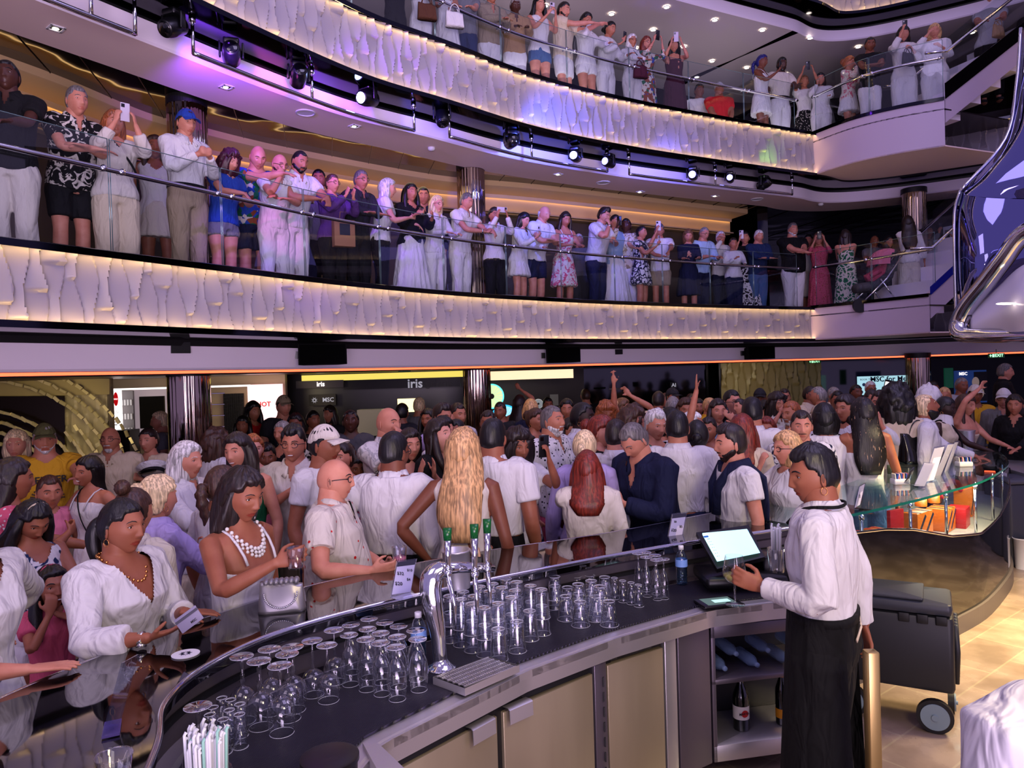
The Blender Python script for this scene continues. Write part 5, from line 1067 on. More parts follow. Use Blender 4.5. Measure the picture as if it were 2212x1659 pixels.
def handbag(p, w_, d_, h_, rz_, m, label, handle=True, nm='handbag'):
    e = empty(nm, tuple(p), R(rz_)); tag(e, label, 'bag'); mb = MB(); G = []
    for k, z in enumerate(np.linspace(0, 1, 9)): G.append([(x*w_/2*(1-.10*z), y*d_/2*(1.0-.65*z**1.5)*(1+.05*math.sin(9*x+5*z)), z*h_+.01*math.sin(5*x)*z) for x, y in [(math.copysign(abs(math.cos(a))**.5, math.cos(a)), math.copysign(abs(math.sin(a))**.5, math.sin(a))) for a in np.linspace(0, 2*math.pi, 33)[:-1]]])
    mb.grid(np.array(G), cv=True, cap=True, flip=True); obj('body', mb, m, e, smooth=True)
    if handle:
        for s_ in (-1, 1): a = np.linspace(0, math.pi, 14); mb = MB(); mb.tube([(math.cos(t_)*w_*.26, s_*d_*.12+s_*.02*math.sin(t_), h_*.92+math.sin(t_)*h_*.55) for t_ in a], .006, n=8); obj('handle', mb, m, e, smooth=True)
    return e
M_patent = mat('black_leather', (.02,.02,.022), .15, spec=.8)
p = at_z(1990,1005,ZB+.016); handbag((p[0]+.05, p[1]+.2, ZB+.016), .36, .2, .27, 20, M_patent, 'large glossy black leather handbag standing on the glass counter'); handbag((p[0]+.42, p[1]+.75, ZB+.016), .32, .2, .28, 10, mat('black_quilt', (.03,.03,.035), .25, spec=.7), 'second shiny black handbag behind the large one')
p = at_z(610,1318,ZB); e = handbag((p[0], p[1], ZB), .19, .10, .115, 12, mat('silver_mesh', (.55,.54,.56), .35, .6), 'small silver mesh pouch bag with a chain on the bar', False, 'pouch_bag')
mb = MB(); a = np.linspace(0, math.pi, 26)
for t_ in a: mb.ell((math.cos(t_)*.065, -.055, .085-math.sin(t_)*.06), (.0045,)*3, None, 5, 7)
obj('chain', mb, M_chrome, e, smooth=True)
for k in range(7): mb = MB(); mb.ell((-.06+.02*k, 0, .122), (.014,.03,.014), None, 6, 10); obj('gather', mb, mat('silver_mesh'), e, smooth=True)
# back bar on the far right
e = empty('back_bar'); tag(e, 'rear service counter with steel worktop at the edge of the frame', 'counter'); mb = MB(); mb.box((6.1,7.6,.85), (2.0,1.3,.06), rotz(R(-12)), bev=.01); obj('steel_top', mb, M_steel, e, auto=40); mb = MB(); mb.box((6.15,7.7,.42), (1.9,1.1,.84), rotz(R(-12)), bev=.01); obj('cabinet', mb, mat('grey_unit', (.25,.26,.30), .4), e, auto=40)
rnd = random.Random(4)
gl0 = G1('stacked_tumbler', [('body', [(.036,0), (.037,.001), (.029,.10), (.0001,.101)])])
for k in range(48):
    c_ = gl0 if k == 0 else copy_tree(gl0); c_.location = (5.35+.085*(k % 12)+.01*rnd.random(), 7.35+.11*(k//12), .88); tag(c_, 'upturned clear tumbler in the rows on the rear service counter', 'glass', 'tumblers on the rear counter')
e = empty('cocktail_shaker', (5.0,8.2,1.0)); tag(e, 'tall steel ice bucket at the far end of the bar', 'ice bucket'); mb = MB(); mb.lathe([(.09,-.02), (.10,.22), (.105,.23), (.105,.235), (.09,.235), (.0001,.2)], n=32); obj('body', mb, M_steel, e, auto=40)
for i, (px, py, w_) in enumerate(((2190,1180,.34), (2240,1190,.34))):
    p = at_z(px, 1262, 0); 
for i, (x_, y_, lb) in enumerate(((4.95,6.95,'dark grey tall waste bin nearest the display counter end'), (5.45,7.0,'dark grey tall waste bin at the frame edge'))):
    e = empty('waste_bin', (x_, y_+.35, 0)); tag(e, lb, 'bin'); mb = MB(); mb.box((0,0,.4), (.42,.4,.8), bev=.04); obj('body', mb, mat('grey_bin', (.20,.21,.25), .45), e, auto=40); mb = MB(); mb.box((0,0,.82), (.44,.42,.05), bev=.02); obj('lid', mb, mat('grey_bin_lid', (.28,.29,.33), .4), e, auto=40)
for i, (px, lb) in enumerate(((2160,'white bin with a warning triangle and printed words'), (2208,'plain white bin next to the marked one'))):
    p = at_z(px, 1228, 0.0); e = empty('white_bin', (p[0], p[1], .0)); tag(e, lb, 'bin'); mb = MB(); mb.lathe([(.055,0), (.072,.28), (.078,.285), (.078,.295), (.07,.295), (.05,.02), (.0001,.02)], n=28, cap=False); obj('body', mb, M_white, e, auto=50)
    if i == 0:
        fx = basis((1,0,0), (0,0,1), (0,-1,0)); mb = MB(); tri = [(0,-.0735,.20), (-.028,-.071,.145), (.028,-.071,.145), (0,-.0735,.20)]; mb.tube(tri, .002, n=6); mb.tube([(0,-.073,.182), (0,-.072,.16)], .003, n=6); obj('warning_triangle', mb, M_ink, e); text('RESTLESS', .019, M_ink, 'lettering', e, fx, (0,-.072,.12), .0006, True); text('HOLD ON', .019, M_ink, 'lettering', e, fx, (0,-.070,.098), .0006, True)
# ---- ice cart
cA = np.array((2.33,3.95)); dU = nrm(np.array((.17,.30))); dV = np.array((-dU[1], dU[0])); 
e = empty('ice_cart', (*cA, 0), 0); tag(e, 'black wheeled ice cart with ribbed side behind the bartender', 'cart')
U = np.array((dU[0], dU[1], 0)); V_ = np.array((-dU[1], dU[0]*1.0, 0)); Lf = .62; Lr = .36
M_cart = mat('cart_plastic', (.10,.105,.12), .45); B = basis(V_, U, (0,0,1))
mb = MB(); c = V_*Lf/2+U*Lr/2; mb.box(c+np.array((0,0,.41)), (Lf,Lr,.42), B, bev=.03); obj('body', mb, M_cart, e, auto=40)
mb = MB(); mb.box(c+np.array((0,0,.655)), (Lf*.98,Lr*1.0,.07), B, bev=.025); mb.box(c+V_*.05+np.array((0,0,.70)), (Lf*.7,Lr*.9,.02), B, bev=.01); obj('lid', mb, mat('cart_lid', (.16,.17,.20), .4), e, auto=40)
mb = MB()
for k in range(5): mb.tube([U*(.06+.055*k)-V_*.004+np.array((0,0,.25)), U*(.06+.055*k)-V_*.012+np.array((0,0,.42)), U*(.06+.055*k)-V_*.004+np.array((0,0,.57))], .012, .016, ref=U, n=8)
obj('ribs', mb, M_cart, e, smooth=True)
for k in range(3): mb = MB(); mb.box(V_*(.06+.09*k)-U*.004+np.array((0,0,.60)), (.055,.012,.05), B, bev=.012); obj('grip_recess', mb, M_black, e, auto=40)
for (a_c, b_c, r_, dark) in ((.10,-.03,.09,0), (.02,.27,.062,1), (.52,.0,.09,0)):
    c0 = V_*a_c+U*b_c+np.array((0,0,r_)); mb = MB(); mb.tube([c0-U*.018, c0+U*.018] if not dark else [c0-V_*.016, c0+V_*.016], r_, n=32); w0 = obj('wheel', mb, M_black, e, auto=40)
    ax = U if not dark else V_; mb = MB(); mb.tube([c0-ax*.024, c0+ax*.0], r_*.78, n=32); mb.tube([c0-ax*.034, c0-ax*.02], r_*.18, n=16); obj('hub', mb, mat('wheel_hub', (.45,.52,.56) if not dark else (.15,.15,.16), .4), w0, auto=40)
# brass post by the bartender
p = at_z(1881,1405,.94); mb = MB(); mb.box((p[0], p[1], .47), (.046,.046,.94), bev=.006); o = obj('barrier_post', mb, mat('brass_post', (.70,.60,.38), .3, .9), auto=40); tag(o, 'square brass post beside the bartender', 'post')
# ---------------------------------------------------------------- ceiling fittings, stage lights, signs
def edgeY(px, o=0., cv=None, z=3.0):
    C = offset(E0 if cv is None else cv, o); X = np.array([proj((x, y, z))[0] for x, y in C]); k = C[:, 1] > .5; X, Y = X[k], C[k, 1]; i = np.argsort(X[:np.argmax(X)+1]); return float(np.interp(px, X[:len(i)][i], Y[:len(i)][i]))
for px, py in ((121,60),(489,187),(766,272),(1206,376),(1383,414),(1545,423)):
    p = at_z(px, py, 5.03); e = empty('downlight', (p[0], p[1], 5.03)); tag(e, 'small square downlight in the beige soffit', 'downlight', 'square downlights in the beige soffit'); A = rotz(R(50)); mb = MB()
    for s_ in (-1, 1): mb.box((s_*.05,0,-.004), (.016,.116,.012)); mb.box((0,s_*.05,-.004), (.116,.016,.012))
    o = obj('trim_frame', mb, M_white, e); mb = MB(); mb.box((0,0,-.002), (.088,.088,.006)); obj('recess', mb, M_black, e); mb = MB(); mb.ell((0,.01,-.006), (.026,.026,.006)); obj('lamp', mb, M_wem, e, smooth=True); e.rotation_euler = (0,0,R(50))
for px, py in ((660,243),(1303,394),(1635,430)):
    p = at_z(px, py, 5.03); e = empty('ceiling_speaker', (p[0], p[1], 5.03)); tag(e, 'round flush speaker grille in the beige soffit', 'speaker', 'round grilles in the beige soffit'); mb = MB(); mb.lathe([(.11,0), (.11,-.01), (.095,-.012), (.09,-.004), (.0001,-.004)], n=32, flip=False); obj('grille', mb, M_white, e, auto=40)
for px, py in ((932,322),(1773,442)):
    p = at_z(px, py, 5.01); e = empty('smoke_detector', (p[0], p[1], 5.03)); tag(e, 'small white smoke detector on the beige soffit', 'detector', 'smoke detectors on the soffit'); mb = MB(); mb.lathe([(.05,0), (.05,-.02), (.035,-.04), (.0001,-.045)], n=24, flip=False); obj('body', mb, M_white, e, smooth=True)
for px, py in ((1544,43),(1647,65),(1750,82),(1477,101),(1538,132),(1613,146),(1505,166),(1854,101),(1440,15),(1321,30),(1411,64),(1373,104),(1178,12),(1698,160),(2100,70)):
    p = at_z(px, py, 8.02); e = empty('downlight', (p[0], p[1], 8.02)); tag(e, 'bright round downlight in the upper deck ceiling', 'downlight', 'round downlights over the upper balcony'); mb = MB(); mb.lathe([(.055,0), (.055,-.012), (.045,-.012)], n=20, cap=False); obj('ring', mb, M_white, e); mb = MB(); mb.lathe([(.044,-.006), (.0001,-.014)], n=20, flip=False); obj('lamp', mb, M_wem, e)
# lighting rails and moving heads under the upper fascia
M_pipe = M_chrome
def rail(x0, x1, z, label, o=.12):
    xs = [proj((*q_, 5.0))[0] for q_ in E1]; k = [i for i in range(len(E1)) if x0-8 < xs[i] < x1+8 and E1[i][1] > 2]; C = offset(E1, o)[k]; e = empty('lighting_rail'); tag(e, label, 'rail'); mb = MB(); mb.tube(np.c_[C, np.full(len(C), z)], .022, n=10); obj('pipe', mb, M_pipe, e, smooth=True)
    for i in (0, len(C)//2, len(C)-1):
        mb = MB(); mb.tube([(*C[i], z-.01), (*C[i], 5.26)], .016, n=10); mb.tube([(*C[i], 5.2), (*C[i], 5.25)], .03, n=12); obj('hanger', mb, M_pipe, e, smooth=True)
rail(100, 308, 4.90, 'chrome lighting rail hanging at the near end of the upper fascia'); rail(432, 908, 4.93, 'long chrome lighting rail with stage lights over the cap wearer'); rail(985, 1318, 4.96, 'chrome lighting rail with stage lights over the balcony middle'); rail(1378, 1718, 4.97, 'chrome lighting rail with stage lights near the green glow')
M_beam = mat('stage_lens_lit', (.9,.95,1), .3, emis=(.62,.72,1), es=60.); M_beam2 = mat('stage_lens_violet', (.6,.5,1), .3, emis=(.36,.36,1), es=40.)
def head_light(px, py, yaw, pit, label, lit=None, sc_=1.):
    Y = edgeY(px, .12, E1, 5.0); p = at_y(px, py, Y); e = empty('stage_light', tuple(p), R(yaw)); tag(e, label, 'stage light'); s_ = .12*sc_
    mb = MB(); mb.box((0,0,s_*.95), (s_*1.2,s_*1.1,s_*.5), bev=.02); mb.tube([(0,0,s_*1.1), (0,0,max(.02, 5.0-p[2]))], .015, n=8); obj('yoke_base', mb, M_blackm, e, auto=40)
    mb = MB(); 
    for sx in (-1, 1): mb = MB(); mb.box((sx*s_*.85,0,s_*.35), (s_*.16,s_*.5,s_*1.2), bev=.01); obj('yoke_arm', mb, M_blackm, e, auto=40)
    A = rotx(R(pit)); mb = MB(); D_ = A@np.array((0,1,0)); mb.tube([-D_*s_*1.0, -D_*s_*.8, D_*s_*.4, D_*s_*.95, D_*s_*1.0], [s_*.45,s_*.66,s_*.72,s_*.62,s_*.6], ref=(1,0,0), n=20); h = obj('head', mb, M_blackm, e, smooth=True)
    mb = MB(); mb.tube([D_*s_*.98, D_*s_*1.05], [s_*.5, s_*.42], ref=(1,0,0), n=20); obj('lens', mb, lit or M_blackgloss, h, smooth=True)
    return e, p
head_light(375,58,160,-30,'dark stage light hanging nearest at the near rail'); head_light(500,118,200,10,'black stage light over the dark recess beside the violet glow'); head_light(645,166,205,20,'black stage light washed in violet'); head_light(795,213,150,-12,'stage light with a blazing blue-white lens', M_beam, 1.05)
head_light(955,252,190,-60,'dark stage light pointing down beside the rail gap'); head_light(1105,306,200,0,'black stage light turned away over the beige shirt'); head_light(1243,338,160,-5,'lit blue stage light beside a black one', M_beam2, .95); head_light(1315,351,140,0,'half-turned stage light with a blue lens', M_beam2, .9)
head_light(1497,379,160,-5,'lit violet stage light over the sailor-blue wall', M_beam2, .95); head_light(1577,386,160,0,'small lit blue stage light next to a dark one', M_beam2, .8); head_light(1650,398,215,15,'dark stage light beside the green glow')
# wall speakers on the beam
for px, py, w_, lb in ((695,766,.50,'large black loudspeaker on the beam, lit violet'), (1212,767,.50,'black loudspeaker on the beam over the doors'), (1637,762,.50,'black loudspeaker on the beam near the landing')):
    Y = edgeY(px, .30); p = at_y(px, py, Y); i = np.argmin(np.hypot(E0[:, 0]-p[0], E0[:, 1]-p[1])); T_ = E0[i+1]-E0[i]; e = empty('loudspeaker', tuple(p), math.atan2(T_[1], T_[0])*.35); tag(e, lb, 'loudspeaker'); mb = MB(); h = .11
    V = [(x*w_/2*(1-.25*(y > 0)), y*.13, z*h*(1-.25*(y > 0 and z > 0))) for x in (-1, 1) for y in (-1, 1) for z in (-1, 1)]; mb.add(V, [np.array([(0,1,3,2),(4,6,7,5),(0,4,5,1),(2,3,7,6),(0,2,6,4),(1,5,7,3)])]); obj('cabinet', mb, mat('speaker_black', (.02,.02,.025), .8, spec=.12), e); mb = MB(); mb.box((0,-.133,0), (w_*.94,.006,h*1.85)); obj('grille', mb, mat('speaker_grille', (.012,.012,.014), .95, spec=.05), e); mb = MB(); mb.tube([(0,.1,0), (0,.3,0)], .03, n=12); mb.box((-w_*.5,.06,0), (.05,.05,.08)); obj('bracket', mb, M_blackm, e)
for px, py, s_ in ((390,751,.17), (1337,760,.13)):
    Y = edgeY(px, .46); p = at_y(px, py, Y); mb = MB(); mb.box(p, (s_,.02,s_*.6), rotz(R(45 if px < 800 else 28))); o = obj('wall_plate', mb, M_black); tag(o, 'black rectangular plate on the pale beam', 'plate', 'black plates on the beam')
# exit signs
M_exit = mat('exit_green_dark', (.03,.12,.06), .4, emis=(.05,.22,.10), es=.5); M_exl = mat('exit_letters', (.7,.9,.75), .4, emis=(.65,.95,.72), es=1.6)
fx = basis((1,0,0), (0,0,1), (0,-1,0))
for px, py, Y, w_, lb in ((2152,768,11.5,.24,'lit green exit sign nearest the staircase'), (1760,781,15.0,.24,'lit green exit sign over the wave panel'), (874,799,11.5,.19,'dark exit sign over the gallery front')):
    p = at_y(px, py, Y); e = empty('exit_sign', tuple(p)); tag(e, lb, 'sign'); mb = MB(); mb.box((0,0,0), (w_,.03,w_*.30)); mb.tube([(0,0,w_*.15), (0,0,w_*.15+.06)], .006, n=6); obj('panel', mb, M_exit, e); text('EXIT', w_*.27, M_exl if px > 900 else mat('exit_dim', (.4,.4,.4), .5), 'lettering', e, fx, (w_*.14,-.018,0), .001, True)
    mb = MB(); z = -.017; mb.tube([(-w_*.46,z,0), (-w_*.34,z,0)], .006, n=6); mb.tube([(-w_*.40,z,.02), (-w_*.46,z,0), (-w_*.40,z,-.02)], .005, n=6); mb.box((-w_*.23,z,0), (w_*.13,.003,w_*.20)); obj('arrow_and_door', mb, M_exl if px > 900 else mat('exit_dim'), e)
# shop fronts
M_lit = mat('lit_panel_white', (.95,.95,.95), .5, emis=(1,.95,.93), es=1.6); M_red = mat('sign_red', (.85,.05,.08), .5, emis=(.9,.06,.1), es=.5)
def sign_px(nm, x0, x1, y0, y1, Y, m, label, cat_='sign', th=.04, y2=None):
    P = [at_y(x0, y0, Y), at_y(x1, y0 if y2 is None else y2, Y), at_y(x1, y1, Y), at_y(x0, y1, Y)]; c = (P[0]+P[2])/2; e = empty(nm, tuple(c)); tag(e, label, cat_); w_, h_ = abs(P[1][0]-P[0][0]), abs(P[0][2]-P[3][2]); mb = MB(); mb.box((0,0,0), (w_,th,h_)); obj('panel', mb, m, e); return e, w_, h_
e, w_, h_ = sign_px('poster', 226, 263, 842, 930, 11.0, M_lit, 'lit white shop poster with two red ovals', 'poster')
for k in (-1, 1): mb = MB(); mb.ell((k*w_*.24,-.03,h_*.27), (w_*.14,.006,h_*.17)); o = obj('red_oval', mb, M_red, e, smooth=True); text('SALE', w_*.11, M_lit, 'lettering', e, fx, (k*w_*.24,-.038,h_*.27), .001, True)
text('SAVE MORE IN EACH\nADDITIONAL ITEM', w_*.085, mat('grey_ink', (.35,.35,.4), .5), 'lettering', e, fx, (0,-.024,-.05*h_), .001)
for k in range(3): mb = MB(); mb.box((.0,-.022,-h_*(.22+.07*k)), (w_*.5,.004,.012)); obj('print_line', mb, mat('grey_ink'), e)
e, w_, h_ = sign_px('shop_shelving', 263, 290, 844, 945, 11.2, mat('shelf_grey', (.5,.48,.5), .4), 'white shop shelving with hanging packets', 'shelving')
for r_ in range(3):
    for c_ in range(4): mb = MB(); mb.box((-w_*.36+c_*w_*.24,-.03,h_*(.25-.3*r_)), (w_*.16,.02,h_*.12)); obj('packet', mb, M_white, e)
sign_px('shop_window', 290, 362, 838, 960, 11.4, mat('shop_backlit', (.6,.55,.56), .5, emis=(.62,.55,.58), es=.7), 'lit shop window with pinkish graphics beside the fluted column', 'window')
sign_px('black_display_stand', 303, 356, 856, 925, 11.1, M_blackm, 'black display stand with masks in the shop', 'display stand')
sign_px('dark_display_plinth', 252, 292, 928, 1000, 10.9, mat('plinth_navy', (.03,.04,.12), .4), 'dark blue cylindrical-looking plinth below the white poster', 'plinth', .3)
sign_px('strip_light', 226, 365, 838, 842, 11.0, M_lit, 'thin white strip light over the poster', 'light'); sign_px('strip_light', 457, 540, 832, 836, 11.2, M_lit, 'thin white strip light over the metal shutter', 'light')
e, w_, h_ = sign_px('lattice_shutter', 486, 528, 850, 960, 11.3, mat('shutter_black', (.05,.05,.055), .5), 'black lattice shutter beside the pink shop window', 'shutter')
mb = MB()
for k in range(9):
    for s_ in (-1, 1): mb.tube([(-w_/2+w_*k/9,-.03,-h_/2*s_*.0-h_*.5), (-w_/2+w_*k/9+s_*.0,-.03,h_*.5)], .004, n=5)
for k in range(14): mb.tube([(-w_/2,-.03,-h_/2+h_*k/14), (w_/2,-.03,-h_/2+h_*(k+.5)/14)], .004, n=5)
obj('lattice', mb, mat('lattice_grey', (.35,.33,.36), .4, .8), e)
mb = MB()
for k in range(5): P0 = at_y(457, 850+24*k, 11.25); mb.tube([P0, P0+np.array((.2,0,0))], .008, n=6)
o = obj('chrome_grid', mb, M_chrome); tag(o, 'chrome bars on the cream shop wall beside the shutter', 'bars')
e, w_, h_ = sign_px('shop_window', 537, 612, 830, 945, 11.3, mat('pink_backlit', (.95,.8,.82), .5, emis=(1,.80,.82), es=1.3), 'bright pink-white shop window with red lettering', 'window')
text('HOT', .10, M_red, 'lettering', e, fx, (-.02,-.03,.1), .002, True)
for z in (.25,-.02,-.3): mb = MB(); mb.box((0,-.03,z), (w_*.95,.02,.012)); obj('shelf_line', mb, M_lit, e)
sign_px('lit_fascia_sign', 652, 1000, 806, 819, 12.4, mat('yellow_lit_fascia', (.8,.75,.35), .5, emis=(.88,.80,.36), es=1.2), 'glowing yellow fascia strip over the gallery front', 'sign', y2=807)
e, w_, h_ = sign_px('gallery_sign', 640, 742, 822, 838, 12.2, mat('grey_sign', (.3,.28,.3), .4), 'grey gallery sign with small white letters', 'sign'); text('iris', .11, M_lit, 'lettering', e, fx, (.02,-.03,0), .002, True)
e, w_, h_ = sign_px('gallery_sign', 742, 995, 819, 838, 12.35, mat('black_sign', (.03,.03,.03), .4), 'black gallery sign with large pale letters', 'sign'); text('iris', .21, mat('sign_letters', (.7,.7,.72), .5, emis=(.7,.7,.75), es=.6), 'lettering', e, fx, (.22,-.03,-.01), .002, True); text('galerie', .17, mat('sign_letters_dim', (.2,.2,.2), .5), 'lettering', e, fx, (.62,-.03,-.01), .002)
e, w_, h_ = sign_px('wall_logo', 668, 726, 852, 876, 12.45, mat('black_sign'), 'dark wall panel with a pale company logo', 'sign'); text('MSC', .10, mat('sign_letters'), 'lettering', e, fx, (.10,-.03,0), .002, True)
mb = MB()
for k in range(16): a = k*math.pi/8; mb.tube([(-.13+math.cos(a)*.018,-.03,math.sin(a)*.018), (-.13+math.cos(a)*(.055 if k % 2 else .04),-.03,math.sin(a)*(.055 if k % 2 else .04))], [.006,.001], n=5)
obj('sun_emblem', mb, mat('sign_letters'), e)
sign_px('illuminated_strip', 1056, 1237, 800, 819, 13.0, mat('ivory_lit_box', (.95,.88,.75), .5, emis=(1,.88,.70), es=1.15), 'wide ivory light box over the eye pictures', 'light box', .3)
def eyeart(px, py, r, Y, lb, c1, c2):
    p = at_y(px, py, Y); rr = r/1600*Y; e = empty('eye_lightbox', tuple(p)); tag(e, lb, 'light box'); Mx = rotx(math.pi/2); mb = MB(); mb.lathe([(rr,0), (rr,.04), (rr*.9,.045)], n=48, M=Mx, cap=False); obj('rim', mb, mat('rim_'+lb[:9], c2, .4, emis=c2, es=1.6), e, smooth=True)
    m = mat('iris_'+lb[:9], c1, .5, emis=c1, es=1.2); t = NT(m); tc = t.n('ShaderNodeTexCoord'); sx = t.n('ShaderNodeSeparateXYZ'); t.l(tc.outputs['Object'], sx.inputs[0]); at = t.n('ShaderNodeMath', operation='ARCTAN2'); t.l(sx.outputs[0], at.inputs[0]); t.l(sx.outputs[2], at.inputs[1]); cb_ = t.n('ShaderNodeCombineXYZ'); mu = t.n('ShaderNodeMath', {1: 9.}, operation='MULTIPLY'); t.l(at.outputs[0], mu.inputs[0]); t.l(mu.outputs[0], cb_.inputs[0]); nn = t.n('ShaderNodeTexNoise', {'Scale': 1.5, 'Detail': 2.}); t.l(cb_.outputs[0], nn.inputs['Vector']); cc = t.ramp(nn.outputs['Fac'], [(.4, c1), (.6, c2)]); t.l(cc, t.b.inputs['Emission Color'])
    mb = MB(); mb.lathe([(rr*.9,.03), (rr*.2,.034)], n=48, M=Mx, cap=False); obj('iris', mb, m, e); mb = MB(); mb.lathe([(rr*.22,.03), (rr*.22,.05), (.0001,.05)], n=24, M=Mx); obj('pupil', mb, M_black, e)
    e.rotation_euler = (0,0,0)
eyeart(1062,856,27,13.6,'yellow-green glowing eye picture partly behind the column',(.95,.9,.5),(.35,.85,.8)); eyeart(1091,905,31,13.4,'bright blue glowing eye picture below the yellow one',(.75,.95,.98),(.15,.65,.85))
for px, py, r, lb in ((858,855,13,'pale round eye print on the dark gallery wall'), (1163,872,13,'small gold eye print on the gallery wall')):
    eyeart(px, py, r*.8, 13.2, lb, (.35,.38,.42), (.5,.5,.5))
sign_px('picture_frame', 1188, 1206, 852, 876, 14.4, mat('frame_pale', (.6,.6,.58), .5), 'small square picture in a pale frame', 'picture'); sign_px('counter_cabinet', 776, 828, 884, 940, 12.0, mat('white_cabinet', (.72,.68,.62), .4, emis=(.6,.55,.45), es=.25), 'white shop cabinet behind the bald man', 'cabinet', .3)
sign_px('lit_niche', 857, 900, 861, 890, 12.8, mat('niche_glow', (.9,.85,.6), .5, emis=(1,.93,.68), es=1.8), 'small brightly lit niche in the gallery', 'niche')
e, w_, h_ = sign_px('door_sign', 1316, 1345, 838, 842, 15.0, mat('grey_sign'), 'small grey sign over the dark double doors', 'sign')
e, w_, h_ = sign_px('hanging_sign', 1448, 1462, 826, 838, 14.6, M_black, 'small dark hanging sign with two white letters', 'sign'); text('AI', .10, mat('sign_letters'), 'lettering', e, fx, (0,-.03,0), .002, True)
# screens
e, w_, h_ = sign_px('wall_screen', 1853, 1955, 812, 852, 14.2, mat('screen_pale_blue', (.7,.88,.92), .4, emis=(.66,.86,.90), es=.9), 'large pale blue wall screen showing a phone', 'screen', .05, 808)
text('MSC for Me', .14, mat('screen_navy', (.1,.12,.3), .5), 'lettering', e, fx, (.12,-.03,h_*.32), .001, True); text('BOOK THROUGH', .05, mat('screen_navy'), 'lettering', e, fx, (-.22,-.03,h_*.33), .001)
mb = MB(); mb.box((.10,-.032,-.03), (.15,.008,.26), roty(.25), bev=.01); ph = obj('phone_picture', mb, mat('screen_dark', (.08,.1,.12), .4), e, auto=40); mb = MB(); mb.box((.10,-.038,-.04), (.125,.004,.20), roty(.25)); obj('phone_face', mb, M_lit, e)
for x_, z_ in ((-.35,.02), (.36,.05), (.22,-.1), (-.4,-.12)): mb = MB(); mb.lathe([(.035,0), (.035,.004), (.030,.004)], (x_,-.028,z_), 20, M=None); mb = MB(); mb.tube([(x_,-.026,z_), (x_,-.034,z_)], .032, n=20); obj('round_icon', mb, mat('screen_icon', (.35,.5,.65), .5), e)
e, w_, h_ = sign_px('wall_screen', 2062, 2130, 800, 870, 14.0, mat('screen_blue_dark', (.1,.2,.4), .4, emis=(.10,.20,.42), es=.6), 'portrait video screen beside the green banner', 'screen')
mb = MB(); mb.box((w_*.3,-.03,0), (w_*.42,.006,h_*.9)); obj('dark_area', mb, mat('screen_dark'), e); text('MSC', .08, M_lit, 'lettering', e, fx, (-w_*.25,-.034,h_*.4), .001, True); mb = MB(); mb.ell((.08,-.036,.08), (.07,.006,.10)); mb.ell((.08,-.034,-.12), (.16,.004,.14)); obj('presenter_picture', mb, mat('screen_skin', (.75,.68,.62), .5, emis=(.6,.52,.48), es=.4), e, smooth=True)
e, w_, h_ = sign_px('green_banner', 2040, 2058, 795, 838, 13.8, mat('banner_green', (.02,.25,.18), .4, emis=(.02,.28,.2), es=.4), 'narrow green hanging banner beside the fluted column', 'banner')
# gold mosaic artwork far left
e = empty('mosaic_artwork'); tag(e, 'dark wall artwork with sweeping rows of metallic tiles', 'artwork'); mb = MB(); P = [at_y(-70,856,9.6), at_y(140,856,9.6), at_y(140,1060,9.6), at_y(-70,1060,9.6)]; mb.add(P, np.array([(0,1,2,3)])); obj('dark_backing', mb, mat('bronze_dark', (.13,.09,.06), .3, .5), e)
rnd = random.Random(9); mb = MB()
for r_ in range(9):
    for k in range(22):
        a = .25+.055*k; rr = .75+.13*r_; c0 = at_y(-60, 1075, 9.5); x_, z_ = c0[0]+rr*math.sin(a)*1.25, c0[2]+rr*math.cos(a)
        if r_ in (4, 5) and k < 12: continue
        mb.box((x_, 9.5-.03*rnd.random(), z_), (.085,.02,.030+.016*rnd.random()), roty(a+rnd.uniform(-.15,.15))@rotx(rnd.uniform(-.3,.3)))
obj('metal_tiles', mb, mat('champagne_metal', (.85,.78,.55), .35, .5), e)
# ---- mirrored sculpture on the right
M_mir = mat('blue_mirror', (.42,.42,.62), .03, 1.); sc_e = empty('mirrored_sculpture'); tag(sc_e, 'huge faceted mirror sculpture with a chrome rim hanging over the bar', 'sculpture')
def facet(nm, cols, m, smooth=True, par=sc_e):   # cols: list of columns of (px,py,Y)
    G = np.array([[at_y(*q_) for q_ in c_] for c_ in cols]); G = np.array([cat(g_, 5) for g_ in G]); G = np.stack([cat(G[:, j], 5) for j in range(G.shape[1])], 1) if len(G) > 2 else G
    mb = MB(); mb.grid(G); mb.grid(G+np.array((.02,.06,0)), flip=True); return obj(nm, mb, m, par, smooth=smooth)
facet('upper_mirror_panel', [[(2206,60,9.6),(2196,180,9.5),(2172,300,9.4),(2120,372,9.3),(2074,412,9.3)], [(2225,60,9.3),(2215,180,9.1),(2195,300,9.0),(2150,380,8.9),(2110,425,8.95)], [(2290,60,9.0),(2290,180,8.8),(2290,300,8.6),(2280,380,8.6),(2270,430,8.7)]], M_mir)
facet('lower_mirror_panel', [[(2074,412,9.3),(2063,465,9.3),(2064,600,9.3),(2068,715,9.4)], [(2110,425,8.95),(2098,500,8.9),(2098,600,8.9),(2100,690,9.0)], [(2200,430,8.75),(2190,500,8.7),(2185,560,8.7),(2180,620,8.8)], [(2290,430,8.7),(2290,500,8.6),(2290,560,8.6),(2290,620,8.8)]], M_mir)
for c_ in ([(2205,60),(2196,180),(2172,300),(2074,412)], [(2074,412),(2062,465),(2063,600),(2068,722)], [(2212,440),(2206,500),(2206,560)]):
    mb = MB(); pts = cat([at_y(x_, y_, 9.25) for x_, y_ in c_], 6); mb.tube(pts, .02, n=8); obj('chrome_seam', mb, M_chrome, sc_e, smooth=True)
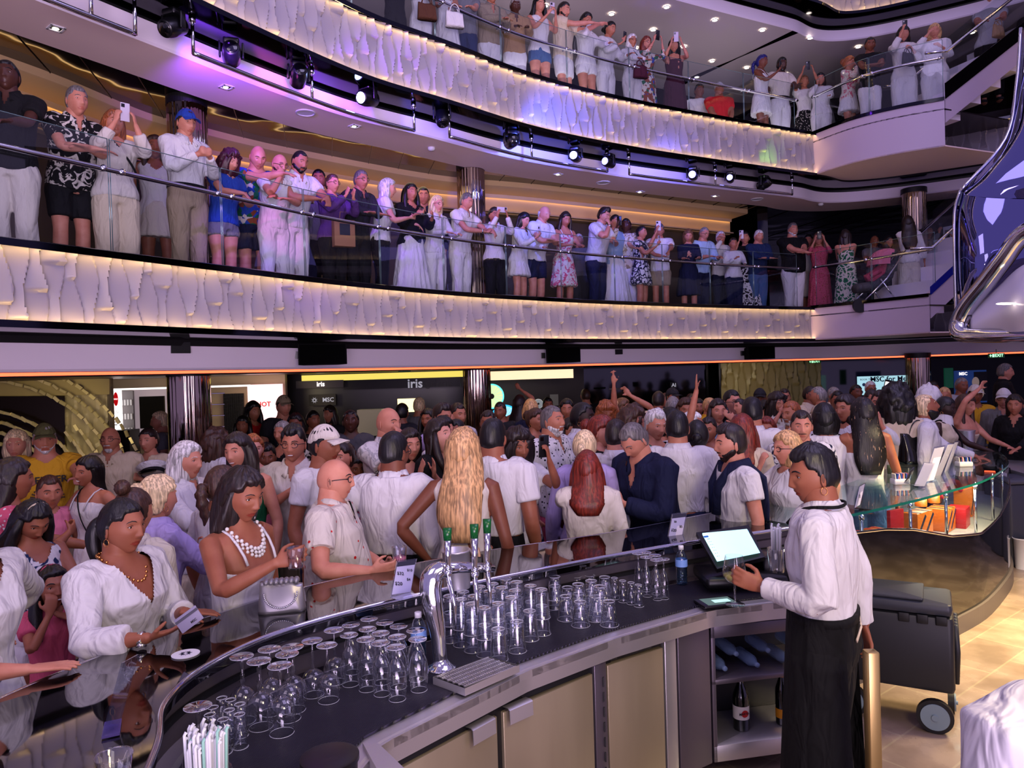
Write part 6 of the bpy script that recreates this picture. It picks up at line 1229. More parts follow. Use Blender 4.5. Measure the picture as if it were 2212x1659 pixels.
sw = cat([at_y(x_, y_, y3) for x_, y_, y3 in ((2290,470,7.6), (2212,505,7.9), (2168,560,8.1), (2128,612,8.3), (2090,660,8.5), (2072,700,8.6), (2080,722,8.5), (2140,724,8.2), (2290,718,7.6))], 8); mb = MB(); mb.tube(sw, .075, .10, ref=(0,1,0), n=18); obj('chrome_rim', mb, M_chrome, sc_e, smooth=True)
facet('white_hull', [[(2290,545,7.5),(2290,640,7.2),(2290,712,7.4)], [(2212,572,7.9),(2212,650,7.6),(2212,716,7.7)], [(2160,618,8.2),(2160,670,8.0),(2160,718,8.1)], [(2100,675,8.5),(2100,698,8.4),(2100,720,8.4)]], mat('hull_grey', (.82,.80,.88), .25, 0.))
facet('lilac_hull', [[(2290,490,7.55),(2290,545,7.5)], [(2212,530,7.88),(2212,572,7.87)], [(2176,585,8.06),(2160,618,8.14)]], mat('hull_lilac', (.60,.56,.85), .4), False) if 0 else None
p = at_y(2172,656,7.75); mb = MB(); mb.ell(p, (.10,.01,.012)); obj('recessed_lamp', mb, M_wem, sc_e, smooth=True)
# pushchair on the landing
e = empty('pushchair', (*at_y(1885,640,12.3)[:2], 2.85)); e.location = (6.15, 12.5, 2.85); tag(e, 'baby pushchair with pink hood and a child in pink', 'pushchair'); o0 = np.array(e.location)
mb = MB(); 
for s_ in (-1, 1): mb.tube([(-.35,s_*.22,.12), (.1,s_*.22,.55), (.42,s_*.22,1.0)], .014, n=8); mb.tube([(.3,s_*.22,.12), (.0,s_*.22,.55)], .014, n=8)
mb.tube([(.42,-.22,1.0), (.42,.22,1.0)], .016, n=8); obj('frame', mb, M_chrome, e, smooth=True)
for s_ in (-1, 1):
    for x_ in (-.35,.3): mb = MB(); mb.tube([(x_,s_*.22-.02,.12), (x_,s_*.22+.02,.12)], .12, n=24); obj('wheel', mb, M_black, e, auto=40)
mb = MB(); mb.tube([(-.32,0,.42), (0,0,.45), (.2,0,.62), (.28,0,.85)], [.15,.18,.18,.16], [.08,.1,.1,.08], ref=(0,1,0), n=16); obj('seat', mb, cloth('dgrey'), e, smooth=True)
th = np.linspace(-.3, 1.5, 9)[:, None]; a = np.linspace(-1.4, 1.4, 15)[None, :]; mb = MB(); mb.grid(np.stack([.20-.30*np.sin(th)*np.cos(a)*1.0, .26*np.sin(a)*np.ones_like(th), .78+.30*np.cos(th)*np.cos(a*.6)], -1)); obj('hood', mb, cloth('pink'), e, smooth=True)
mb = MB(); mb.tube([(-.1,0,.55), (.1,0,.68), (.2,0,.80)], [.09,.12,.08], ref=(0,1,0), n=14); mb.tube([(.05,-.12,.7), (-.1,-.1,.62)], .04, n=10); mb.tube([(.05,.12,.7), (-.1,.1,.62)], .04, n=10); b_ = obj('baby', mb, cloth('rose'), smooth=True); b_.location = e.location; tag(b_, 'baby in pink lying in the pushchair', 'person'); mb = MB(); mb.ell((.17,0,.88), (.075,.07,.085)); obj('head', mb, skin(1), b_, smooth=True)
# ---------------------------------------------------------------- held things
M_ph = mat('phone_case_dark', (.05,.05,.07), .3); M_phl = mat('phone_case_pale', (.75,.72,.78), .3); M_scr = mat('phone_screen', (.2,.25,.3), .1, emis=(.5,.6,.75), es=.6)
_ph = {}
def phone(p, up, nrml, label, pale=False, wide=False):
    up = nrm(up); n_ = nrm(nrml-up*(nrml@up)); sd = np.cross(up, n_)
    if wide: up, sd = sd, -up
    e = empty('smartphone'); tag(e, label, 'phone')
    if pale not in _ph:
        mb = MB(); mb.box((0,0,0), (.074,.009,.152), bev=.004); a = obj('case', mb, M_phl if pale else M_ph, e, auto=40); mb = MB(); mb.box((0,-.005,0), (.066,.001,.142)); b = obj('screen', mb, M_scr, e); mb = MB(); mb.box((.018,.006,.052), (.028,.004,.030), bev=.002); c = obj('camera_bump', mb, M_blackgloss, e); _ph[pale] = (a, b, c)
    else:
        for q in _ph[pale]: c = q.copy(); COL.objects.link(c); c.parent = e
    Mx = basis(-sd, n_, up); e.matrix_world = Matrix.Translation(tuple(p)) @ Matrix([list(r) for r in Mx]).to_4x4()
_gl = {}
def tumbler(p, label, col=None, h=.10, r=.034):
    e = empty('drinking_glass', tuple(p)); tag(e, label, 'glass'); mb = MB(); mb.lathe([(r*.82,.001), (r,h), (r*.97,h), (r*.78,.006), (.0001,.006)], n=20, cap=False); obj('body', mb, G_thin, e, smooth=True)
    if col: mb = MB(); mb.lathe([(r*.76,.007), (r*.88,h*.5)], n=18); obj('drink', mb, mat('drink_'+col, COLS[col], .15, alpha=.8), e, smooth=True)
def short(l):
    w_ = l.replace('person ', '', 1).split(); return ' '.join(w_[:9])
def edge_y(px, z, o):
    C = offset(E0 if z < 4 else E1, o); X = np.array([proj((x, y, z))[0] for x, y in C]); k = C[:, 1] > 1.; X, Y = X[k], C[k, 1]; m_ = np.argmax(X > 1900) or len(X); return float(np.interp(px, X[:m_], Y[:m_]))
def crowd(tab, zf, grp, lvl=None, doff=.75):
    for ln in tab.strip().split('\n'):
        f = ln.split('|')
        if len(f) < 6: continue
        px, top, Y, rot = float(f[0]), float(f[1]), f[2].strip(), float(f[3]); lab = 'person '+f[5].strip(); sp = f[4].strip()
        z = zf; ht = None
        for tk in sp.split():
            if tk.startswith('zf='): z = float(tk[3:])
        if Y.startswith('='): Y = Y[1:]
        elif lvl: Y = edge_y(px, lvl, doff+float(Y or 0))
        I = person(px, top, float(Y), rot, sp, lab, None, z, ht)
        a = dict(R=sp.split('@')[1].split(' ')[0].split(',')[0], L=sp.split('@')[1].split(' ')[0].split(',')[-1]) if '@' in sp else {}
        pale = 'pale=' in sp
        for s_ in 'RL':
            if a.get(s_, '').startswith('phone') and 'noph' not in sp and not (s_ == 'L' and a.get('R', '').startswith('phone')):
                g_, d, n_, sd = I['a'+s_]; two = a.get('L', '').startswith('phone') and s_ == 'R'
                p = g_+np.array((0,0,.03)); 
                if two: p = (I['aR'][0]+I['aL'][0])/2+np.array((0,0,.03))
                fw = I['RZ']@np.array((0,1.,0)); phone(p, np.array((0,0,1.))+fw*.1, fw, 'phone held by '+short(lab), pale, 'wide=' in sp); break
        for s_ in 'RL':
            if a.get(s_) == 'glass' and 'nogl' not in sp: g_ = I['a'+s_][0]; tumbler(g_-np.array((0,0,.04)), 'drink held by '+short(lab), 'rust'); break
        if 'hb=' in sp:
            c_ = [t_ for t_ in sp.split() if t_.startswith('hb=')][0][3:]; p = I['aL'][0]-np.array((0,0,.30)); handbag(p-I['RZ']@np.array((.0,-.03,0)), .24, .10, .19, 20, cloth(c_), c_+' bag carried by '+short(lab))
LOW = """
15|131||20|m sk=5 hair=crop:black top=short:black bot=pants:offwhite @glass,rail hp=-5 nogl=1|in black shirt with dark skin holding a drink at the balcony end
165|186||55|m sk=1 hair=short:salt top=short:black~offwhite~floral bot=shorts:black @cross,cross ln=14 hp=-5 belly=1|with grey hair in palm print shirt leaning on the glass
245|238||45|f sk=1 hair=mid:ginger top=blouse:offwhite bot=wide:cream @phone,phone w=1.15 pale=1 bag=f|with ginger hair filming in cream top and loose cream trousers
333|292|.7|30|f sk=3 hair=long:brown top=tank:white bot=mini:offwhite @down,down|half hidden in short pale skirt behind the cap wearer
403|236||55|m sk=1 hair=short:dark hat=cap:blue top=shirt:white bot=pants:khaki @clasp,clasp tuck=1 belt=1 hp=8|in bright blue cap, white shirt and khaki trousers
436|352|.9|30|m sk=2 hair=short:dark top=short:lilac bot=pants:purple @down,down|in lilac shirt standing behind the blue cap wearer
500|326||60|f sk=1 hair=curly:plumh top=tee:blue bot=sshorts:grey @dangle,rail ln=12 hp=10 w=1.15|with curly dark hair in blue t-shirt and grey shorts
560|313|.15|35|m sk=1 hair=bald:dark top=tee:blue~rust~multi bot=shorts:navy @point,rail ln=22 hp=18 w=1.1|with bald head in tie-dye shirt bending over the rail
607|331||50|m sk=1 hair=bald:dark beard=stub spec=1 top=polo:white bot=pants:white @chin,cross ln=12 hp=12|with bald head, glasses and white polo shirt
652|323||50|m sk=2 hair=buzz:black beard=full top=polo:white bot=pants:white @cross,dangle ln=14 hp=14 w=1.08|with black beard in white polo and white trousers
688|366|.8|10|m sk=2 hair=short:black top=tee:grey bot=pants:black @glass,down|raising a wine glass behind the bearded man
717|376||55|f sk=1 hair=short:brown spec=1 top=cardi:purple bot=pants:black @clap,clap w=1.1|with glasses in purple cardigan clapping at the rail
780|367||50|m sk=2 hair=short:salt spec=1 top=shirt:char bot=pants:black @cross,cross ln=8|with glasses in dark shirt with folded arms
838|386||105|f sk=0 hair=mid:silver top=tee:white bot=pants:black @glass,dangle ln=8 w=1.1 nogl=1|with silver hair in white tee turned toward the neighbour
886|396||40|f sk=2 hair=long:black top=blouse:black bot=maxi:white @glass,glass|with long dark hair in black top and long white skirt
914|404|.5|10|m sk=2 hair=short:black top=jacket:navy bot=pants:black @down,down|in dark jacket looking out between two women
944|423||45|f sk=0 hair=mid:lblond spec=1 top=shirt:white bot=pants:white @rail,rail ln=6|with blond hair, glasses and white blouse at the rail
1012|416||55|m sk=1 hair=short:salt top=polo:white bot=pants:white @cross,dangle ln=10 hp=14 watch=R|with grey hair in white polo and white trousers checking a watch
1067|448||25|f sk=2 hair=updo:dark top=shirt:white bot=pants:black @phone,phone wide=1 pale=1 hp=4|in white jacket filming with a phone held sideways
1135|459||55|f sk=1 hair=mid:black top=cardi:white bot=mini:white @phonelow,rail ln=8 hp=15 pale=1|with dark hair in white cardigan and tiny white skirt
1180|444||45|m sk=1 hair=fringe:silver top=polo:white bot=shorts:navy @cross,cross ln=16 hp=14 w=1.1|with balding head, white polo and dark shorts
1223|457||25|f sk=2 hair=long:dark top=dress:offwhite~rose~floral bot=none @rail,rail hp=16 ln=5|with long dark hair in short floral dress
1250|505|1.1|-10|f sk=1 hair=short:silver top=tee:grey bot=pants:dgrey @down,down|with short pale hair sitting low behind the floral dress
1309|448||50|m sk=1 hair=quiff:dark top=short:white bot=pants:navy @chin,cross ln=12 hp=14 w=1.08 watch=R|with quiff in white shirt resting chin on a hand
1328|463|.35|30|f sk=1 hair=bun:dark top=tee:ldenim bot=maxi:white @down,rail|in denim top and long white skirt behind the quiffed man
1352|471|.3|-20|m sk=5 hair=crop:black top=shirt:offwhite~khaki~floral bot=pants:white @phone,down|with dark skin in speckled white shirt holding a phone
1385|488||55|f sk=2 hair=short:black top=tdress:navy~white~leaf bot=none @phonelow,rail len=.36 pale=1 w=1.1|with short black hair in navy and white printed romper
1424|483||-5|m sk=2 hair=curlyx:salt top=short:white bot=shorts:khaki @phone,dangle hp=12 pale=1|with grey curls in white shirt and khaki shorts filming
1487|495||-5|f sk=1 hair=bob:lbrown top=ldress:navy bot=none @rail,rail hp=16 ln=5 len=.27|with brown bob in navy dress by the rail
1524|489||25|m sk=1 hair=buzz:grey spec=1 top=roll:lblue bot=pants:navy @rail,rail hp=14 ln=10 w=1.1|in pale blue rolled-sleeve shirt with hands on the rail
1556|499|.4|15|m sk=1 hair=short:silver spec=1 top=shirt:white bot=pants:navy @mouth,down|with white hair covering the mouth with a hand
1584|513||0|f sk=2 hair=short:dark top=shirt:white bot=pants:navy @clasp,rail hp=5|smiling in white shirt leaning over crossed hands
1609|500|.25|-20|f sk=1 hair=short:black top=tee:black bot=maxi:white~black~leaf @phone,down pale=1|in black top and black-and-white leaf skirt
1640|496||10|m sk=1 hair=short:silver top=shirt:dblue bot=jeans:denim @cross,cross hp=8 w=1.1 ln=5|with silver hair in dark blue shirt and jeans
1712|481||10|m sk=1 hair=short:salt beard=mid bc=silver top=short:black bot=pants:white @cross,cross w=1.18 belly=1|with grey beard in black polo shirt and white trousers
1746|506|.6|-30|f sk=2 hair=bun:black top=tank:white bot=skirt:offwhite @down,down|with black hair in pale skirt behind the leopard print dress
1768|502||-20|f sk=1 hair=wavy:lbrown top=ldress:rose~rust~spot bot=none @phone,phone len=.12 hp=2|filming in leopard print dress near the landing
"""  # lilac and purple behind the blue cap: purple light painted into the clothes
LAND = """
1826|496|=13.3|150|f sk=1 hair=mid:dark top=mdress:offwhite~green~leaf bot=none @cross,rail len=.1|in white dress with green leaves turned to the pushchair
1889|508|=13.9|0|m sk=3 hair=bald:dark top=tee:grey bot=pants:black @glass,down nogl=1|with bald head in grey shirt behind the pushchair
1920|510|=13.5|10|f sk=2 hair=bob:black top=shirt:teal bot=pants:dgrey @down,down|in teal shirt leaning over the pushchair
1960|466|=12.6|165|f sk=1 hair=vlong:dark top=blouse:white bot=wide:offwhite @down,point w=.88|with long dark hair in white suit with an arm stretched out
2003|487|=13.6|20|m sk=2 hair=pony:black top=shirt:grey bot=pants:black @phone,down|with black hair looking down from the lower staircase
2046|500|=13.6|-30|f sk=2 hair=short:black top=shirt:maroon bot=pants:black~white~leaf @phone,phone|in maroon top filming from the lower staircase
"""
UP = """
850|-75||10|m sk=2 hair=short:black top=tee:black bot=pants:black @rail,rail|in black trousers standing at the upper rail by the frame top
905|-62||10|f sk=2 hair=long:dark top=tee:white bot=shorts:white @rail,rail hb=brown|in white shorts with a brown bag on the upper balcony
962|-45||10|f sk=2 hair=long:dark top=dress:white bot=none @rail,rail hb=white|in short white dress holding a pale clutch bag
1003|-40||0|m sk=1 hair=short:dark top=tee:grey bot=jeans:dblue @rail,rail|in dark jeans on the upper balcony beside the white dress
1062|-28||25|m sk=2 hair=short:dark top=jacket:khaki bot=pants:white @cross,rail ln=10|in khaki jacket and white trousers with head above the frame
1114|-6||15|m sk=5 hair=crop:grey top=jacket:tan bot=pants:white @rail,rail hp=15 ln=8|with dark skin in tan jacket looking down
1166|-8||30|f sk=1 hair=long:black top=tank:white bot=sshorts:denim @phonelow,phonelow hp=12 pale=1|with long black hair in denim shorts reading a phone
1220|4||55|m sk=1 hair=short:dark beard=stub top=short:cream bot=shorts:white @point,reach hp=12|in cream shirt and white shorts reaching forward
1268|27||35|f sk=2 hair=vlong:black top=shirt:white bot=sshorts:white @chin,rail hp=12|with very long black hair in white shirt and shorts
1321|45||45|f sk=2 hair=bun:black top=blouse:white bot=pants:white @phonelow,rail ln=8 hp=14|with dark tied hair in white blouse leaning with a phone
1364|74||25|f sk=2 hair=bob:silver spec=1 top=shirt:white bot=pants:white @cross,cross bag=f hb=plum|with silver bob and plum shoulder bag
1395|79||30|f sk=1 hair=bob:red spec=1 top=ldress:rust~offwhite~multi bot=none @phone,phone len=.1|with red hair in brown patterned dress filming
1455|84||-5|f sk=1 hair=mid:black top=mdress:plum bot=none @phone,phone len=.1 pale=1|with dark hair in strapless plum dress holding a pale phone
1648|117||45|f sk=4 hair=braid:blue top=dress:white bot=none @phonelow,hip hp=10 len=.37|with long braids in tight white mini dress
1690|123||15|m sk=5 hair=short:black beard=full top=short:offwhite bot=pants:white @down,rail tuck=1 belt=1 hp=10 ln=5 w=1.08|with full black beard in cream shirt and belt
1737|163|.2|-10|f sk=2 hair=short:lbrown top=tee:white bot=skirt:black~offwhite~spot @phoneup,phoneup|holding a phone overhead in spotted black skirt
1772|158|-.1|-15|f sk=1 hair=bob:black top=cardi:white bot=pants:white @chin,rail w=1.1|with black bob in white cardigan resting on the rail
"""
UPL = """
1835|121|=13.2|40|f sk=2 hair=updo:ginger top=shirt:offwhite~rose~floral bot=mini:white @chin,cross hp=8 hr=10|in pink floral shirt and short white skirt smiling
1880|79|=12.6|-15|m sk=4 hair=crop:black top=tee:black bot=jeans:white @cross,cross ln=8 hp=10|in black tee with folded arms on the upper landing
1951|57|=12.5|-15|f sk=1 hair=bob:black top=blouse:white bot=wide:white @phone,clasp hb=dgrey|with black bob in white suit holding a phone and handbag
2018|51|=12.2|-25|f sk=1 hair=bob:blond top=blouse:white bot=wide:white @mouth,clasp w=1.15 hp=8|with curly blond hair in loose white outfit
2137|-20|=12.9|-30|f sk=1 hair=mid:ginger top=tee:lgrey bot=pants:black @rail,rail zf=6.45 w=1.15 hb=tan|in grey tee with tan bag on the upper staircase
2228|5|=12.6|-30|m sk=2 hair=short:dark top=shirt:black bot=pants:black @down,down zf=6.6|in black at the very edge of the upper staircase
"""
